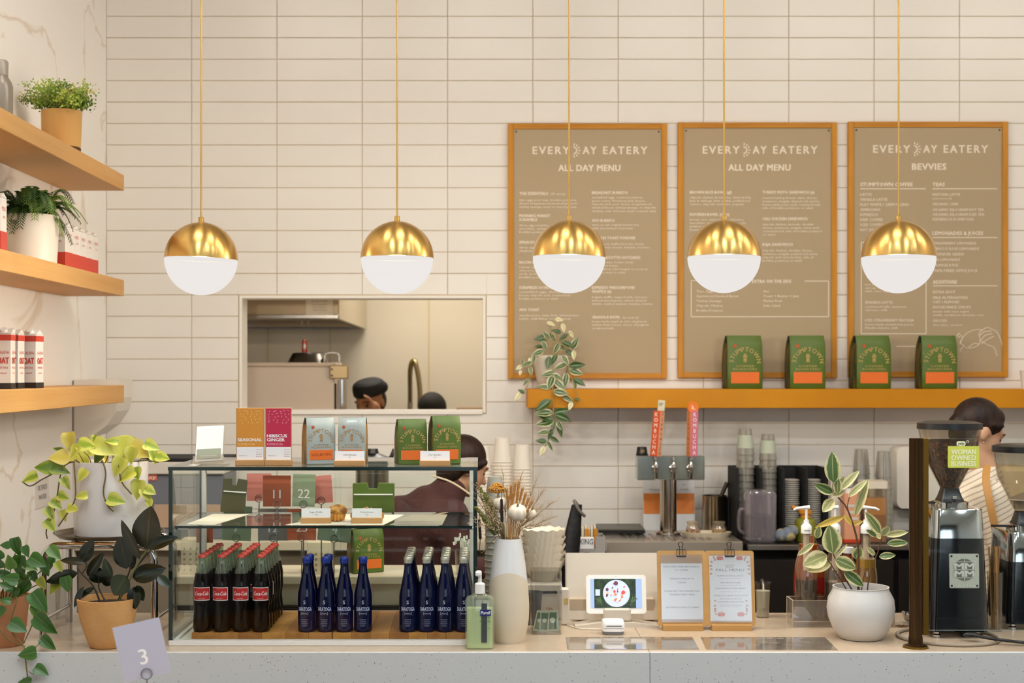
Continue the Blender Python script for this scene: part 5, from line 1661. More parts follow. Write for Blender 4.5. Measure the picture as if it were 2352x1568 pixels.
# ------------------------------------------------------------ clipboards
m_clipw = wood('clipboard_wood', 'b98f58', 'ad834a', (1, 9, 9), 0.5)
m_sleeve = glass('plastic_sleeve', 'f4f4f4', 0.10, 0.5, 0.12)
def clipboard(px, label, fall):
    Y = 4.86
    s = F / Y
    t = thing('clipboard_stand', label, 'clipboard', (X(px, Y), Y, CT))
    w, h = 112 / s, 172 / s
    m = T(0, 0, 0.014) @ rotm(-9)
    MB().box((0, 0.0, 0.010), (w * 0.82, 0.03, 0.02), 0.001).build('wood_foot', m_clipw, t)
    loft(MB(), [[(x, 0, z + h / 2) for x, z in rrect(w, h, 0.009)][::-1], [(x, 0.006, z + h / 2) for x, z in rrect(w, h, 0.009)][::-1]]).build('board', m_clipw, t, 40).matrix_local = m
    ph = h * (0.74 if not fall else 0.86)
    pz = h * (0.46 if not fall else 0.50)
    sh_ = MB().box((0, -0.0008, pz), (w * 0.85, 0.0010, ph)).build('sheet', m_paper, t); sh_.matrix_local = m
    mb = MB()
    if not fall:
        for s_, z, ww in (('FOOD WAIT TIMES ARE USUALLY', 0.80, 0.75), ('10 - 15 MIN', 0.755, 0.26), ('WEEKEND TIMES UP TO', 0.64, 0.5), ('1 HOUR', 0.59, 0.18), ('PLEASE ASK THE CASHIER FOR', 0.475, 0.72), ('CURRENT WAIT TIMES', 0.43, 0.52), ('KITCHEN CLOSES AT 2:30PM', 0.26, 0.66)):
            text(mb, s_, 0, z * h - 0.006, 0.0052, -0.0016, 'c', w=ww * w, bold=0.01)
        mb.build('lettering', m_ink, sh_)
    else:
        text(mb, 'FALL MENU', 0, 0.725 * h, 0.009, -0.0016, 'c', w=0.58 * w, bold=0.004)
        for s_, z, ww in (('EVERYDAY', 0.815, 0.2), ('EATERY', 0.79, 0.16), ('PUMPKIN SPICE LATTE', 0.675, 0.54), ('MAPLE BROWN SUGAR', 0.585, 0.42), ('CINNAMON COLD BREW', 0.51, 0.62), ('MAPLE CHAI & MATCHA LATTE', 0.415, 0.7), ('PUMPKIN CHAI LATTE', 0.33, 0.52)):
            text(mb, s_, 0, z * h - 0.005, 0.0045, -0.0016, 'c', w=ww * w)
        for z in (0.645, 0.555, 0.47, 0.385, 0.37, 0.295, 0.28):
            text(mb, 'espresso, milk, house syrup, foam', 0, z * h - 0.005, 0.0026, -0.0016, 'c', w=0.45 * w)
        mb.build('lettering', m_ink, sh_)
        m_pk_ = M('print_pumpkin', 'd6683c', 0.7); m_lf = M('print_leaf', 'cf9a70', 0.7)
        for sx in (-1, 1):
            for q, (x, z, r) in enumerate(((0.2, 0.90, 0.011), (0.2, 0.155, 0.0115))):
                mb = MB()
                for k in (-1, 0, 1):
                    mb.lathe([(0, 0), (r * 0.62, 0), (r * 0.62, 0.0004), (0, 0.0004)], 14, mtx=T(sx * x * w + k * r * 0.55, -0.0016 - 0.0001 * (k == 0), z * h) @ rotm(90), sx=0.8)
                mb.box((sx * x * w, -0.0017, z * h + r * 0.75), (0.0015, 0.0004, 0.005))
                mb.build('pumpkin_print', m_pk_, sh_)
            mb = MB()
            for (x, z, a) in ((0.34, 0.89, 20), (0.37, 0.84, 60), (0.39, 0.80, 95), (0.34, 0.86, -20), (0.38, 0.75, 80), (0.39, 0.70, 110), (0.36, 0.18, -20), (0.38, 0.22, -60), (0.39, 0.27, -95), (0.33, 0.20, 30), (0.38, 0.33, -80), (0.30, 0.15, 60)):
                L = 0.011
                mb.prism([(-0.0035 * 0.1, 0), (0.0035, L * 0.5), (0, L), (-0.0035, L * 0.5)], -0.0018, -0.0014, mtx=T(sx * x * w * 0.93, 0, z * h) @ rotm(0, sx * a, 0))
            mb.build('leaf_print', m_lf, sh_)
    sl = pane('plastic_sleeve', (0, -0.0032, h * 0.50), (w * 0.86, 0.0008, h * 0.90), 1, t, m_sleeve, m_sleeve); sl.matrix_local = m
    mb = MB()       # binder clip
    cz = h - 0.016
    mb.prism([(-0.016, cz - 0.004), (0.016, cz - 0.004), (0.016, cz + 0.02), (-0.016, cz + 0.02)], -0.0046, -0.0042)
    cl = MB().box((0, -0.0046, cz - 0.003), (0.033, 0.003, 0.005), 0.001).build('binder_clip', m_black, t); cl.matrix_local = m
    MB().box((0, 0.002, h + 0.004), (0.031, 0.012, 0.002), 0.0005).build('clip_spine', m_black, cl)
    for sx in (-1, 1):
        MB().tube([(sx * 0.016, -0.006, cz - 0.002), (sx * 0.016, -0.004, h + 0.002), (sx * 0.014, 0.0, h + 0.005)], 0.0008, 6).build('clip_edge', m_black, cl)
    loop = [(-0.0065, -0.005, cz), (-0.005, -0.004, h + 0.008), (-0.004, -0.003, h + 0.014), (-0.0075, -0.003, h + 0.020), (-0.0065, -0.003, h + 0.027), (0, -0.003, h + 0.030), (0.0065, -0.003, h + 0.027), (0.0075, -0.003, h + 0.020), (0.004, -0.003, h + 0.014), (0.005, -0.004, h + 0.008), (0.0065, -0.005, cz)]
    MB().tube(crom(loop, 4), 0.0008, 6).build('wire_handle', M('clip_wire', '4a3c2c', 0.3, 0.9), cl, 60)
    MB().tube(crom([(a, b + 0.012, max(c_, h + 0.004)) for a, b, c_ in loop], 4), 0.0008, 6).build('wire_handle', M('clip_wire', '4a3c2c', 0.3, 0.9), cl, 60)
clipboard(1568, 'wooden clipboard stand with the wait-times sheet', False)
clipboard(1680, 'wooden clipboard stand with the pumpkin-printed fall menu', True)

# clear cup, laminated menus
Y = 5.12
t = thing('plastic_cup', 'clear plastic cup standing beside the fall menu', 'cup', (X(1752, Y), Y, CT))
MB().lathe([(0, 0), (0.022, 0), (0.0285, 0.122), (0.0305, 0.124), (0.0305, 0.127), (0.0285, 0.127), (0.0215, 0.002), (0, 0.002)], 28).build('cup_wall', m_clear, t, 40)
MB().lathe([(0, 0.003), (0.0215, 0.003), (0.0262, 0.095), (0, 0.095)], 28).build('cloudy_water', glass('cloudy_water', 'f2eee0', 0.03, 0.2, 0.1, body=('ece6d2', 0.6)), t, 40)
mb = MB(); text(mb, 'tip', 0.0, 0.03, 0.008, 0, 'c'); wrap_cyl(mb, 0.026).build('print', m_ink, t)
m_lamin = M('laminate_sheet', '8d8276', 0.06, coat=0.9, noise=(18, '776c60', 0.4, 0.6))
for i, (pts, lb_) in enumerate((([(1303, 1491), (1606, 1491), (1590, 1463), (1299, 1463)], 'laminated brown menu lying nearer the vase'), ([(1622, 1491), (1925, 1493), (1895, 1464), (1609, 1463)], 'laminated menu lying before the white plant pot'))):
    q = [(X(px, cy(py)), cy(py)) for px, py in pts]
    t = thing('laminated_menu', lb_, 'menu', (sum(a for a, b in q) / 4, sum(b for a, b in q) / 4, CT))
    c = t.location
    mb = MB(); mb.add([(a - c.x, b - c.y, 0.0002) for a, b in q] + [(a - c.x, b - c.y, 0.0012) for a, b in q], [(3, 2, 1, 0), (4, 5, 6, 7), (0, 1, 5, 4), (1, 2, 6, 5), (2, 3, 7, 6), (3, 0, 4, 7)])
    mb.build('sheet', m_lamin, t)
    mb = MB()
    for k in range(9):
        mb.box((-0.15 + 0.035 * k, 0.085, 0.0013), (0.022, 0.006, 0.0004))
        mb.box((-0.15 + 0.035 * k, 0.02 - 0.018 * (k % 4), 0.0013), (0.03, 0.002, 0.0004))
    mb.build('printing', M('menu_print', 'a4978a', 0.5), t)
# ------------------------------------------------------------ back counters
BCZ = EYE - 0.751
BF = 6.235
t = thing('back_counter', 'cream back counter along the tiled wall behind the case', 'counter', (0, 0, 0))
a, b = RX0 + 0.002, X(1272, BF)
MB().box(((a + b) / 2, (BF + BACK) / 2, BCZ - 0.02), (b - a, BACK - BF - 0.004, 0.04), 0.003).build('top', m_lam, t)
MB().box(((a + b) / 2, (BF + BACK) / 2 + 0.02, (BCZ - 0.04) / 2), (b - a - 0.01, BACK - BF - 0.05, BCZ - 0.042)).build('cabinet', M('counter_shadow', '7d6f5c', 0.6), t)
t = thing('keg_cooler', 'black keg cooler with stainless drip top', 'cooler', (0, 0, 0))
a, b = X(1395, BF), X(1707, BF)
MB().box(((a + b) / 2, (BF + BACK) / 2, BCZ - 0.028), (b - a, BACK - BF - 0.004, 0.056), 0.004).build('drip_top', M('drip_steel', 'b9b0a2', 0.25, 0.6), t)
MB().box(((a + b) / 2, (BF + BACK) / 2 + 0.02, (BCZ - 0.056) / 2), (b - a - 0.02, BACK - BF - 0.06, BCZ - 0.06), 0.004).build('cabinet', m_matblack, t)
mb = MB()
for i in range(12):
    mb.box((a + 0.09 + i * 0.034, BF + 0.20, BCZ + 0.0015), (0.02, 0.22, 0.003), 0.001)
mb.build('drip_grate', m_steel, t)
MB().box(((a + b) / 2, BF + 0.03, 0.62), (b - a - 0.06, 0.014, 0.5), 0.004).build('door', M('door_brown', '2a211a', 0.5), t)
t = thing('bar_cabinet', 'black bar cabinet with a steel front edge', 'cabinet', (0, 0, 0))
a, b = X(1716, BF - 0.015), RX1 - 0.004
zt = BCZ - 0.012
MB().box(((a + b) / 2, (BF + BACK) / 2, zt - 0.01), (b - a, BACK - BF - 0.004, 0.02), 0.002).build('top', M('black_top', '17120f', 0.35), t)
MB().box(((a + b) / 2, BF - 0.011, zt - 0.012), (b - a - 0.004, 0.02, 0.024), 0.003).build('steel_edge', m_steel, t)
MB().box(((a + b) / 2, (BF + BACK) / 2 + 0.02, (zt - 0.02) / 2), (b - a, BACK - BF - 0.06, zt - 0.022)).build('carcass', m_matblack, t)
for i in range(4):
    MB().box((a + 0.33 + i * 0.66, BF + 0.018, 0.52), (0.64, 0.018, 0.86), 0.004).build('door', M('door_black', '1c1612', 0.35), t)
    MB().tube([(a + 0.07 + i * 0.66, BF + 0.008, 0.86), (a + 0.07 + i * 0.66, BF - 0.02, 0.84), (a + 0.07 + i * 0.66, BF - 0.02, 0.64), (a + 0.07 + i * 0.66, BF + 0.008, 0.62)], 0.007, 8).build('handle', m_steel, t, 60)
BTZ2 = zt
# cart between
t = thing('utility_cart', 'black utility cart between the back counters', 'cart', (X(1337, 6.1), 6.1, 0))
for z in (0.96, 0.55, 0.15):
    MB().box((0, 0, z), (0.19, 0.34, 0.02), 0.004).build('tray', m_black, t)
for sx in (-0.085, 0.085):
    for sy in (-0.16, 0.16):
        MB().tube([(sx, sy, 0.05), (sx, sy, 0.96)], 0.01, 8).build('post', m_black, t, 60)
        MB().lathe([(0, -0.012), (0.03, -0.012), (0.03, 0.012), (0, 0.012)], 14, mtx=T(sx, sy, 0.03) @ rotm(0, 90)).build('wheel', m_black, t, 40)
CZ = 0.97
Y = 6.02
t = thing('tea_box', 'grey carton with KING lettering on the cart', 'box', (X(1348, Y), Y, CZ))
w = 84 * Y / F
hb = Z(1232, Y) - CZ
m_gcard = M('grey_carton', '9d9690', 0.6)
for x, ww in ((-w / 2 + 0.021, 0.042), (w / 2 - 0.021, 0.042)):
    MB().box((x, 0.0, hb / 2), (ww, 0.004, hb), 0.0008).build('front_flap', m_gcard, t)
MB().box((0, 0.0, hb * 0.26), (w - 0.084, 0.004, hb * 0.52), 0.0008).build('front_flap', m_gcard, t)
MB().box((0, 0.14, hb * 0.5), (w, 0.004, hb * 1.0), 0.0008).build('back_panel', m_gcard, t)
for s in (-1, 1):
    MB().box((s * (w / 2 - 0.002), 0.07, hb / 2), (0.004, 0.136, hb), 0.0008).build('side_panel', m_gcard, t)
pk = MB().box((0.0, 0.03, hb * 0.48), (w * 0.42, 0.04, hb * 0.92), 0.002).build('tea_packet', m_paper, t)
mb = MB(); text(mb, 'KING', -0.001, hb * 0.68, 0.022, 0.0094, 'c', w=w * 0.36, bold=0.004); mb.build('lettering', m_matblack, pk)
MB().lathe([(0, 0), (0.026, 0), (0.026, 0.002), (0, 0.002)], 18, mtx=T(0, -0.002, hb * 0.26) @ rotm(90), sy=0.5).build('hand_hole', M('carton_dark', '5c5754', 0.7), t)
mb = MB()
for i in range(9):
    mb.box((-w * 0.42 + i * w * 0.085, 0.10, hb * 1.02), (w * 0.06, 0.05, 0.05 + 0.012 * (i % 3)), 0.002, mtx=None)
mb.build('paper_packets', M('packet_cream', 'd8cdb8', 0.6), t)
t = thing('wooden_tongs', 'amber wooden tongs poking out of the carton', 'tongs', (X(1360, 6.05), 6.06, CZ + 0.003))
for s in (-1, 1):
    MB().box((s * 0.012, 0.035, hb * 0.62), (0.018, 0.006, hb * 1.2), 0.002, mtx=rotm(0, s * 3)).build('arm', m_oakz, t)
t = thing('black_bag', 'black fabric bag slumped beside the grey carton', 'bag', (X(1302, 5.9), 5.93, CZ - 0.03))
def bagf(u, v):
    a = 2 * PI * u
    r = 0.062 * (1 - 0.55 * v) * (1 + 0.12 * math.sin(3 * a + v * 4))
    return (r * math.cos(a) * (0.75) + 0.045 * v, r * math.sin(a) * 0.7, 0.03 + 0.25 * v - 0.0 * math.sin(a))
mb = MB(); mb.grid(bagf, 20, 8, wrap=True); mb.add([bagf(i / 20, 0) for i in range(20)], [tuple(range(20))[::-1]])
mb.add([bagf(i / 20, 1) for i in range(20)], [tuple(range(20))])
mb.build('sack', M('bag_black', '0d0b0b', 0.55, bump=(14, 0.6)), t, 60)
MB().tube(crom([(0.045, -0.02, 0.28), (0.03, -0.04, 0.30), (0.05, -0.045, 0.26), (0.075, -0.03, 0.235)], 5), 0.007, 7).build('strap', M('strap_grey', '6f6a62', 0.5), t, 60)

# ------------------------------------------------------------ tap tower
Y = 6.50
s = F / Y
t = thing('tap_tower', 'chrome drip tower with two kombucha tap handles', 'tap tower', (X(1535, Y), Y, BCZ + 0.0032))
hz = Z(1102, Y) - BCZ
MB().lathe([(0, 0), (0.055, 0), (0.055, 0.008), (0.042, 0.014), (0.0385, 0.016), (0.0385, hz), (0, hz)], 32).build('column', M('tower_steel', 'bdb6aa', 0.14, 1.0), t, 40)
hw, hh = 154 / s, 55 / s
hx = X(1538, Y) - X(1535, Y)
MB().box((hx, 0.0, hz + hh / 2), (hw, 0.09, hh), 0.004).build('header', M('header_mirror', 'a9b0a8', 0.10, 0.75), t)
for px in (1502, 1542, 1581):
    x = X(px, Y) - X(1535, Y)
    f = thing('tap', 'x', 'x'); del f['label']; del f['category']; f.parent = t; f.location = (x, -0.045, hz + hh * 0.5)
    MB().lathe([(0, 0), (0.016, 0), (0.016, 0.006), (0.009, 0.01), (0.009, 0.03), (0, 0.03)], 16, mtx=rotm(90)).build('shank', m_chrome, f, 40)
    MB().lathe([(0, 0.028), (0.006, 0.03), (0.0105, 0.015), (0.011, 0.002), (0.0085, -0.012), (0.007, -0.045), (0.0055, -0.048), (0, -0.048)], 16, mtx=T(0, -0.036, 0)).build('spout', m_chrome, f, 40)
    MB().lathe([(0, 0.028), (0.004, 0.028), (0.006, 0.04), (0.004, 0.05), (0, 0.05)], 12, mtx=T(0, -0.034, 0)).build('lever_post', m_chrome, f, 40)
m_tor, m_tpk = M('tap_orange', 'd24d1e', 0.5), M('tap_pink', 'cf6f86', 0.5)
m_tpeach = M('tap_peach', 'e5b08c', 0.5)
for px, tilt, c1, c2, top in ((1500, 4.5, m_tor, m_tpeach, 'card'), (1583, 1.0, m_tpk, M('tap_orange2', 'd98a4a', 0.5), 'disc')):
    x = X(px, Y) - X(1535, Y)
    m = T(x, -0.082, hz + hh * 0.5 + 0.045) @ rotm(0, tilt, 0) @ rotm(0, 0, -38 if top == 'card' else 22)
    L = 0.205
    h_ = MB().box((0, 0, L / 2 + 0.01), (0.038, 0.038, L), 0.002).build('tap_handle', c1, t); h_.matrix_local = m
    side = 1 if top == 'card' else -1
    MB().box((side * 0.0194, 0, L / 2 + 0.01), (0.0008, 0.034, L - 0.004)).build('side_panel', c2, h_)
    mb = MB()
    for i, ch in enumerate('KOMBUCHA'):
        text(mb, ch, 0, L - 0.014 - i * 0.0245, 0.017, -0.0196, 'c', bold=0.02)
    mb.build('lettering', M('tap_print', 'f0dccb', 0.6), h_)
    mb = MB()
    for i, ch in enumerate('FERMENSCH'):
        text(mb, ch, 0, L - 0.012 - i * 0.022, 0.014, 0, 'c', bold=0.02)
    o = mb.build('side_lettering', M('tap_print_red', 'b05038', 0.6), h_); o.matrix_local = T(side * 0.0202, 0, 0) @ rotm(0, 0, 90 * side)
    if top == 'card':
        MB().box((0.01, 0, L + 0.035), (0.034, 0.012, 0.05), 0.003).build('topper', M('topper_cream', 'd9d2b6', 0.6), h_)
        mb = MB(); text(mb, 'SIP', 0.01, L + 0.035, 0.013, -0.0065, 'c', bold=0.01); mb.build('topper_print', M('topper_green', '5d7a4c', 0.6), h_)
    else:
        MB().lathe([(0, 0), (0.027, 0), (0.027, 0.012), (0, 0.012)], 24, mtx=T(0.0, 0.006, L + 0.025) @ rotm(90)).build('topper', M('topper_orange', 'e87a28', 0.6), h_, 40)
        mb = MB(); text(mb, 'k.', 0, L + 0.017, 0.02, -0.0066, 'c', bold=0.02); mb.build('topper_print', M('tap_print', 'f0dccb'), h_)
    MB().lathe([(0, 0), (0.006, 0), (0.006, 0.014), (0, 0.014)], 10, mtx=T(0, 0, -0.004)).build('ferrule', m_chrome, h_, 40)
bz = hz + hh + BCZ + 0.0036
t = thing('black_canister_lid', 'small black cup standing on the tap tower header', 'cup', (X(1475, Y), Y + 0.01, bz))
MB().lathe([(0, 0), (0.0285, 0), (0.0285, 0.005), (0.026, 0.007), (0.022, 0.036), (0.02, 0.038), (0, 0.038)], 24).build('cup_wall', m_black, t, 40)
mb = MB(); text(mb, '88', 0, 0.014, 0.012, 0, 'c', bold=0.02); wrap_cyl(mb, 0.025).build('print', M('gold_print', 'a88a50', 0.5), t)
# orange striped sign behind the tower
Y = 6.68
t = thing('orange_menu_card', 'white card with an orange band behind the tap tower', 'sign', (X(1537, Y), Y, BCZ))
w, h = 118 * Y / F, Z(1100, Y) - BCZ
m = rotm(-4)
MB().box((0, 0, h / 2), (w, 0.003, h), mtx=m).build('card', m_paper, t)
MB().box((0, -0.0022, h * 0.52), (w * 0.99, 0.001, h * 0.40), mtx=m).build('orange_band', M('band_orange', 'ec8a3c', 0.6), t)
for q in (('kombucha', -w * 0.28, h * 0.78, 0.008), ('on draft', w * 0.3, h * 0.78, 0.008), ('ask us', w * 0.3, h * 0.88, 0.006)):
    mb = MB(); text(mb, *q, -0.0028, 'c', mtx=m); mb.build('lettering', m_ink, t)
# laptop / scale
Y = 6.56
t = thing('closed_laptop', 'closed dark laptop lying beside the tap tower', 'laptop', (X(1424, Y), Y, BCZ + 0.0032))
MB().box((0, 0, 0.012), (0.215, 0.19, 0.012), 0.004).build('base', m_black, t)
MB().box((0, 0, 0.024), (0.212, 0.188, 0.01), 0.004, mtx=rotm(1.5)).build('lid', M('laptop_grey', '5d5b52', 0.4, 0.4), t)
for sx in (-0.09, 0.09):
    for sy in (-0.08, 0.08):
        MB().box((sx, sy, 0.003), (0.015, 0.015, 0.006), 0.001).build('rubber_foot', m_black, t)
# steel pitcher with scoop, small jars on a tray
Y = 6.62
t = thing('steel_pitcher', 'tall steel canister with a dark spoon', 'canister', (X(1641, Y), Y, BCZ))
h = Z(1137, Y) - BCZ
MB().lathe([(0, 0), (0.056, 0), (0.057, h - 0.004), (0.060, h), (0.056, h), (0.053, 0.006), (0, 0.006)], 28).build('canister_wall', M('canister_steel', 'a89a84', 0.22, 1.0), t, 40)
MB().box((0.063, 0.0, h * 0.48), (0.014, 0.03, h * 0.95), 0.003).build('handle', m_black, t)
tag(MB().tube([(0, 0, 0), (0.02, 0, 0.16), (0.048, 0, 0.222)], [0.007, 0.009, 0.011], 10).build('spoon', M('spoon_steel', '5e564c', 0.3, 1.0), smooth=60, loc=(X(1641, Y) + 0.012, Y, BCZ + 0.0075)), 'dark spoon handle leaning out of the steel canister', 'spoon')
Y = 6.42
t = thing('ceramic_tray', 'pale oval ceramic tray holding two small jars', 'tray', (X(1622, Y), Y, BCZ))
MB().lathe([(0, 0), (0.10, 0), (0.112, 0.016), (0.116, 0.022), (0.112, 0.023), (0.1, 0.008), (0, 0.008)], 36, sy=0.5).build('dish', M('tray_glaze', 'd8cbb0', 0.3), t, 40)
m_jar = glass('jar_glass', 'efe6d6', 0.08, 0.5, 0.02, body=('d8c8ae', 0.2))
for i, (px, c, lb_) in enumerate(((1592, '8a3a2a', 'small glass jar of red spice on the tray'), (1651, 'b89a6a', 'small glass jar of tan spice on the tray'))):
    t = thing('spice_jar', lb_, 'jar', (X(px, Y), Y, BCZ + 0.0085))
    MB().lathe([(0, 0), (0.028, 0), (0.033, 0.008), (0.033, 0.032), (0.026, 0.042), (0.026, 0.05), (0.029, 0.052), (0.029, 0.06), (0.025, 0.062), (0, 0.062)], 24).build('jar_wall', m_jar, t, 40)
    MB().lathe([(0, 0.003), (0.029, 0.004), (0.03, 0.027), (0, 0.027)], 20).build('contents', M('spice_%d' % i, c, 0.8, noise=(80, 'd8b890', 0.5, 0.6)), t, 40)

# ------------------------------------------------------------ cup stacks
def cup_profile(rb, rt, h, wall=0.0005):
    return [(0, 0), (rb, 0), (rt, h - 0.004), (rt + 0.0025, h - 0.003), (rt + 0.0025, h), (rt - wall, h), (rb - wall, 0.0015), (0, 0.0015)]
def cup_stack(px, Y, zb, n, rb, rt, h, pitch, mat, label_top, label_rest, grp, inverted=True, sleeve=None, name='paper_cup'):
    me = MB().lathe(cup_profile(rb, rt, h) if not inverted else [(r, h - z) for r, z in cup_profile(rb, rt, h)][::-1], 22).mesh(name, mat, 40)
    sl = None
    if sleeve:
        k = lambda q: rb + (rt - rb) * q + 0.0006
        sl = MB().lathe([(k(0.75), h * 0.25), (k(0.25), h * 0.75)] if inverted else [(k(0.25), h * 0.25), (k(0.75), h * 0.75)], 22).mesh('printed_sleeve', sleeve, 40)
    for i in range(n):
        o = place(name, me, None, (X(px, Y) + random.uniform(-0.0001, 0.0001), Y, zb + i * pitch))
        last = i == n - 1
        tag(o, label_top if last else label_rest, 'cup', grp)
        if sl and i >= n - 2:
            place('printed_sleeve', sl, o)
m_pcup = M('cup_paper_white', 'e6dccd', 0.5)
for px, py, nm in ((1107, 1024, 'nearest the case'), (1153, 1005, 'in the middle'), (1199, 1021, 'beside the hanging vine')):
    Y = 6.45
    h = 0.11
    top = Z(py, Y) - BCZ
    n = int((top - h) / 0.014) + 1
    cup_stack(px, Y, BCZ, n, 0.032, 0.042, h, (top - h) / (n - 1), m_pcup, 'topmost white paper cup of the upturned stack ' + nm, 'white paper cup in the upturned stack ' + nm, 'paper cups, stack ' + nm)
Y = 5.14
top = Z(1094, Y) - CT
m_gcup = M('cup_grey', '9c9a90', 0.5)
cup_stack(1137, Y, CT, 19, 0.026, 0.036, 0.1, (top - 0.1) / 18, m_gcup, 'topmost grey cup of the upturned stack behind the vase', 'grey cup in the tall upturned stack behind the vase', 'grey cups behind the vase')
# coffee filters on a printer
Y = 5.09
t = thing('receipt_printer', 'pale receipt printer behind the tip jar', 'printer', (X(1250, Y), Y + 0.03, CT))
MB().box((0, 0, 0.066), (0.125, 0.13, 0.132), 0.008).build('body', m_reg, t)
MB().box((0, -0.066, 0.1), (0.09, 0.004, 0.008)).build('paper_slot', m_matblack, t)
def filt(u, v):
    a = 2 * PI * u
    r = 0.040 + (0.080 - 0.040) * v ** 0.8 + 0.0022 * v * v * math.sin(26 * a)
    return (r * math.cos(a), r * math.sin(a), 0.078 * v + 0.0025 * v * v * math.sin(13 * a + 1))
mb = MB(); mb.grid(filt, 88, 3, wrap=True); mb.add([filt(i / 22, 0) for i in range(22)], [tuple(range(22))])
fme = mb.mesh('coffee_filter', M('filter_paper', 'e8dcc6', 0.8), 60)
for i in range(5):
    o = place('coffee_filter', fme, None, (X(1248, 5.12), 5.12, CT + 0.1325 + i * 0.027), i * 3)
    tag(o, 'white fluted coffee filter, %s from the bottom of its stack' % ORD[i], 'filter', 'stacked coffee filters')
t = thing('pen_cup', 'dark grey tapered cup behind the tip jar', 'cup', (X(1225, 4.97), 4.97, CT))
MB().lathe([(0, 0), (0.022, 0), (0.032, 0.115), (0.031, 0.115), (0.021, 0.002), (0, 0.002)], 20).build('cup_wall', M('cup_charcoal', '5b5a5c', 0.5), t, 40)

# appliances on the cream back counter
Y = 6.32
t = thing('countertop_oven', 'grey countertop oven with a red label behind the plants', 'oven', (X(420, Y), Y, BCZ))
w = 190 * Y / F
h = Z(1060, Y) - BCZ
MB().box((0, 0.16, h * 0.42), (w, 0.32, h * 0.84), 0.006).build('body', M('oven_bluegrey', '6f7078', 0.45), t)
MB().box((0, 0.15, h * 0.92), (w * 1.02, 0.34, h * 0.155), 0.004).build('hood', M('oven_white', 'd8d0c4', 0.4), t)
MB().box((0, 0.16, h + 0.008), (w * 1.04, 0.33, 0.014), 0.003).build('top_slab', m_matblack, t)
MB().box((0.02, -0.003, h * 0.3), (w * 0.8, 0.006, h * 0.3), 0.002).build('lower_panel', M('oven_tan', 'b99a80', 0.5), t)
lbp = MB().box((X(347, Y) - X(420, Y), -0.003, Z(1094, Y) - BCZ), (28 * Y / F, 0.004, 18 * Y / F), 0.0008).build('maker_label', M('label_coral', 'd8705a', 0.5), t)
mb = MB(); text(mb, 'axy', X(347, Y) - X(420, Y), Z(1099, Y) - BCZ, 0.016, -0.0055, 'c', w=0.045, bold=0.02); mb.build('lettering', M('label_pale', 'f0d9c4', 0.6), lbp)
Y = 6.42
t = thing('coffee_brewer', 'steel brewer with a black lid behind the coffee bags', 'brewer', (X(855, Y), Y, BCZ))
h = Z(1030, Y) - BCZ
MB().lathe([(0, 0), (0.085, 0), (0.085, 0.02), (0.075, 0.03), (0.075, h * 0.82), (0, h * 0.82)], 28).build('urn', M('brewer_steel', '8d8678', 0.25, 1.0), t, 40)
MB().lathe([(0.076, h * 0.82), (0.08, h * 0.83), (0.078, h * 0.9), (0.03, h * 0.95), (0.025, h), (0, h)], 28).build('lid', m_black, t, 40)
MB().tube(crom([(0.05, 0, h * 0.86), (0.085, 0, h * 0.9), (0.095, 0, h * 1.0)], 5), [0.012, 0.012, 0.012, 0.011, 0.01, 0.01, 0.01, 0.009, 0.007, 0.005, 0.004], 8).build('spout', m_black, t, 60)

# ------------------------------------------------------------ right back bar
Y = 6.45
t = thing('cup_organizer', 'black cup and lid organizer on the bar cabinet', 'organizer', (X(1797, Y), Y, BTZ2))
s = F / Y
w, h, d = 214 / s, Z(1075, Y) - BTZ2, 0.2
MB().box((0, d + 0.005, h / 2), (w, 0.01, h), 0.002).build('back', m_matblack, t)
for px in (1694, 1748, 1800, 1853, 1900):
    MB().box((X(px, Y) - X(1797, Y), d / 2, h / 2), (0.012, d, h), 0.002).build('divider', m_matblack, t)
MB().box((0, d / 2, 0.005), (w, d, 0.01), 0.002).build('base', m_matblack, t)
m_ccup = glass('stack_plastic', 'e4e2dc', 0.10, 0.55, 0.06, body=('e2dccf', 0.22))
m_slv = M('cup_sage_print', 'b4b9a4', 0.6)
for px, py, nm in ((1722, 984, 'taller'), (1773, 996, 'shorter')):
    Y = 6.55
    top = Z(py, Y) - BTZ2 - 0.011
    n = 13
    px = CX + X({1722: 1721, 1773: 1774}[px], 6.45) * F / Y
    cup_stack(px, Y, BTZ2 + 0.011, n, 0.029, 0.042, 0.118, (top - 0.118) / (n - 1), m_ccup, 'topmost clear cup of the %s stack in the organizer' % nm, 'clear cup in the %s stack in the organizer' % nm, 'clear cups, %s organizer stack' % nm, sleeve=m_slv, name='plastic_cup')
lid_me = MB().lathe([(0, 0.004), (0.03, 0.004), (0.035, 0.001), (0.0395, 0.0), (0.041, 0.003), (0.037, 0.006), (0.031, 0.009), (0, 0.009)], 22).mesh('lid_disc', glass('lid_plastic', 'e8e4dc', 0.12, 0.6, 0.08, body=('e4dccf', 0.6)), 40)
for px, nm in ((1826.5, 'nearer the clear cups'), (1876.5, 'behind the ficus')):
    px = CX + X(px, 6.45) * F / 6.54
    for i in range(26):
        o = place('lid_disc', lid_me, None, (X(px, 6.54) + random.uniform(-0.001, 0.001), 6.54, BTZ2 + 0.011 + i * 0.0098))
        tag(o, 'clear lid in the organizer stack ' + nm, 'lid', 'lids stacked ' + nm)
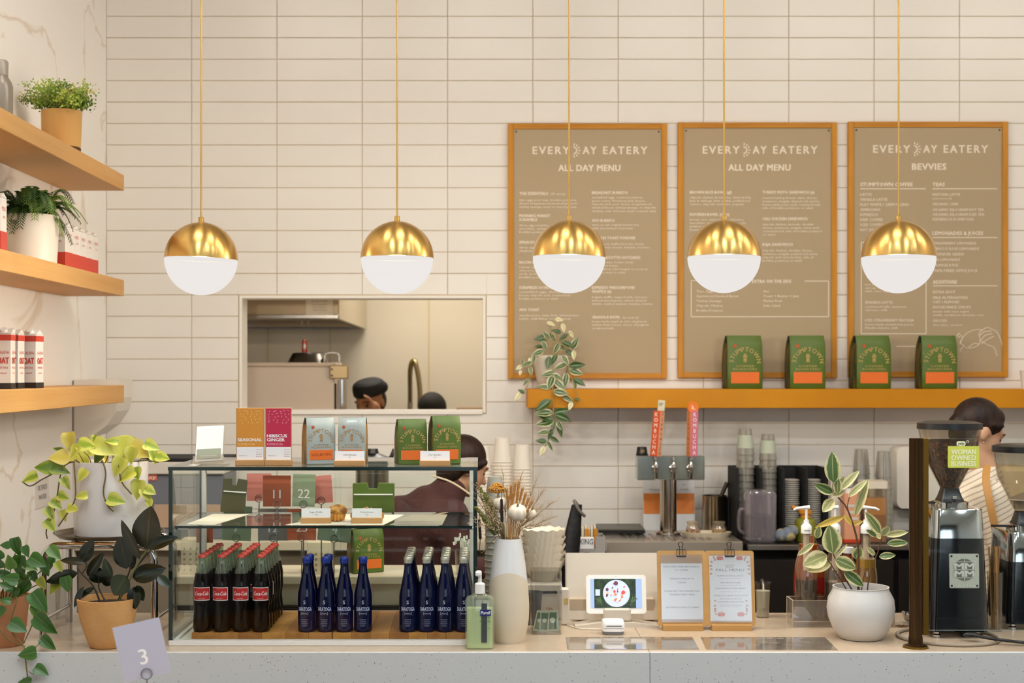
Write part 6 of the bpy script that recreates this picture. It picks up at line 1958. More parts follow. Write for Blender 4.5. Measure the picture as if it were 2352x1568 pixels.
# jug
Y = 6.30
t = thing('plastic_jug', 'clear lavender-tinted jug half full of dark liquid', 'jug', (X(1750, Y), Y + 0.06, BTZ2))
h = Z(1126, Y) - BTZ2
m_jug = glass('jug_plastic', 'e8e2e6', 0.06, 0.5, 0.04, body=('b9aeb4', 0.22))
loft(MB(), [[(x * k, y * k, z) for x, y in rrect(0.135, 0.12, 0.02)] for z, k in ((0, 0.95), (0.01, 1.02), (0.02, 0.97), (h * 0.9, 1.03), (h * 0.97, 0.95), (h, 0.6))]).build('jug_wall', m_jug, t, 40)
loft(MB(), [[(x, y, z) for x, y in rrect(0.10, 0.10, 0.015)] for z in (0.025, h * 0.5)]).build('liquid', M('dark_tea', '3a3436', 0.3), t, 40)
MB().tube(crom([(-0.068, 0, h * 0.62), (-0.088, 0, h * 0.58), (-0.09, 0, h * 0.25), (-0.068, 0, h * 0.15)], 5), 0.008, 8).build('handle', m_jug, t, 60)
# rolled cloth
t = thing('rolled_cloth', 'rolled blue and tan bar cloth by the jug', 'cloth', (X(1808, 6.29), 6.32, BTZ2))
mb = MB()
for i, (x, z, r) in enumerate(((-0.02, 0.03, 0.03), (0.012, 0.034, 0.034), (0.03, 0.05, 0.026))):
    mb.ball((x, 0, z), (r, 0.04, r), 14, 10)
mb.build('cloth', M('cloth_blue', '6f7884', 0.9, noise=(14, 'b0a070', 0.5, 0.56), bump=(30, 0.8)), t, 60)
# olive sauce bottle with amber pump
Y = 6.36
t = thing('sauce_bottle', 'squat olive sauce bottle with amber pump', 'bottle', (X(1850, Y), Y, BTZ2))
MB().lathe([(0, 0), (0.044, 0), (0.047, 0.01), (0.047, 0.085), (0.04, 0.098), (0.028, 0.104), (0, 0.104)], 24).build('bottle_body', M('olive_sauce', '7a7a26', 0.3), t, 40)
MB().lathe([(0, 0.1), (0.022, 0.1), (0.022, 0.122), (0.03, 0.124), (0.03, 0.138), (0.01, 0.142), (0, 0.142)], 20).build('cap', M('amber_plastic', 'c98226', 0.4), t, 40)
MB().tube(crom([(0, 0, 0.136), (-0.03, 0, 0.142), (-0.062, 0, 0.152)], 5), [0.010] * 11, 8).build('spout', M('amber_plastic', 'c98226'), t, 60)
for px, Y, w, h, c, cc, lb_ in ((1920, 6.42, 0.056, Z(1085, 6.42) - BTZ2, 'd9d0c4', 'e6e0d8', 'white labelled bottle behind the ficus'), (1953, 6.34, 0.074, Z(1122, 6.34) - BTZ2, 'd99a78', 'c7401f', 'tall peach syrup bottle behind the ficus')):
    t = thing('syrup_container', lb_, 'bottle', (X(px, Y), Y, BTZ2))
    loft(MB(), [[(x, y, z) for x, y in rrect(w, w, 0.012)] for z in (0.008, h * 0.92)]).build('bottle_body', M('container_' + c, c, 0.35), t, 40)
    loft(MB(), [[(x * 1.03, y * 1.03, z) for x, y in rrect(w, w, 0.012)] for z in (0, 0.014)]).build('base_band', M('band_' + cc, cc, 0.4), t, 40)
    MB().lathe([(0, h * 0.9), (w * 0.3, h * 0.9), (w * 0.3, h), (0, h)], 16).build('cap', m_white, t, 40)
    for k in range(3):
        MB().box((0, -w / 2 - 0.0006, h * (0.45 + 0.12 * k)), (w * 0.7, 0.001, 0.012)).build('label_line', M('label_line', 'cfc6ba', 0.6), t)
Y = 6.30
t = thing('juice_container', 'clear square container of amber juice', 'container', (X(2012, Y), Y + 0.05, BTZ2))
h = Z(1105, Y) - BTZ2
loft(MB(), [[(x, y, z) for x, y in rrect(0.105, 0.1, 0.014)] for z in (0, h * 0.88)]).build('tub_wall', glass('tub_plastic', 'efe6d6', 0.06, 0.5, 0.04, body=('d8c8a8', 0.12)), t, 40)
loft(MB(), [[(x, y, z) for x, y in rrect(0.098, 0.093, 0.012)] for z in (0.004, h * 0.45)]).build('dark_layer', M('juice_brown', '9a5a20', 0.3), t, 40)
loft(MB(), [[(x, y, z) for x, y in rrect(0.098, 0.093, 0.012)] for z in (h * 0.451, h * 0.72)]).build('amber_layer', M('juice_amber', 'c98a34', 0.3), t, 40)
loft(MB(), [[(x, y, z) for x, y in rrect(0.112, 0.107, 0.014)] for z in (h * 0.88, h)]).build('lid', M('tub_lid', 'd9cdb8', 0.4), t, 40)
for px, py, Y, nm in ((1978, 1031, 6.6, 'behind the amber juice'), (2030, 1036, 6.5, 'beside the wall dispenser')):
    top = Z(py, Y) - BTZ2
    n = 11
    cup_stack(px, Y, BTZ2, n, 0.029, 0.040, 0.118, (top - 0.118) / (n - 1), m_ccup, 'topmost clear cup of the upturned stack ' + nm, 'clear cup in the upturned stack ' + nm, 'clear cups stacked ' + nm, name='plastic_cup')
# wall dispensers
t = thing('towel_dispenser', 'white rounded dispenser on the tiles behind the brass post', 'dispenser', (X(2105, 6.7), BACK, Z(1166, 6.7)))
loft(MB(), [[(x * k, y, z + 0.145) for x, z in rrect(0.21, 0.29, 0.03)][::-1] for y, k in ((-0.11, 0.96), (-0.10, 1.0), (-0.001, 1.0))]).build('cover', M('dispenser_white', 'e2d9cb', 0.35), t, 40)
MB().box((0, -0.06, -0.003), (0.15, 0.06, 0.006), 0.002).build('outlet', M('outlet_grey', '8d8478', 0.5), t)
t = thing('paper_dispenser', 'white curved paper dispenser under the lowest oak shelf', 'dispenser', (RX0, 6.33, Z(1006, 6.3)))
pr = [(0.0, 0.0), (0.03, 0.0), (0.09, 0.015), (0.15, 0.06), (0.19, 0.12), (0.205, 0.18), (0.205, 0.26), (0.0, 0.26)]
MB().prism(pr, -0.12, 0.12).build('cover', M('dispenser_white', 'e2d9cb'), t)
MB().box((0.004, -0.121, 0.13), (0.008, 0.003, 0.25)).build('hinge_line', M('outlet_grey', '8d8478'), t)
MB().box((0.07, 0.05, -0.02), (0.012, 0.03, 0.05), 0.002).build('lever', m_black, t)
# filtered-water sign on the marble wall
ys = 5.775
t = thing('water_sign', 'small white filtered water sign on the marble wall', 'sign', (RX0, ys, Z(1165, ys)), 90)
MB().box((0, -0.002, 0.059), (0.172, 0.004, 0.118), 0.001).build('plate', M('sign_white', 'dcd5cc', 0.5), t)
mb = MB(); text(mb, 'FILTERED', 0, 0.072, 0.020, -0.0046, 'c', w=0.12, bold=0.006); text(mb, 'WATER', 0, 0.034, 0.020, -0.0046, 'c', w=0.10, bold=0.006); mb.build('lettering', m_ink, t)
# cream carton behind the barista
t = thing('milk_crate_box', 'cream box on the bar behind the striped barista', 'box', (X(2312, 6.4), 6.4, BTZ2))
MB().box((0, 0.08, 0.165), (0.22, 0.2, 0.33), 0.02).build('box', M('box_cream', 'e0cfa8', 0.6), t)
MB().lathe([(0, 0), (0.008, 0), (0.008, 0.001), (0, 0.001)], 12, mtx=T(-0.05, -0.02, 0.19) @ rotm(90)).build('logo_dot', m_ink, t)
mb = MB(); text(mb, 'organic', -0.035, 0.186, 0.01, -0.0208, 'l'); mb.build('lettering', m_ink, t)
# vase end on the wall shelf
t = thing('shelf_cup', 'small white cup at the far end of the wall shelf', 'cup', (X(2360, 6.62), 6.62, LZ1))
MB().lathe([(0, 0), (0.026, 0), (0.034, 0.08), (0.036, 0.085), (0.033, 0.085), (0.025, 0.004), (0, 0.004)], 24).build('cup_wall', m_white, t, 40)

# ------------------------------------------------------------ syrup bottles in an acrylic rack
Y = 4.955
s = F / Y
rx0, rx1 = X(1813, Y), X(2046, Y)
t = thing('bottle_rack', 'clear acrylic rack holding the syrup bottles', 'rack', ((rx0 + rx1) / 2, Y, CT))
w = rx1 - rx0
rh = 62 / s
for (c, dm, f) in (((0, -0.045, rh / 2), (w, 0.005, rh), 1), ((0, 0.045, rh / 2), (w, 0.005, rh), 1), ((-w / 2 + 0.0025, 0, rh / 2), (0.005, 0.085, rh), 0), ((w / 2 - 0.0025, 0, rh / 2), (0.005, 0.085, rh), 0)):
    pane('rack_wall', c, dm, f, t, m_acryl, M('acrylic_edge', 'd9c8ae', 0.2))
pane('rack_floor', (0, 0, 0.0202), (w - 0.012, 0.084, 0.004), 2, t, m_acryl, M('acrylic_edge', 'd9c8ae'))
m_amber = M('syrup_amber', '7a3208', 0.08, coat=0.6, noise=(6, '3a1204', 0.4, 0.6))
m_darks = M('syrup_dark', '180a06', 0.08, coat=0.6)
m_gold = M('syrup_gold', '9a7420', 0.08, coat=0.6)
m_bglass = glass('bottle_glass', 'f0e6d6', 0.08, 0.6, 0.02, body=('c8b090', 0.08))
def syrup(px, lb_, liq, lvl, pz=0.0, Yb=Y, neckliq=None, rz=0):
    t = thing('syrup_bottle', lb_, 'bottle', (X(px, Yb), Yb, CT + 0.0225), rz)
    hb = 0.300 + pz
    prof = [(0, 0), (0.034, 0), (0.038, 0.006), (0.038, 0.15), (0.036, 0.17), (0.025, 0.22), (0.0165, 0.25), (0.0155, 0.262), (0.0155, hb), (0, hb)]
    MB().lathe(prof, 26).build('bottle_wall', m_bglass, t, 40)
    ip = [(max(r - 0.0025, 0), max(z, 0.004)) for r, z in prof if z <= lvl]
    ip = ip + [(ip[-1][0], lvl), (0, lvl)]
    MB().lathe(ip, 26).build('syrup', liq, t, 40)
    MB().lathe([(0, hb - 0.002), (0.0185, hb - 0.002), (0.0185, hb + 0.022), (0.014, hb + 0.028), (0.009, hb + 0.034), (0.009, hb + 0.045), (0, hb + 0.045)], 22).build('pump_collar', m_white, t, 40)
    MB().lathe([(0.0105, 0.17), (0.0105, hb - 0.004)], 14).build('pump_barrel', M('pump_milk', 'd9d3c9', 0.4), t, 60)
    MB().lathe([(0, hb + 0.04), (0.0048, hb + 0.04), (0.0048, hb + 0.082), (0, hb + 0.082)], 12).build('pump_stem', m_white, t, 40)
    MB().tube(crom([(0.011, 0, hb + 0.088), (0.0, 0, hb + 0.088), (-0.03, 0, hb + 0.085), (-0.044, 0, hb + 0.079)], 4), [0.0075, 0.0075, 0.007, 0.0065, 0.006, 0.006, 0.0055, 0.005, 0.005, 0.0045, 0.0045, 0.004, 0.0035], 8).build('pump_head', m_white, t, 60)
    mb = MB(); text(mb, 'MONIN', 0.0, hb + 0.006, 0.006, 0, 'c', w=0.021, bold=0.01); wrap_cyl(mb, 0.0189).build('lettering', m_ink, t)
    return t
syrup(1852, 'dark syrup pump bottle at the clipboard end of the rack', m_darks, 0.14)
syrup(1918, 'middle syrup pump bottle behind the ficus leaves', m_darks, 0.13, Yb=4.955)
syrup(1989, 'golden syrup pump bottle behind the white pot', m_gold, 0.21, rz=170)
Yb = 5.075
t = thing('maple_jug', 'tall amber-red bottle behind the dark syrup', 'bottle', (X(1858, Yb), Yb, CT))
MB().lathe([(0, 0), (0.046, 0), (0.052, 0.008), (0.053, 0.16), (0.048, 0.2), (0.036, 0.245), (0.034, 0.26), (0.036, 0.268), (0.02, 0.272), (0.015, 0.3), (0, 0.3)], 28).build('bottle_body', M('maple_amber', '8a3a10', 0.1, coat=0.6), t, 40)
MB().lathe([(0.0534, 0.1), (0.0534, 0.155)], 28).build('red_label', M('maple_red', '8a1010', 0.4), t, 60)
Yb = 5.09
t = thing('amber_bottle', 'amber bottle standing behind the middle syrup', 'bottle', (X(1948, Yb), Yb, CT))
MB().lathe([(0, 0), (0.04, 0), (0.045, 0.008), (0.045, 0.14), (0.036, 0.18), (0.018, 0.21), (0.016, 0.235), (0, 0.235)], 26).build('bottle_body', m_amber, t, 40)
MB().lathe([(0, 0.235), (0.02, 0.235), (0.02, 0.255), (0, 0.255)], 20).build('cap', m_white, t, 40)

# ------------------------------------------------------------ brass post, sneeze guard, sticker
Yp = 4.56
px = X(2103, Yp)
m_bronze = M('dark_bronze', '3a2712', 0.3, 0.9, aniso=0.3)
m_brz2 = M('aged_brass', '7c5c22', 0.35, 0.9)
t = thing('guard_post', 'dark bronze post holding the glass guard', 'post', (px, Yp, CT))
ph = Z(1006, Yp) - CT
MB().lathe([(0, 0), (0.038, 0), (0.038, 0.005), (0.03, 0.009), (0.023, 0.010), (0.022, 0.034), (0.0205, 0.036), (0.0205, ph), (0, ph)], 28).build('tube', m_bronze, t, 40)
MB().lathe([(0.0225, 0.0105), (0.0385, 0.0055), (0.039, 0.0), (0.041, 0.0)], 28).build('flange', m_brz2, t, 40)
MB().box((0.031, 0.002, ph / 2 + 0.02), (0.018, 0.016, ph - 0.04), 0.001).build('glass_channel', m_brz2, t)
t = thing('sneeze_guard', 'clear glass guard in front of the coffee grinders', 'glass guard', (0, 0, 0))
gx0, gx1 = px + 0.041, 2.9
gz0 = Z(1447, Yp); gz1 = CT + ph - 0.002
m_gedge = M('guard_edge', '9aa49c', 0.2)
pane('glass_pane', ((gx0 + gx1) / 2, Yp + 0.002, (gz0 + gz1) / 2), (gx1 - gx0, 0.008, gz1 - gz0), 1, t, None, m_gedge)
po = thing('guard_post', 'dark bronze post at the far end of the glass guard', 'post', (gx1 + 0.041, Yp, CT))
for ch in list(t.children):
    pass
MB().lathe([(0, 0), (0.038, 0), (0.038, 0.005), (0.0205, 0.01), (0.0205, ph), (0, ph)], 28).build('tube', m_bronze, po, 40)
MB().box((-0.031, 0.002, ph / 2 + 0.02), (0.018, 0.016, ph - 0.04), 0.001).build('glass_channel', m_brz2, po)
Ys = Yp - 0.0035
t = thing('window_sticker', 'yellow woman owned business sticker on the glass guard', 'sticker', (X(2213, Ys), Ys, Z(1049, Ys)))
w, h = 72 * Ys / F, 50 * Ys / F
loft(MB(), [[(x, y, z) for x, z in rrect(w, h, 0.004)][::-1] for y in (-0.0012, 0)]).build('decal', M('sticker_yellow', 'd3d552', 0.5), t, 40)
mb = MB()
for i, (q, ww) in enumerate((('WOMAN', 0.78), ('OWNED', 0.78), ('BUSINESS', 0.78))):
    text(mb, q, 0, h * (0.13 - 0.27 * i), h * 0.215, -0.0016, 'c', w=w * ww, bold=0.035)
mb.build('lettering', M('sticker_cream', 'efedc0', 0.6), t)
mb = MB(); text(mb, 'yelp', -0.008, h * 0.56, 0.0088, -0.0016, 'c', bold=0.012); mb.build('maker_lettering', m_matblack, t)
loft(MB(), [[(x - 0.008, y, z + h * 0.56 + 0.0036) for x, z in rrect(0.0285, 0.0145, 0.005)][::-1] for y in (-0.001, 0)]).build('maker_patch', M('sticker_cream', 'efedc0'), t, 40)
mb = MB()
for k in range(5):
    a = R(72 * k + 90)
    mb.box((0.0125 + 0.0036 * math.cos(a), -0.0016, h * 0.70 + 0.0036 * math.sin(a)), (0.0032, 0.001, 0.0032), 0.0006)
mb.build('burst_mark', M('burst_grey', 'c9c9a8', 0.5), t)

# ------------------------------------------------------------ grinders
m_beans = M('coffee_beans', '2e170c', 0.45, noise=(90, '7a4422', 0.48, 0.6), bump=(110, 1.0))
m_hop = glass('hopper_plastic', 'f2eee8', 0.025, 0.5, 0.02, body=('c8beb0', 0.03))
m_gblack = M('grinder_black', '06080c', 0.12, coat=0.5)
m_galu = M('grinder_polished', 'c3c6c8', 0.1, 1.0)
def grinder(px, Y, lb_, full, ztop_py, rz=0):
    t = thing('coffee_grinder', lb_, 'grinder', (X(px, Y), Y, CT), rz)
    H = Z(ztop_py, Y) - CT
    s = F / Y
    z_al1 = H - 195 / s     # top of polished collar
    z_al0 = H - 262 / s
    zb = 0.022
    w0, w1 = 0.200, 0.168
    def sec(z):
        q = (z - zb) / (z_al1 - zb)
        return w0 + (w1 - w0) * q
    loft(MB(), [[(x, y, z) for x, y in rrect(sec(z), 0.23 + (sec(z) - w0), 0.03)] for z in (zb, zb + 0.1, z_al0)]).build('body', m_gblack, t, 40)
    loft(MB(), [[(x, y, z) for x, y in rrect(sec(z), 0.23 + (sec(z) - w0), 0.03)] for z in (z_al0 + 0.001, z_al1 - 0.004)] + [[(x * 0.96, y * 0.96, z_al1) for x, y in rrect(sec(z_al1), 0.2, 0.03)]]).build('polished_collar', m_galu, t, 40)
    for sx in (-0.07, 0.07):
        for sy in (-0.08, 0.08):
            MB().lathe([(0, 0), (0.014, 0), (0.014, 0.008), (0.01, 0.012), (0.01, 0.024), (0, 0.024)], 14, mtx=T(sx, sy, 0)).build('foot', m_chrome, t, 40)
    cz = z_al1
    MB().lathe([(0.06, cz), (0.062, cz + 0.016), (0.05, cz + 0.02), (0, cz + 0.02)], 28).build('adjust_ring', m_chrome, t, 40)
    loft(MB(), [[(x * k, y * k, z) for x, y in rrect(0.078, 0.078, 0.012)] for z, k in ((cz + 0.0, 1.0), (cz + 0.024, 1.0), (cz + 0.03, 0.9), (cz + 0.055, 0.7), (cz + 0.062, 0.68))]).build('throat', m_black, t, 40)
    MB().box((0.004, -0.04, cz + 0.032), (0.012, 0.008, 0.01), 0.001).build('latch', M('latch_grey', 'a49a8e', 0.4), t)
    MB().tube([(-0.06, -0.02, cz + 0.014), (-0.125, -0.03, cz + 0.016)], 0.004, 8).build('grind_lever', m_black, t, 60)
    hb = cz + 0.06
    rt = 0.104
    hz = [(0.030, hb), (0.034, hb + 0.008), (rt * 0.86, hb + (H - hb) * 0.52), (rt * 0.93, hb + (H - hb) * 0.72), (rt, H - 0.026)]
    MB().lathe(hz + [(r - 0.0025, z) for r, z in hz[::-1]], 36).build('hopper', m_hop, t, 40)
    if full:
        bz = hb + (H - hb) * 0.70
        ip = [(0, hb + 0.002), (0.027, hb + 0.002), (0.031, hb + 0.008), (rt * 0.86 - 0.005, hb + (H - hb) * 0.52), (rt * 0.92 - 0.005, bz), (rt * 0.6, bz + 0.006), (0, bz + 0.008)]
        MB().lathe(ip, 36).build('beans', m_beans, t, 40)
    else:
        MB().lathe([(0, hb + 0.07), (0.055, hb + 0.045), (0.055, hb + 0.043), (0, hb + 0.066)], 28).build('baffle', M('baffle_tan', 'a89a88', 0.4), t, 40)
        MB().lathe([(0.034, hb + 0.01), (0.036, hb + 0.045)], 20).build('baffle_wall', M('baffle_clear', 'b9aa98', 0.3), t, 60)
    MB().lathe([(0, H), (rt * 0.8, H), (rt + 0.002, H - 0.006), (rt + 0.003, H - 0.026), (rt - 0.006, H - 0.026), (rt - 0.008, H - 0.008), (0, H - 0.008)], 40).build('hopper_lid', m_black, t, 40)
    pz = z_al0 - 0.105
    fy = -(0.23 + (sec(pz) - w0)) / 2
    bm = T(0.012, fy - 0.001, pz) @ rotm(-2.2)
    pw = 0.098
    pl = loft(MB(), [[(x, y, z) for x, z in rrect(pw, pw * 1.16, 0.004)][::-1] for y in (-0.003, 0.002)]).build('badge', M('badge_metal', 'cfcfc0', 0.25, 0.45), t, 40); pl.matrix_local = bm
    mb = MB()
    mb.lathe([(0, 0), (pw * 0.37, 0), (pw * 0.37, 0.0008), (0, 0.0008)], 40, mtx=T(0, -0.0032, 0.004) @ rotm(90))
    mb.build('badge_disc', M('badge_grey', '77776f', 0.5, 0.5), pl, 40)
    mb = MB()
    for sx in (-1, 1):
        for sz in (0, 1):
            text(mb, 'M', sx * pw * 0.18, 0.004 + (0.0025 if sz else -0.0225), 0.019, -0.0045, 'c', w=0.029, bold=0.05)
    for z in (0.004 - 0.0265, 0.004, 0.004 + 0.026):
        mb.box((0, -0.0042, z), (pw * 0.74, 0.0006, 0.0016))
    for x in (-pw * 0.37, 0, pw * 0.37):
        mb.box((x, -0.0042, 0.004), (0.0016, 0.0006, 0.053 if x else 0.074))
    text(mb, 'MAZZER', 0, -pw * 0.545, 0.0075, -0.0042, 'c', w=pw * 0.76, bold=0.01)
    mb.build('badge_lettering', M('badge_print', 'd6d6c8', 0.4, 0.3), pl)
    for sx in (-1, 1):
        for sz in (-1, 1):
            MB().lathe([(0, 0), (0.0035, 0), (0.0035, 0.001), (0, 0.001)], 10, mtx=T(sx * (pw / 2 - 0.007), -0.003, sz * (pw * 0.58 - 0.008)) @ rotm(90)).build('screw', m_matblack, pl)
    return t
grinder(2181, 4.82, 'coffee grinder with a hopper full of beans', True, 967)
grinder(2352, 4.96, 'coffee grinder with an empty clear hopper at the picture edge', False, 1020)
# hose ring, cable, grounds, scoop, stirrers
pts = [Vector((X(2182, 4.7) + 0.163 * math.cos(a), 4.72 + 0.155 * math.sin(a), CT + 0.006)) for a in [2 * PI * i / 40 for i in range(40)]]
c = sum(pts, Vector()) / 40
c.z = CT
tag(MB().tube([p - c for p in pts], 0.006, 8, closed=True).build('grey_hose', M('hose_grey', '9c8e7c', 0.6), smooth=60, loc=c), 'looped grey hose round the foot of the full grinder', 'hose')
pts = crom([(X(2225, 4.66), 4.675, CT + 0.024), (X(2255, 4.6), 4.64, CT + 0.021), (X(2300, 4.6), 4.60, CT + 0.016), (X(2400, 4.6), 4.57, CT + 0.005)], 6)
c = Vector((X(2255, 4.6), 4.62, CT))
mb = MB().tube([p - c for p in pts], 0.005, 8)
mb.ball(local if 0 else pts[3] - c, (0.03, 0.012, 0.008), 12, 8)
tag(mb.build('power_cable', m_black, smooth=60, loc=c), 'black power cable with plug lying behind the glass guard', 'cable')
rnd = random.Random(9)
mb = MB()
for i in range(260):
    a, q = rnd.uniform(0, 2 * PI), abs(rnd.gauss(0, 0.5))
    mb.box((0.03 * q * math.cos(a), 0.035 * q * math.sin(a), 0.0008 + 0.004 * max(0, 1 - q) * rnd.random()), (0.0018, 0.0018, 0.0016), mtx=None)
o = mb.build('coffee_grounds', M('grounds', '7a5a38', 0.9), loc=(X(2068, 4.95), 4.93, CT)); tag(o, 'spilled coffee grounds beside the bronze post', 'coffee grounds', kind='stuff')
t = thing('coffee_scoop', 'small steel scoop of grounds behind the bronze post', 'scoop', (X(2088, 5.0), 5.0, CT + 0.004), -20)
mb = MB(); mb.lathe([(0, 0), (0.02, 0.003), (0.033, 0.02), (0.035, 0.026), (0.033, 0.026), (0.019, 0.006), (0, 0.004)], 22, mtx=rotm(0, 18, 0)); mb.build('bowl', m_chrome, t, 50)
MB().lathe([(0, 0.006), (0.028, 0.017), (0, 0.022)], 18, mtx=rotm(0, 18, 0)).build('grounds_heap', M('grounds', '7a5a38'), t, 50)
MB().tube([(0.03, 0, 0.014), (0.11, 0, 0.025)], [0.005, 0.004], 8).build('handle', m_chrome, t, 60)
Y = 4.86
t = thing('stirrer_glass', 'tall glass of wooden stirrers beside the grinders', 'glass', (X(2286, Y), Y, CT))
MB().lathe([(0, 0), (0.024, 0), (0.028, 0.2), (0.0265, 0.2), (0.0225, 0.004), (0, 0.004)], 22).build('glass_wall', m_clear, t, 50)
st = MB().box((0, 0, 0.14), (0.0055, 0.0015, 0.28), 0.0005).mesh('wood_stirrer', wood('stirrer_wood', 'b98a58', 'a2733f', (9, 9, 1)))
for i in range(12):
    a, q = i * 2.4, 0.011 * math.sqrt((i + 0.5) / 12)
    o = place('wood_stirrer', st, None, mtx=T(X(2286, Y) + q * math.cos(a), Y + q * math.sin(a), CT + 0.005) @ rotm(2.2 * math.sin(a), 2.2 * math.cos(a), i * 37))
    tag(o, 'thin wooden stirrer standing in the glass by the grinders', 'stirrer', 'stirrers in the glass')
# ------------------------------------------------------------ plants
def leaf_set(shapes):
    return shapes
class Plant:
    def __init__(s, t, mats, meshes, name='leaf'):
        s.t, s.mats, s.meshes, s.name, s.i = t, mats, meshes, name, 0
        s.cache = {}
    def leaf(s, b, tip, wk=1.0, mat=0, nrm=None):
        s.i += 1
        k = (s.i % len(s.meshes), mat)
        if k not in s.cache:
            s.cache[k] = s.meshes[k[0]].mesh(s.name, s.mats[mat], 60)
        rnd = random.Random(s.i * 13 + 5)
        n = nrm or Vector((rnd.uniform(-0.35, 0.35), -1, rnd.uniform(0.1, 0.7)))
        o = Vector(s.t.location)
        place(s.name, s.cache[k], s.t, mtx=leaf_mtx(Vector(b) - o, Vector(tip) - o, n, 1.0, wk))
    def stem(s, pts, r, mat, name='stem', n=4):
        o = Vector(s.t.location)
        pts = crom([Vector(p) - o for p in pts], n)
        rr = r if not isinstance(r, tuple) else [r[0] + (r[1] - r[0]) * i / (len(pts) - 1) for i in range(len(pts))]
        MB().tube(pts, rr, 7).build(name, mat, s.t, 60)
def conv(x0, y0, k):
    return lambda cx, cy_, Y: P(x0 + cx * k, y0 + cy_ * k, Y)
m_soil = M('potting_soil', '2a1c12', 0.95, bump=(60, 1.0))
def pot(t, prof, mat, inner=0.006, soil=0.02, n=36):
    top = prof[-1]
    full = [(0, 0)] + prof + [(top[0] - inner, top[1]), (top[0] - inner - 0.001, top[1] - soil - 0.002)]
    MB().lathe(full, n).build('pot', mat, t, 40)
    MB().lathe([(0, top[1] - soil + 0.003), (top[0] - inner - 0.0005, top[1] - soil)], n).build('soil', m_soil, t, 60)

# rubber plant ------------------------------------------------
m_terra = M('ochre_clay', 'd6a266', 0.75, bump=(90, 0.15), noise=(14, 'cd9658', 0.3, 0.7))
Yc = 4.575
t = thing('rubber_plant', 'dark-leaved rubber plant in an ochre clay pot', 'potted plant', (X(247, Yc), Yc, CT))
ph = 0.157
pot(t, [(0.05, 0.0), (0.056, 0.004), (0.075, 0.05), (0.089, 0.10), (0.096, ph - 0.01), (0.097, ph)], m_terra)
m_rub = [leaf_mat('rubber_leaf', '0d1509', '111c0b', '2c3a1e', (0.3, 0.9), 0.22), leaf_mat('rubber_leaf_bronze', '2e2a17', '221f10', '4a4a2c', (0.3, 0.9), 0.3), leaf_mat('rubber_leaf_green', '1c2b12', '16220e', '3a4a26', (0.3, 0.9), 0.3)]
pl = Plant(t, m_rub, [leaf_mb(1, 0.52, 'oval', 0.2, 0.08), leaf_mb(1, 0.52, 'oval', 0.35, 0.15)])
c = conv(90, 1150, 0.2232)
RL = [(1110, 500, 1120, 60, 320, 1, 0), (1040, 600, 830, 200, 130, 1, -.02), (1120, 490, 1410, 360, 130, 0, -.03), (900, 700, 820, 370, 220, 0, .02), (960, 790, 1290, 690, 190, 0, -.03), (900, 770, 760, 970, 250, 2, -.06), (980, 880, 975, 1120, 150, 0, -.03), (1000, 870, 1070, 1030, 110, 2, .02), (1220, 770, 1340, 880, 100, 2, -.04), (400, 740, 60, 830, 140, 0, 0), (490, 640, 210, 600, 90, 1, .03), (440, 630, 550, 400, 150, 0, .03), (500, 775, 650, 540, 110, 0, .02), (620, 850, 590, 680, 190, 0, .04), (745, 790, 660, 600, 110, 2, .0), (460, 880, 350, 1100, 75, 0, -.03), (570, 890, 390, 1010, 70, 0, -.02), (950, 710, 965, 460, 110, 0, .05), (690, 880, 720, 720, 120, 0, .06)]
for bx, by, tx, ty, w, mt, dy in RL:
    L = math.hypot(tx - bx, ty - by)
    pl.leaf(c(bx, by, Yc + dy), c(tx, ty, Yc + dy - 0.01), (w / L) / 0.52, mt)
rs = M('rubber_stem', '2c2014', 0.7)
base = lambda q: Vector((X(247, Yc) + q, Yc, CT + ph - 0.025))
pl.stem([base(-0.02), c(560, 880, Yc), c(440, 750, Yc), c(395, 690, Yc)], (0.0035, 0.002), rs)
pl.stem([base(0.03), c(900, 860, Yc), c(1010, 660, Yc), c(1110, 500, Yc)], (0.0045, 0.003), M('rubber_stem_green', '6a6a3a', 0.6))
pl.stem([base(0.03), c(880, 850, Yc), c(930, 720, Yc), c(940, 640, Yc)], (0.004, 0.002), rs)
pl.stem([base(0.0), c(615, 900, Yc + .03), c(620, 840, Yc + .03)], (0.003, 0.002), rs)
pl.stem([c(1010, 670, Yc), c(1100, 560, Yc), c(1160, 500, Yc)], (0.003, 0.002), rs)
pl.stem([c(440, 750, Yc), c(480, 690, Yc), c(490, 640, Yc)], 0.002, rs)

# chrome stand with tray ---------------------------------------
Yst = 4.87
x0, x1 = X(97, Yst - 0.16), X(378, Yst)
t = thing('chrome_stand', 'chrome tube stand carrying the white pot', 'stand', ((x0 + x1) / 2, Yst, CT))
hw = (x1 - x0) / 2
sz = Z(1240, Yst - 0.1) - CT
r = 0.012
for y in (-0.15, 0.15):
    pts = [(-hw, y, 0)] + [(-hw + 0.05 - 0.05 * math.cos(R(a)), y, sz - 0.05 - r + 0.05 * math.sin(R(a))) for a in range(0, 91, 15)] + [(hw - 0.05 + 0.05 * math.sin(R(a)), y, sz - 0.05 - r + 0.05 * math.cos(R(a))) for a in range(0, 91, 15)] + [(hw, y, 0)]
    MB().tube(pts, r, 12).build('tube_frame', m_chrome, t, 60)
for x in (-hw + 0.09, hw - 0.09):
    MB().tube([(x, -0.15, sz - r), (x, 0.15, sz - r)], 0.007, 8).build('cross_bar', m_chrome, t, 60)
for x in (-hw, hw):
    MB().tube([(x, -0.15, 0.06), (x, 0.15, 0.06)], 0.007, 8).build('side_bar', m_chrome, t, 60)
tray_z = CT + sz
t = thing('round_tray', 'round dark-rimmed tray under the white pot', 'tray', (X(252, 4.9), 4.9, tray_z))
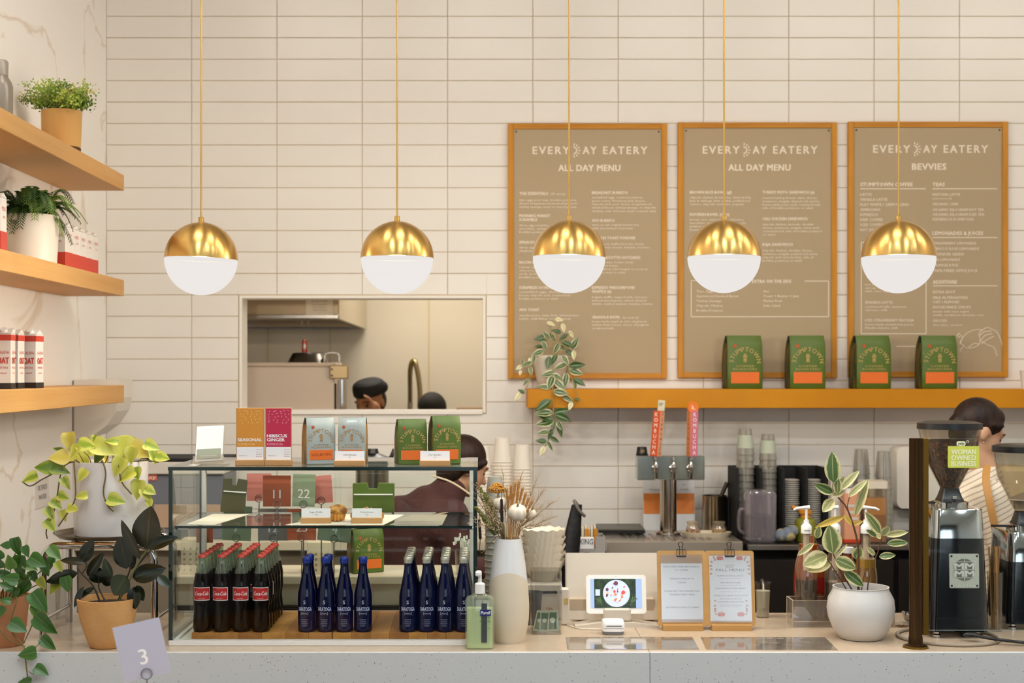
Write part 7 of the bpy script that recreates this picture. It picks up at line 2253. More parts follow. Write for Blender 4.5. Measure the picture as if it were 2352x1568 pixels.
MB().lathe([(0, 0), (0.17, 0), (0.185, 0.012), (0.188, 0.013), (0.188, 0.016), (0.182, 0.016), (0.168, 0.004), (0, 0.004)], 44).build('dish', M('tray_metal', '6f6452', 0.3, 0.9), t, 40)

# golden pothos in big white pot ---------------------------------
Yc = 4.90
zb = tray_z + 0.0042
t = thing('golden_pothos', 'trailing yellow-green pothos in a tall white pot', 'potted plant', (X(254, Yc), Yc, zb))
m_wpot = M('white_ceramic', 'dcd5cf', 0.3, coat=0.25)
ph = Z(1063, Yc - 0.12) - zb
pot(t, [(0.118, 0), (0.122, 0.004), (0.126, ph * 0.5), (0.127, ph - 0.004), (0.126, ph)], m_wpot, 0.007, 0.012, 48)
m_po = [leaf_mat('pothos_lime', 'b5b63c', 'cfcb62', None, (0.2, 0.8), 0.4, 4, 0.9), leaf_mat('pothos_yellow', 'd8c44e', 'e2d070', None, (0.2, 0.8), 0.4), leaf_mat('pothos_mixed', '8aa02e', 'c6c658', None, (0.25, 0.6), 0.4, 4, 0.9), leaf_mat('pothos_green', '5f7d22', '8d9a34', None, (0.3, 0.9), 0.4)]
pl = Plant(t, m_po, [leaf_mb(1, 0.78, 'heart', 0.25, 0.15), leaf_mb(1, 0.72, 'heart', 0.45, 0.28, wave=0.05), leaf_mb(1, 0.82, 'heart', 0.12, 0.05)])
c = conv(0, 960, 0.3878)
GP = [(415, 150, 120, 85, 1), (345, 232, 110, 175, 1), (262, 292, 110, 185, 3), (355, 305, 95, 15, 3), (480, 235, 120, 40, 0), (175, 355, 92, 160, 2), (390, 385, 70, 60, 2), (375, 465, 65, 20, 2), (335, 512, 72, 40, 2), (297, 565, 78, 60, 2), (300, 635, 80, 55, 2), (485, 340, 78, 125, 0), (480, 460, 72, 175, 0), (432, 535, 62, 10, 0), (378, 578, 64, 80, 0), (345, 188, 56, 200, 3), (515, 160, 100, 10, 2), (615, 180, 130, 25, 0), (580, 235, 75, 120, 3), (735, 200, 160, 82, 0), (720, 135, 105, 200, 0), (660, 135, 75, 190, 2), (830, 195, 120, 35, 1), (900, 165, 85, 20, 2), (905, 225, 85, 65, 2), (965, 232, 74, 15, 2), (700, 290, 115, 115, 0), (745, 340, 115, 155, 0), (812, 330, 75, 85, 2), (815, 425, 110, 100, 0), (870, 455, 84, 60, 0), (890, 430, 70, 30, 2), (690, 485, 95, 12, 2), (650, 505, 52, 200, 0), (885, 508, 52, 80, 0), (775, 225, 100, 100, 0), (560, 135, 64, 100, 2), (440, 195, 80, 120, 0), (800, 150, 80, 10, 0), (620, 235, 70, 60, 1), (540, 200, 80, 150, 0)]
for i, (x, y, L, a, mt) in enumerate(GP):
    d = Vector((math.cos(R(a)), math.sin(R(a)))) * L * 1.12 / 2
    dep = Yc - 0.135 if y > 265 else Yc - 0.10 + 0.14 * random.random()
    if x < 400 and y > 265: dep = Yc - 0.06
    pl.leaf(c(x - d.x, y - d.y, dep), c(x + d.x, y + d.y, dep - 0.012), 1.0, mt)
m_vine = M('vine_brown', '6a5a2c', 0.7)
f = lambda pts, Y: [c(a, b, Y) for a, b in pts]
vt = Yc - 0.135
top_in = c(520, 280, Yc)
pl.stem([c(470, 262, Yc - 0.11)] + f([(440, 255), (448, 420), (435, 505), (345, 640)], vt), 0.0026, m_vine, 'vine')
pl.stem([c(600, 262, Yc - 0.11)] + f([(608, 255), (626, 330), (612, 440), (640, 520), (672, 552)], vt), 0.0026, m_vine, 'vine')
pl.stem([c(690, 262, Yc - 0.11)] + f([(700, 262), (720, 375), (780, 450)], vt), 0.0026, m_vine, 'vine')
pl.stem([c(470, 262, Yc - 0.08)] + f([(400, 265), (360, 330), (340, 450), (320, 550), (275, 660), (280, 715)], Yc - 0.06), 0.0024, m_vine, 'vine')
pl.stem([c(470, 262, Yc - 0.06)] + f([(410, 265), (330, 320), (250, 362), (180, 402), (130, 375)], Yc - 0.06), 0.0022, m_vine, 'vine')
pl.stem([c(780, 262, Yc - 0.06)] + f([(870, 250), (940, 262)], Yc - 0.06), 0.0022, m_vine, 'vine')
for a, b in (((540, 265), (500, 200)), ((620, 265), (640, 190)), ((700, 265), (740, 180)), ((760, 265), (820, 190)), ((800, 265), (880, 200)), ((500, 265), (430, 170)), ((580, 265), (560, 160)), ((660, 265), (670, 150))):
    pl.stem([c(a[0], a[1] + 6, Yc - 0.03), c((a[0] + b[0]) / 2 + 8, (a[1] + b[1]) / 2, Yc - 0.03), c(b[0], b[1], Yc - 0.03)], 0.0018, M('petiole_gold', 'a08a30', 0.6), 'petiole')

# green pothos at the picture edge --------------------------------
Yc = 4.60
t = thing('green_pothos', 'green pothos spilling over the counter edge', 'potted plant', (X(8, Yc), Yc, CT))
pot(t, [(0.058, 0), (0.062, 0.004), (0.072, 0.06), (0.080, 0.14), (0.084, 0.162)], M('terracotta', 'b07850', 0.8, bump=(90, 0.15)))
m_gp = [leaf_mat('pothos_deep', '2c5212', '3a6418', '54742a', (0.3, 0.9), 0.32, 4, 0.5), leaf_mat('pothos_fresh', '456a1c', '5a7d26', None, (0.3, 0.9), 0.35), leaf_mat('pothos_turn', '7d8a22', 'a39a30', None, (0.3, 0.8), 0.4)]
pl = Plant(t, m_gp, [leaf_mb(1, 0.72, 'heart', 0.25, 0.12), leaf_mb(1, 0.66, 'heart', 0.4, 0.25), leaf_mb(1, 0.8, 'heart', 0.1, 0.05)])
GR = [(100, 765, 120, 80, 0), (30, 752, 64, 180, 0), (155, 790, 74, 70, 0), (120, 890, 160, 95, 0), (225, 850, 115, 30, 0), (325, 800, 100, 45, 1), (270, 890, 100, 75, 0), (60, 950, 100, 190, 0), (35, 990, 95, 200, 0), (200, 940, 85, 60, 0), (130, 1010, 120, 130, 0), (235, 1090, 150, 55, 0), (210, 1150, 90, 80, 1), (395, 985, 100, 78, 0), (320, 1005, 100, 130, 2), (270, 1225, 160, 45, 0), (110, 1235, 115, 30, 0), (30, 1080, 75, 190, 0), (285, 1335, 110, 42, 0), (160, 1395, 115, 170, 0), (247, 1497, 95, 30, 0), (145, 1560, 85, 180, 0), (8, 860, 56, 250, 0), (350, 880, 70, 60, 2), (180, 880, 85, 20, 1), (60, 850, 90, 250, 1), (10, 920, 90, 210, 0), (150, 960, 90, 30, 1), (250, 980, 80, 60, 2), (90, 1040, 80, 100, 0), (300, 860, 80, 100, 0), (-20, 800, 90, 240, 0), (5, 1150, 80, 120, 0)]
for i, (x, y, L, a, mt) in enumerate(GR):
    d = Vector((math.cos(R(a)), math.sin(R(a)))) * L / 2
    dep = Yc - 0.10 + 0.12 * random.random() if y < 1060 else (Yc - 0.11 if y < 1390 else 4.462)
    pl.leaf(c(x - d.x, y - d.y, dep), c(x + d.x, y + d.y, dep - 0.008), 1.0, mt)
pl.stem([c(60, 1075, Yc - 0.05)] + f([(100, 1070), (60, 1240)], Yc - 0.10) + f([(140, 1350)], 4.47) + f([(150, 1420), (165, 1545)], 4.462), 0.002, m_vine, 'vine')
pl.stem([c(80, 1075, Yc - 0.05)] + f([(150, 1050), (200, 1180), (140, 1335)], Yc - 0.11), 0.0018, m_vine, 'vine')
pl.stem(f([(0, 1255), (50, 1310), (150, 1352)], 4.475), 0.0018, m_vine, 'vine')
pl.stem(f([(150, 1420), (200, 1370), (245, 1320)], 4.465), 0.0012, m_vine, 'petiole')
pl.stem(f([(170, 1500), (195, 1515), (212, 1495)], 4.462), 0.0012, m_vine, 'petiole')
for a, b in (((0, 1090), (40, 960)), ((30, 1090), (90, 800)), ((40, 1090), (120, 950)), ((50, 1090), (200, 900)), ((60, 1090), (250, 900)), ((20, 1090), (30, 880)), ((60, 1090), (300, 950))):
    pl.stem([c(a[0], a[1], Yc - 0.02), c((a[0] + b[0]) / 2 - 5, (a[1] + b[1]) / 2 - 10, Yc - 0.03), c(b[0], b[1], Yc - 0.04)], 0.0018, M('petiole_green', '3a4a1c', 0.6), 'petiole')

# variegated ficus --------------------------------------------------
Yc = 4.715
t = thing('variegated_ficus', 'cream-edged ficus in a round white pot', 'potted plant', (X(1977, Yc), Yc, CT))
m_rpot = M('round_pot_white', 'cfcac4', 0.35, coat=0.15)
s = F / Yc
pot(t, [(0.062, 0), (0.070, 0.003), (0.090, 0.03), (0.106, 0.07), (0.1105, 0.10), (0.106, 0.135), (0.092, 0.16), (0.090, 0.168), (0.092, 0.172)], m_rpot, 0.006, 0.03, 48)
m_vf = [leaf_mat('ficus_cream', '6f7d44', 'd9cc92', 'cbc48c', (0.5, 0.75), 0.35, 5, 0.6), leaf_mat('ficus_green', '4d6632', 'cfc68c', 'a8b070', (0.62, 0.8), 0.35, 5, 0.5), leaf_mat('ficus_yellow', 'a88a26', 'c7a63c', None, (0.4, 0.8), 0.4), leaf_mat('ficus_pale', '9a9a60', 'dccf9c', 'cfc48c', (0.4, 0.7), 0.35, 6, 0.7)]
pl = Plant(t, m_vf, [leaf_mb(1, 0.5, 'oval', 0.25, 0.06), leaf_mb(1, 0.5, 'oval', 0.15, 0.12)])
c = conv(1780, 1020, 0.3061)
VF = [(437, 290, 430, 60, 122, 1), (435, 365, 300, 300, 75, 1), (445, 360, 522, 240, 60, 0), (495, 340, 632, 195, 65, 3), (430, 380, 524, 350, 62, 3), (440, 410, 358, 507, 82, 3), (550, 395, 690, 262, 58, 3), (600, 542, 702, 260, 68, 3), (517, 545, 303, 618, 52, 2), (515, 528, 582, 608, 42, 2), (580, 604, 662, 574, 36, 2), (435, 820, 412, 605, 152, 0), (392, 830, 215, 905, 132, 3), (425, 882, 240, 950, 92, 3), (450, 860, 612, 935, 112, 0), (520, 950, 667, 1068, 92, 1), (605, 862, 640, 768, 92, 0), (792, 672, 682, 508, 78, 0), (800, 682, 862, 618, 62, 3), (830, 684, 1003, 655, 58, 3), (840, 745, 1003, 733, 62, 1), (780, 845, 907, 828, 60, 1), (752, 832, 688, 770, 36, 3), (312, 705, 335, 615, 58, 0), (292, 740, 168, 835, 46, 3), (460, 850, 542, 748, 26, 3), (762, 692, 690, 640, 42, 1), (800, 690, 750, 680, 50, 3), (470, 370, 470, 250, 70, 0)]
for i, (bx, by, tx, ty, w, mt) in enumerate(VF):
    L = math.hypot(tx - bx, ty - by)
    dep = Yc + (((i * 37) % 11) / 11 - 0.5) * 0.08
    pl.leaf(c(bx, by, dep), c(tx, ty, dep - 0.01), (w / L) / 0.5, mt)
fs = M('ficus_stem', '5d3a22', 0.7)
f = lambda pts, Y=Yc: [c(a, b, Y) for a, b in pts]
pl.stem([Vector((X(1972, Yc), Yc, CT + 0.145))] + f([(626, 1000), (626, 800), (600, 650), (540, 480), (480, 405), (437, 340), (436, 290)]), (0.0042, 0.002), fs)
pl.stem([Vector((X(1962, Yc), Yc - 0.01, CT + 0.145))] + f([(560, 1060), (490, 950), (435, 815)]), (0.003, 0.0018), fs)
pl.stem([Vector((X(1950, Yc), Yc - 0.01, CT + 0.145))] + f([(520, 1060), (420, 900), (340, 780), (300, 710)]), (0.0024, 0.0014), fs)
pl.stem([Vector((X(1992, Yc), Yc, CT + 0.145))] + f([(700, 1040), (735, 900), (775, 800), (802, 690)]), (0.0024, 0.0016), fs)
pl.stem([Vector((X(1978, Yc), Yc, CT + 0.145))] + f([(655, 1060), (672, 960)]), 0.0016, fs)
pl.stem(f([(590, 610), (545, 480), (560, 390)]), 0.0014, fs, 'petiole')

# trailing plant on the wall shelf -------------------------------------
Yc = 6.64
t = thing('trailing_plant', 'cream-striped trailing plant in a white pot on the wall shelf', 'potted plant', (X(1264, Yc), Yc, LZ1))
pot(t, [(0.050, 0), (0.054, 0.003), (0.068, 0.06), (0.080, 0.13), (0.083, 0.155)], M('cream_pot', 'd8cbb8', 0.4))
m_tr = [leaf_mat('trail_striped', '35561f', 'd8d0a4', 'e0d8b0', (0.62, 0.82), 0.35, 3, 0.5), leaf_mat('trail_green', '2c4a1c', '3f6228', 'b8bc80', (0.5, 0.9), 0.32), leaf_mat('trail_cream', 'cfc890', 'e4dcb4', '7d8a48', (0.3, 0.7), 0.4, 4, 0.8)]
pl = Plant(t, m_tr, [leaf_mb(1, 0.45, 'lance', 0.3, 0.1), leaf_mb(1, 0.42, 'lance', 0.45, 0.2), leaf_mb(1, 0.5, 'lance', 0.15, 0.05)])
c = conv(1160, 640, 0.2679)
TL = [(395, 385, 80, 20, 2), (465, 350, 75, 10, 2), (500, 420, 85, 80, 2), (570, 475, 75, 60, 2), (310, 510, 130, 170, 1), (410, 505, 100, 60, 0), (500, 500, 100, 150, 1), (600, 550, 125, -60, 0), (540, 560, 120, 20, 1), (340, 575, 100, 60, 0), (290, 580, 80, 180, 1), (280, 635, 120, 160, 0), (440, 600, 110, 120, 0), (560, 640, 100, 40, 1), (590, 655, 90, 90, 2), (490, 590, 110, 30, 0), (370, 720, 120, 100, 1), (475, 750, 130, 160, 0), (620, 740, 145, -5, 1), (610, 800, 135, 15, 0), (370, 815, 130, 170, 0), (450, 840, 120, 20, 0), (390, 890, 145, 110, 0), (520, 870, 135, 100, 0), (330, 925, 125, 190, 0), (470, 910, 125, 40, 0), (640, 885, 125, 30, 1), (600, 920, 95, 80, 0), (480, 975, 135, 10, 0), (540, 1030, 105, 30, 0), (620, 1035, 60, 0, 1), (560, 1090, 80, 110, 2), (325, 1085, 170, 145, 1), (330, 1150, 165, 180, 0), (345, 1185, 150, 200, 1), (490, 1135, 145, -10, 1), (500, 1190, 155, 20, 1), (340, 1235, 165, 170, 0), (470, 1260, 100, 60, 0), (470, 1300, 125, 65, 1), (410, 1255, 80, 100, 1), (330, 1315, 115, 175, 0), (390, 1330, 100, 110, 1), (310, 1390, 100, 185, 1), (425, 1380, 95, 30, 1), (385, 1435, 95, 60, 0), (320, 1475, 95, 120, 2), (245, 690, 90, 100, 0), (190, 730, 100, 160, 0), (120, 760, 70, 150, 2), (220, 790, 80, 80, 0), (180, 885, 80, 130, 0), (140, 965, 70, -150, 1), (110, 1010, 100, 130, 2), (150, 710, 60, 90, 0), (130, 805, 50, 100, 2), (210, 700, 50, 90, 2), (440, 450, 90, 200, 1), (350, 480, 90, 230, 0), (520, 700, 110, 60, 0), (420, 690, 100, 120, 1)]
for i, (x, y, L, a, mt) in enumerate(TL):
    d = Vector((math.cos(R(a)), math.sin(R(a)))) * L / 2
    dep = 6.515 - 0.02 * random.random() if y > 940 else (Yc - 0.09 - 0.02 * random.random() if y > 670 else Yc - 0.05 + 0.07 * random.random())
    pl.leaf(c(x - d.x, y - d.y, dep), c(x + d.x, y + d.y, dep - 0.01), 1.0, mt)
vs_ = M('trail_stem', 'a08a48', 0.7)
pl.stem([c(415, 672, Yc - 0.06)] + [c(412, 690, Yc - 0.09), c(408, 900, 6.53), c(412, 1000, 6.515), c(415, 1160, 6.515), c(430, 1240, 6.515), c(370, 1390, 6.515), c(330, 1460, 6.515)], 0.0026, vs_, 'vine')
pl.stem([c(300, 672, Yc - 0.03), c(255, 680, Yc - 0.08), c(210, 830, Yc - 0.08), c(190, 920, 6.525), c(95, 1045, 6.515)], 0.002, vs_, 'vine')
pl.stem([c(500, 672, Yc - 0.05), c(540, 760, Yc - 0.09), c(600, 940, 6.52), c(610, 1040, 6.515), c(560, 1110, 6.515)], 0.002, vs_, 'vine')
for b in ((390, 390), (470, 360), (560, 460), (330, 500), (600, 560), (440, 480)):
    pl.stem([c(420, 690, Yc - 0.02), c((420 + b[0]) / 2, (690 + b[1]) / 2 - 20, Yc - 0.02), c(b[0], b[1], Yc - 0.02)], 0.0018, vs_, 'stem')

# ferns on the oak shelves -------------------------------------------------
Yc = 5.46
t = thing('maidenhair_fern', 'bright maidenhair fern in a rustic wooden pot', 'potted plant', (-1.602, Yc, SH[0]))
m_wpot2 = M('wooden_pot', 'd8ac68', 0.65, noise=(7, 'c48e48', 0.3, 0.7), stretch=(1, 1, 0.15), bump=(20, 0.2))
pot(t, [(0.066, 0), (0.070, 0.003), (0.0745, 0.08), (0.076, 0.152), (0.075, 0.157)], m_wpot2, 0.008, 0.012)
MB().lathe([(0.0705, 0.001), (0.0728, 0.012), (0.0715, 0.018)], 30).build('dark_base_ring', M('pot_char', '4d3014', 0.8), t, 60)
m_mh = [M('maiden_green', '86a02c', 0.5), M('maiden_lime', 'aebb44', 0.5), M('maiden_dark', '5a7a1e', 0.5), M('maiden_gold', 'c4b652', 0.55)]
rnd = random.Random(3)
for i in range(40):
    a = i * 2.4
    reach = rnd.uniform(0.07, 0.165)
    up = rnd.uniform(0.04, 0.13) * (1.15 - reach * 2.5)
    if i % 5 == 0:
        reach *= 0.4; up = rnd.uniform(0.09, 0.13)
    p0 = Vector((0.03 * math.cos(a), 0.03 * math.sin(a), 0.148))
    tip = Vector((reach * math.cos(a), reach * 0.8 * math.sin(a), 0.157 + up))
    if tip.x < -0.155: tip.x = -0.155
    mid = p0.lerp(tip, 0.55) + Vector((0, 0, 0.035))
    path = bez(p0, mid, tip + Vector((0, 0, -0.02)), 8)
    mb = MB()
    mb.tube(path, 0.0006, 3)
    for k in range(3, 9):
        for q in range(15):
            base = path[k].lerp(path[k - 1], rnd.random())
            off = Vector((rnd.gauss(0, 1), rnd.gauss(0, 1), rnd.gauss(0, 0.8))) * 0.016
            p = base + off
            p.x = max(p.x, -0.165)
            r = rnd.uniform(0.0028, 0.0056)
            nn = Vector((rnd.uniform(-0.6, 0.6), -0.7, rnd.uniform(0.0, 1))).normalized()
            u = nn.orthogonal().normalized(); v = nn.cross(u)
            mb.add([p + (u * math.cos(t_) + v * math.sin(t_)) * r for t_ in (0.2, 1.3, 2.4, 3.6, 4.8)], [(0, 1, 2, 3, 4)])
    mb.build('frond', m_mh[(i * 7) % 4 if i % 3 else 0], t)
Yc = 5.18
t = thing('shelf_fern', 'dark arching fern in a white pot on the middle shelf', 'potted plant', (-1.628, Yc, SH[1]))
pot(t, [(0.084, 0), (0.088, 0.003), (0.093, 0.09), (0.095, 0.17), (0.094, 0.176)], M('fern_pot', 'ded2c0', 0.45), 0.008, 0.01, 44)
m_fn = [leaf_mat('fern_dark', '2c4a18', '38581e', None, (0.3, 0.9), 0.45), leaf_mat('fern_mid', '4a6a24', '5a7a2c', None, (0.3, 0.9), 0.45), leaf_mat('fern_light', '6f8632', '80963a', None, (0.3, 0.9), 0.45)]
rnd = random.Random(11)
for i in range(46):
    a = i * 2.4 + 0.3
    reach = rnd.uniform(0.10, 0.20)
    up = rnd.uniform(0.02, 0.10)
    p0 = Vector((0.04 * math.cos(a), 0.04 * math.sin(a), 0.17))
    tip = Vector((reach * math.cos(a), reach * math.sin(a), 0.17 + up - rnd.uniform(0.02, 0.12)))
    if tip.x < -0.12: tip.x = -0.12
    path = bez(p0, p0.lerp(tip, 0.5) + Vector((0, 0, up + 0.07)), tip, 12)
    mb = MB(); mb.uv = []
    o0 = len(mb.v)
    mb.tube(path, 0.0011, 4)
    mb.uv += [(0.5, 0.5)] * (len(mb.v) - o0)
    for k in range(2, 13):
        d = (path[k] - path[k - 1]).normalized()
        side = d.cross(Vector((0, 0, 1)))
        if side.length < 0.1:
            side = Vector((1, 0, 0))
        side.normalize()
        nl = (side.cross(d)).normalized()
        L = 0.036 * (1.1 - 0.75 * k / 12) + 0.006
        for sg in (-1, 1):
            for h2 in (0.0, 0.5):
                b = path[k - 1].lerp(path[k], h2)
                tp = b + (side * sg * 0.9 + d * 0.55).normalized() * L + Vector((0, 0, -0.006))
                if tp.x < -0.135: tp.x = -0.135
                wv = d * L * 0.16
                mb.add([b, b.lerp(tp, 0.45) + wv + nl * 0.001, tp, b.lerp(tp, 0.45) - wv + nl * 0.001], [(0, 1, 2, 3)])
                mb.uv += [(0.5, 0), (0, 0.5), (0.5, 1), (1, 0.5)]
    mb.build('frond', m_fn[0 if math.cos(a) < -0.1 or i % 4 == 0 else (1 if i % 2 else 2)], t)

# bottle and cartons on the shelves ---------------------------------------
t = thing('grey_bottle', 'grey shouldered bottle on the top oak shelf', 'bottle', (-1.665, 4.95, SH[0]))
MB().lathe([(0, 0), (0.040, 0), (0.042, 0.004), (0.0425, 0.15), (0.038, 0.165), (0.026, 0.185), (0.024, 0.19), (0, 0.19)], 28).build('bottle_body', M('bottle_grey', '8d8478', 0.35, 0.2), t, 40)
MB().lathe([(0, 0.188), (0.026, 0.188), (0.027, 0.235), (0.022, 0.242), (0, 0.242)], 24).build('cap', M('bottle_cap_grey', '9c9488', 0.4, 0.2), t, 40)
m_crt = M('carton_white', 'ddd5cb', 0.5)
m_crr = M('carton_red', 'c5402e', 0.5)
m_crk = M('carton_black', '2a2420', 0.5)
def carton(loc, w, d, h, label, grp, style, rz=0):
    t = thing('milk_carton', label, 'carton', loc, rz, grp)
    k = ('crt', style, w, d, h)
    if k not in _bags:
        bd = MB().box((0, 0, h * 0.46), (w, d, h * 0.92), 0.002)
        bd.add([(-w / 2, -d / 2, h * 0.92), (w / 2, -d / 2, h * 0.92), (w / 2, d / 2, h * 0.92), (-w / 2, d / 2, h * 0.92), (-w / 2, 0, h), (w / 2, 0, h)], [(0, 1, 5, 4), (2, 3, 4, 5), (0, 4, 3), (1, 2, 5)])
        body = bd.mesh('carton_body', m_crt)
        parts = []
        def sleeve(n, z0, z1, m):
            parts.append((n, MB().box((0, 0, (z0 + z1) / 2 * h), (w + 0.0016, d + 0.0016, (z1 - z0) * h), 0.001).mesh(n, m)))
        tx = MB()
        if style == 'red_bottom':
            sleeve('red_base', 0.0, 0.36, m_crr)
            tx_m = m_crr
            for sd in (0, 1):
                mm = rotm(0, 0, 90 * sd)
                text(tx, 'MILK', 0, h * 0.7, h * 0.07, -max(w, d) / 2 - 0.0012, 'c', w=w * 0.6, mtx=mm)
                text(tx, 'oat', 0, h * 0.58, h * 0.05, -max(w, d) / 2 - 0.0012, 'c', w=w * 0.4, mtx=mm)
        else:
            sleeve('red_top', 0.80, 0.90, m_crr)
            sleeve('black_base', 0.0, 0.10, m_crk)
            for sd in (0, 1):
                mm = rotm(0, 0, 90 * sd)
                yy = -max(w, d) / 2 - 0.0012
                text(tx, 'CALIFIA', 0, h * 0.58, h * 0.05, yy, 'c', w=w * 0.75, mtx=mm)
                text(tx, 'OAT', 0, h * 0.42, h * 0.10, yy, 'c', w=w * 0.7, bold=0.03, mtx=mm)
                text(tx, 'barista', 0, h * 0.34, h * 0.04, yy, 'c', w=w * 0.6, mtx=mm)
                text(tx, 'blend', 0, h * 0.25, h * 0.03, yy, 'c', w=w * 0.4, mtx=mm)
        parts.append(('lettering', tx.mesh('lettering', m_crr)))
        parts.append(('spout_cap', MB().lathe([(0, 0), (0.011, 0), (0.011, 0.01), (0, 0.01)], 14, mtx=T(0.0, -d * 0.25, h * 0.955) @ rotm(35)).mesh('spout_cap', m_white, 40)))
        _bags[k] = (body, parts)
    body, parts = _bags[k]
    place('carton_body', body, t)
    for n, me in parts:
        place(n, me, t)
for i in range(5):
    carton((-1.585, 5.415 + i * 0.092, SH[1]), 0.052, 0.062, 0.172, 'red-based white carton on the middle shelf, %s from the fern' % ORD[i], 'red-based cartons', 'red_bottom', -8)
carton((-1.60, 4.70, SH[1]), 0.06, 0.06, 0.20, 'red-based white carton at the picture edge of the middle shelf', 'red-based cartons', 'red_bottom', 0)
for i, (x, y, rz) in enumerate(((-1.675, 4.90, 0), (-1.612, 4.84, 4), (-1.612, 4.93, -4), (-1.575, 5.02, -10), (-1.655, 4.79, 0))):
    carton((x, y, SH[2]), 0.055, 0.055, 0.205, ['oat milk carton against the marble on the lowest shelf', 'oat milk carton second from the picture edge on the lowest shelf', 'oat milk carton in the middle of the lowest shelf group', 'oat milk carton standing nearest the shelf end', 'oat milk carton at the picture edge of the lowest shelf'][i], 'oat cartons on the lowest shelf', 'red_top', rz)
# glass tumblers behind the stand
for i, (px, Y, h) in enumerate(((118, 5.08, 0.13), (146, 5.14, 0.15))):
    t = thing('glass_tumbler', ['shorter clear tumbler behind the chrome stand', 'taller clear tumbler behind the chrome stand'][i], 'glass', (X(px, Y), Y, CT))
    MB().lathe([(0, 0), (0.027, 0), (0.033, h), (0.0315, h), (0.0255, 0.008), (0, 0.008)], 24).build('glass_wall', m_clear, t, 40)
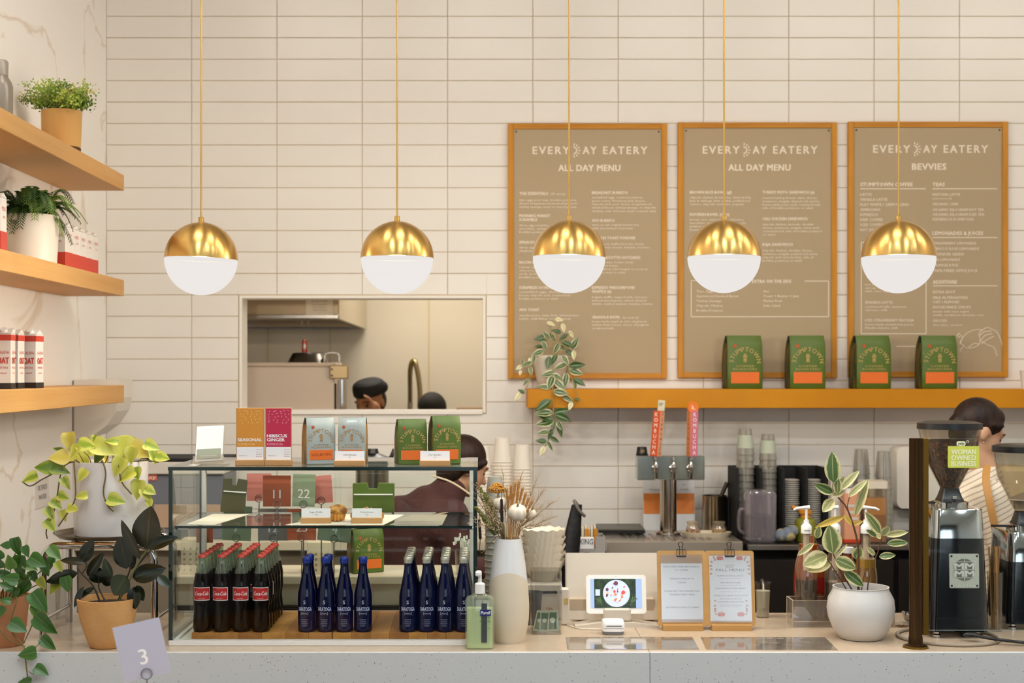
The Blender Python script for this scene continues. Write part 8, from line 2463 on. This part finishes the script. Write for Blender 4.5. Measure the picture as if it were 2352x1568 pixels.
# ------------------------------------------------------------ people
m_skin = [M('skin_warm', 'b98a6c', 0.5, sss=0.06), M('skin_tan', 'a8744f', 0.5, sss=0.08)]
m_hair = M('dark_hair', '1c0f09', 0.5, noise=(40, '2e1a10', 0.4, 0.7), stretch=(1, 1, 0.25), bump=(80, 0.4), spec=0.25)
def blob(name, fn, mat, parent, voxel=0.01, it=6, label=None):
    mb = MB(); fn(mb)
    o = mb.build(name, mat, parent, 180, label)
    r = o.modifiers.new('remesh', 'REMESH'); r.mode = 'VOXEL'; r.voxel_size = voxel; r.use_smooth_shade = True
    s = o.modifiers.new('smooth', 'SMOOTH'); s.factor = 0.6; s.iterations = it
    return o
def person(label, base, pelvis, chest, neck, head, yaw, pitch, arms, skin, shirt, trousers, hand=None, roll=0, arm_r=0.042):
    """coordinates in world; base = floor point. arms: list of (shoulder, elbow, wrist)"""
    t = thing('person', label, 'person', base)
    o = Vector(base)
    L = lambda p: Vector(p) - o
    hm = T(*L(head)) @ rotm(0, 0, yaw) @ rotm(pitch, 0, 0) @ rotm(0, roll, 0)     # head frame: face looks along -y
    def legs(mb, k):
        fw = rotm(0, 0, yaw)
        for sx in (-1, 1):
            hip = L(pelvis) + fw @ Vector((sx * 0.085, 0, -0.03))
            knee = Vector((hip.x, hip.y, 0.48)); an = Vector((hip.x, hip.y + 0.0, 0.09))
            mb.caps(hip, knee, 0.088 * k, 0.058 * k); mb.caps(knee, an, 0.058 * k, 0.042 * k)
    def hands(mb):
        for sh, el, wr in arms:
            sh, el, wr = L(sh), L(el), L(wr)
            d = (wr - el).normalized()
            side = d.cross(Vector((0, 0, 1))).normalized() if abs(d.z) < 0.95 else Vector((1, 0, 0))
            up = side.cross(d)
            pc = wr + d * 0.045
            mb.caps(wr, pc, 0.028, 0.034)
            mb.caps(pc - side * 0.016, pc + side * 0.016, 0.026, 0.026)
            for k in range(4):
                f0 = pc + side * (-0.03 + 0.02 * k) + d * 0.02
                f1 = f0 + d * (0.036, 0.042, 0.04, 0.03)[k] - up * 0.006
                f2 = f1 + d * 0.024 - up * 0.02
                mb.caps(f0, f1, 0.0095, 0.0088, 8); mb.caps(f1, f2, 0.0088, 0.0075, 8)
            t0 = pc + side * 0.03 - d * 0.02
            t1 = t0 + side * 0.022 + d * 0.028
            mb.caps(t0, t1, 0.012, 0.010, 8); mb.caps(t1, t1 + d * 0.024 - side * 0.004, 0.010, 0.008, 8)
    def bodyf(mb):
        legs(mb, 1.0)
        fw = rotm(0, 0, yaw)
        for sx in (-1, 1):
            an = L(pelvis) + fw @ Vector((sx * 0.085, 0, 0)); an.z = 0.045
            mb.caps(an + fw @ Vector((0, 0.04, 0)), an + fw @ Vector((0, -0.14, -0.008)), 0.04, 0.034)
        p, ch, nk = L(pelvis), L(chest), L(neck)
        sd = fw @ Vector((1, 0, 0))
        mb.caps(p - sd * 0.06, p + sd * 0.06, 0.115, 0.115)
        mb.caps(p, ch, 0.125, 0.13)
        mb.caps(ch - sd * 0.06, ch + sd * 0.06, 0.11, 0.11)
        mb.caps(ch, nk, 0.11, 0.06)
        hc = hm @ Vector((0, 0.015, -0.06))
        mb.caps(nk, hc, 0.056, 0.052)
        # head: skull, face, jaw, nose, ears
        mb.ball((0, 0.018, 0.025), (0.075, 0.094, 0.092), 20, 14, mtx=hm)
        mb.ball((0, -0.022, -0.03), (0.062, 0.066, 0.085), 18, 12, mtx=hm)
        mb.ball((0, -0.048, -0.088), (0.030, 0.030, 0.026), 12, 8, mtx=hm)
        mb.caps((0, -0.086, 0.0), (0, -0.104, -0.034), 0.008, 0.0125, 8, mtx=hm)
        mb.ball((0, -0.082, -0.062), (0.024, 0.012, 0.010), 10, 6, mtx=hm)
        mb.ball((0, -0.078, 0.022), (0.05, 0.014, 0.012), 12, 6, mtx=hm)
        for sx in (-1, 1):
            mb.ball((sx * 0.077, 0.018, -0.012), (0.010, 0.020, 0.031), 10, 8, mtx=hm)
        for sh, el, wr in arms:
            sh, el, wr = L(sh), L(el), L(wr)
            mb.caps(ch.lerp(sh, 0.6), sh, 0.075, 0.055); mb.caps(sh, el, 0.050, 0.040); mb.caps(el, wr, 0.040, 0.027)
        hands(mb)
    blob('body', bodyf, skin, t, 0.0085, 5)
    for sx in (-1, 1):
        MB().ball((0, 0, 0), (0.010, 0.007, 0.006), 12, 8, mtx=hm @ T(sx * 0.030, -0.0705, -0.002)).build('eye', M('eye_dark', '20140e', 0.2), t, 60)
        MB().tube([hm @ Vector((sx * 0.014, -0.0865, 0.022)), hm @ Vector((sx * 0.034, -0.082, 0.027)), hm @ Vector((sx * 0.050, -0.068, 0.020))], 0.0028, 6).build('eyebrow', m_hair, t, 60)
    MB().ball((0, 0, 0), (0.021, 0.006, 0.0055), 12, 6, mtx=hm @ T(0, -0.0885, -0.062)).build('lips', M('lip', '8f4a40', 0.5), t, 60)
    def shirtf(mb):
        p, ch, nk = L(pelvis), L(chest), L(neck)
        sd = rotm(0, 0, yaw) @ Vector((1, 0, 0))
        mb.caps(p - sd * 0.06, p + sd * 0.06, 0.125, 0.125)
        mb.caps(p, ch, 0.137, 0.145); mb.caps(ch - sd * 0.06, ch + sd * 0.06, 0.124, 0.124); mb.caps(ch, ch.lerp(nk, 0.9), 0.122, 0.072)
        for sh, el, wr in arms:
            sh, el, wr = L(sh), L(el), L(wr)
            mb.caps(ch.lerp(sh, 0.6), sh, 0.088, 0.070); mb.caps(sh, el, 0.066, 0.056)
            if arm_r > 0.05:
                mb.caps(el, el.lerp(wr, 0.8), 0.056, 0.042)
    blob('shirt', shirtf, shirt, t, 0.011, 5)
    def trf(mb):
        legs(mb, 1.14)
        p = L(pelvis); sd = rotm(0, 0, yaw) @ Vector((1, 0, 0))
        mb.caps(p - sd * 0.06 - Vector((0, 0, 0.04)), p + sd * 0.06 - Vector((0, 0, 0.04)), 0.122, 0.122)
    blob('trousers', trf, trousers, t, 0.014, 4)
    for sx in (-1, 1):
        an = L(pelvis) + rotm(0, 0, yaw) @ Vector((sx * 0.085, 0, 0))
        MB().caps(Vector((an.x, an.y, 0.047)) + rotm(0, 0, yaw) @ Vector((0, 0.05, 0)), Vector((an.x, an.y, 0.044)) + rotm(0, 0, yaw) @ Vector((0, -0.15, 0)), 0.047, 0.042, 12).build('shoe', m_black, t, 60)
    return t, hm
def stripes(name, c1, c2, scale):
    m = M(name, c1, 0.8)
    nt = m.node_tree
    b = nt.nodes['Principled BSDF']
    tc = nt.nodes.new('ShaderNodeTexCoord')
    mp = nt.nodes.new('ShaderNodeMapping'); mp.inputs['Rotation'].default_value = (0.2, R(28), R(20))
    wv = nt.nodes.new('ShaderNodeTexWave'); wv.inputs['Scale'].default_value = scale; wv.inputs['Distortion'].default_value = 1.2; wv.inputs['Detail Scale'].default_value = 0.6
    wv.bands_direction = 'Z'
    r = nt.nodes.new('ShaderNodeValToRGB')
    r.color_ramp.elements[0].position = 0.80; r.color_ramp.elements[1].position = 0.92
    r.color_ramp.elements[0].color = lin(c1); r.color_ramp.elements[1].color = lin(c2)
    nt.links.new(tc.outputs['Object'], mp.inputs[0]); nt.links.new(mp.outputs[0], wv.inputs['Vector'])
    nt.links.new(wv.outputs['Fac'], r.inputs[0]); nt.links.new(r.outputs[0], b.inputs['Base Color'])
    return m
m_stripe = stripes('striped_cotton', 'd8c8b4', 'a8968a', 17)
m_blackcloth = M('black_cloth', '0d0c0c', 0.85, bump=(60, 0.2))
m_maroon = M('maroon_cotton', '44201c', 0.85, bump=(70, 0.25))

# barista in stripes, turned towards the machines
Y = 5.52
s = F / Y
hd = P(2251, 992, Y)
bx = X(2240, Y)
t, hm = person('barista in a striped shirt bent over behind the grinders', (bx, Y, 0), (bx + 0.0, Y, 0.93), (bx + 0.01, Y, 1.22), (bx + 0.035, Y - 0.01, 1.385), hd, 98, 24,
       [((bx + 0.01, Y - 0.155, 1.30), (bx + 0.05, Y - 0.20, 1.05), (bx + 0.27, Y - 0.15, 1.04)), ((bx + 0.01, Y + 0.155, 1.30), (bx + 0.10, Y + 0.20, 1.06), (bx + 0.30, Y + 0.12, 1.04))], m_skin[0], m_stripe, m_blackcloth, roll=0)
def hairf(mb):
    mb.ball((0, 0.026, 0.034), (0.081, 0.099, 0.094), 22, 16, mtx=hm)
    mb.ball((0, 0.062, -0.022), (0.066, 0.055, 0.070), 18, 12, mtx=hm)
    mb.ball((0, -0.022, 0.070), (0.064, 0.046, 0.044), 16, 10, mtx=hm)
    mb.ball((0, 0.105, -0.005), (0.035, 0.030, 0.035), 14, 10, mtx=hm)
    for sx in (-1, 1):
        mb.caps((sx * 0.060, -0.048, 0.048), (sx * 0.074, 0.005, 0.030), 0.009, 0.014, 8, mtx=hm)
blob('hair', hairf, m_hair, t, 0.007, 4)
MB().ball((0, 0, 0), 0.0045, 8, 6, mtx=hm @ T(-0.082, 0.012, -0.045)).build('earring', m_chrome, t, 60)
MB().ball((0, 0, 0), 0.0045, 8, 6, mtx=hm @ T(0.082, 0.012, -0.045)).build('earring', m_chrome, t, 60)
m_leather = M('tan_leather', 'b07c3c', 0.55)
o = Vector(t.location)
mb = MB()
path = crom([Vector((0.0, -0.13, 1.42)), Vector((-0.03, -0.205, 1.36)), Vector((-0.03, -0.255, 1.27)), Vector((-0.01, -0.262, 1.15)), Vector((0.0, -0.225, 1.02))], 6)
for a, b in zip(path, path[1:]):
    pass
mb.grid(lambda u, v: (lambda p: (p.x + (u - 0.5) * 0.028, p.y, p.z))(path[min(int(round(v * (len(path) - 1))), len(path) - 1)]), 1, len(path) - 1)
vs = list(mb.v); n0 = len(vs)
mb.v += [(x, y + 0.004, z) for x, y, z in vs]
mb.f += [tuple(i + n0 for i in f_)[::-1] for f_ in list(mb.f)]; mb.m = [0] * len(mb.f)
mb.build('apron_strap', m_leather, t, 60)

# barista in maroon, bent over behind the case
Y = 5.86
hd = P(1070, 1072, Y)
px_ = X(985, Y)
t, hm = person('barista in a maroon shirt bending behind the display case', (px_, Y, 0), (px_ - 0.04, Y, 0.90), (px_ + 0.01, Y - 0.03, 1.17), (px_ + 0.10, Y - 0.02, 1.31), hd, 115, 22,
       [((px_ + 0.10, Y - 0.15, 1.20), (px_ + 0.13, Y - 0.14, 0.98), (px_ + 0.28, Y - 0.02, 0.97)), ((px_ - 0.12, Y - 0.02, 1.20), (px_ - 0.17, Y + 0.02, 0.99), (px_ - 0.02, Y + 0.12, 0.96))], m_skin[0], m_maroon, m_blackcloth, arm_r=0.06)
def hairf(mb):
    mb.ball((0, 0.026, 0.034), (0.082, 0.100, 0.095), 22, 16, mtx=hm)
    mb.ball((0, 0.062, -0.03), (0.068, 0.055, 0.080), 18, 12, mtx=hm)
    for sx in (-1, 1):
        mb.caps((sx * 0.062, -0.052, 0.042), (sx * 0.076, 0.025, -0.02), 0.012, 0.018, 8, mtx=hm)
blob('hair', hairf, m_hair, t, 0.008, 4)
MB().tube(crom([(0.02, -0.135, 1.375 - 0.02), (0.09, -0.165, 1.335), (0.155, -0.165, 1.295), (0.205, -0.155, 1.25)], 5), 0.004, 6).build('apron_strap', M('strap_cream', 'cdb79a', 0.7), t, 60)
def apr(mb):
    p = Vector((-0.04, 0, 0.84))
    mb.caps(p + Vector((0, 0, 0.02)), p + Vector((-0.02, 0, -0.35)), 0.155, 0.17)
blob('apron', apr, m_blackcloth, t, 0.014, 4)

# cook in a black cap
Y = 8.0
hd = P(848, 923, Y)
bx = X(852, Y)
t, hm = person('cook in a black cap with a hand to the face', (bx, Y, 0), (bx, Y, 0.93), (bx, Y, 1.22), (bx, Y - 0.01, 1.42), hd, -30, 16,
       [((bx - 0.165, Y, 1.34), (bx - 0.18, Y + 0.03, 1.08), (bx - 0.02, Y - 0.17, 1.02)), ((bx + 0.165, Y, 1.34), (bx + 0.18, Y - 0.15, 1.25), (bx + 0.05, Y - 0.16, 1.535))], m_skin[1], m_blackcloth, m_blackcloth, arm_r=0.06)
def capf(mb):
    mb.lathe([(0, 0.115), (0.06, 0.112), (0.085, 0.095), (0.09, 0.07), (0.088, 0.03), (0.0, 0.03)], 24, mtx=hm @ T(0, 0.016, 0.012) @ Matrix.Diagonal((1, 1.12, 1, 1)))
    mb.ball((0.05, 0.05, 0.07), (0.05, 0.055, 0.04), 14, 10, mtx=hm)
blob('cap', capf, m_matblack, t, 0.007, 3)
def hairf(mb):
    mb.ball((0, 0.035, 0.0), (0.080, 0.085, 0.085), 20, 14, mtx=hm)
blob('hair', hairf, m_hair, t, 0.008, 3)
# helper with a dark cap
Y = 8.32
bx = X(993, Y)
hd = P(993, 950, Y)
t, hm = person('kitchen helper in a dark cap beside the faucet', (bx, Y, 0), (bx, Y, 0.93), (bx, Y, 1.20), (bx, Y, 1.37), hd, 170, 25,
       [((bx - 0.165, Y, 1.30), (bx - 0.2, Y + 0.06, 1.05), (bx - 0.1, Y + 0.28, 1.03)), ((bx + 0.165, Y, 1.30), (bx + 0.2, Y + 0.06, 1.05), (bx + 0.1, Y + 0.28, 1.03))], m_skin[1], m_blackcloth, m_blackcloth, arm_r=0.06)
def capf(mb):
    mb.ball((0, 0.02, 0.035), (0.085, 0.10, 0.088), 22, 16, mtx=hm)
blob('cap', capf, M('cap_charcoal', '24201a', 0.8), t, 0.008, 3)
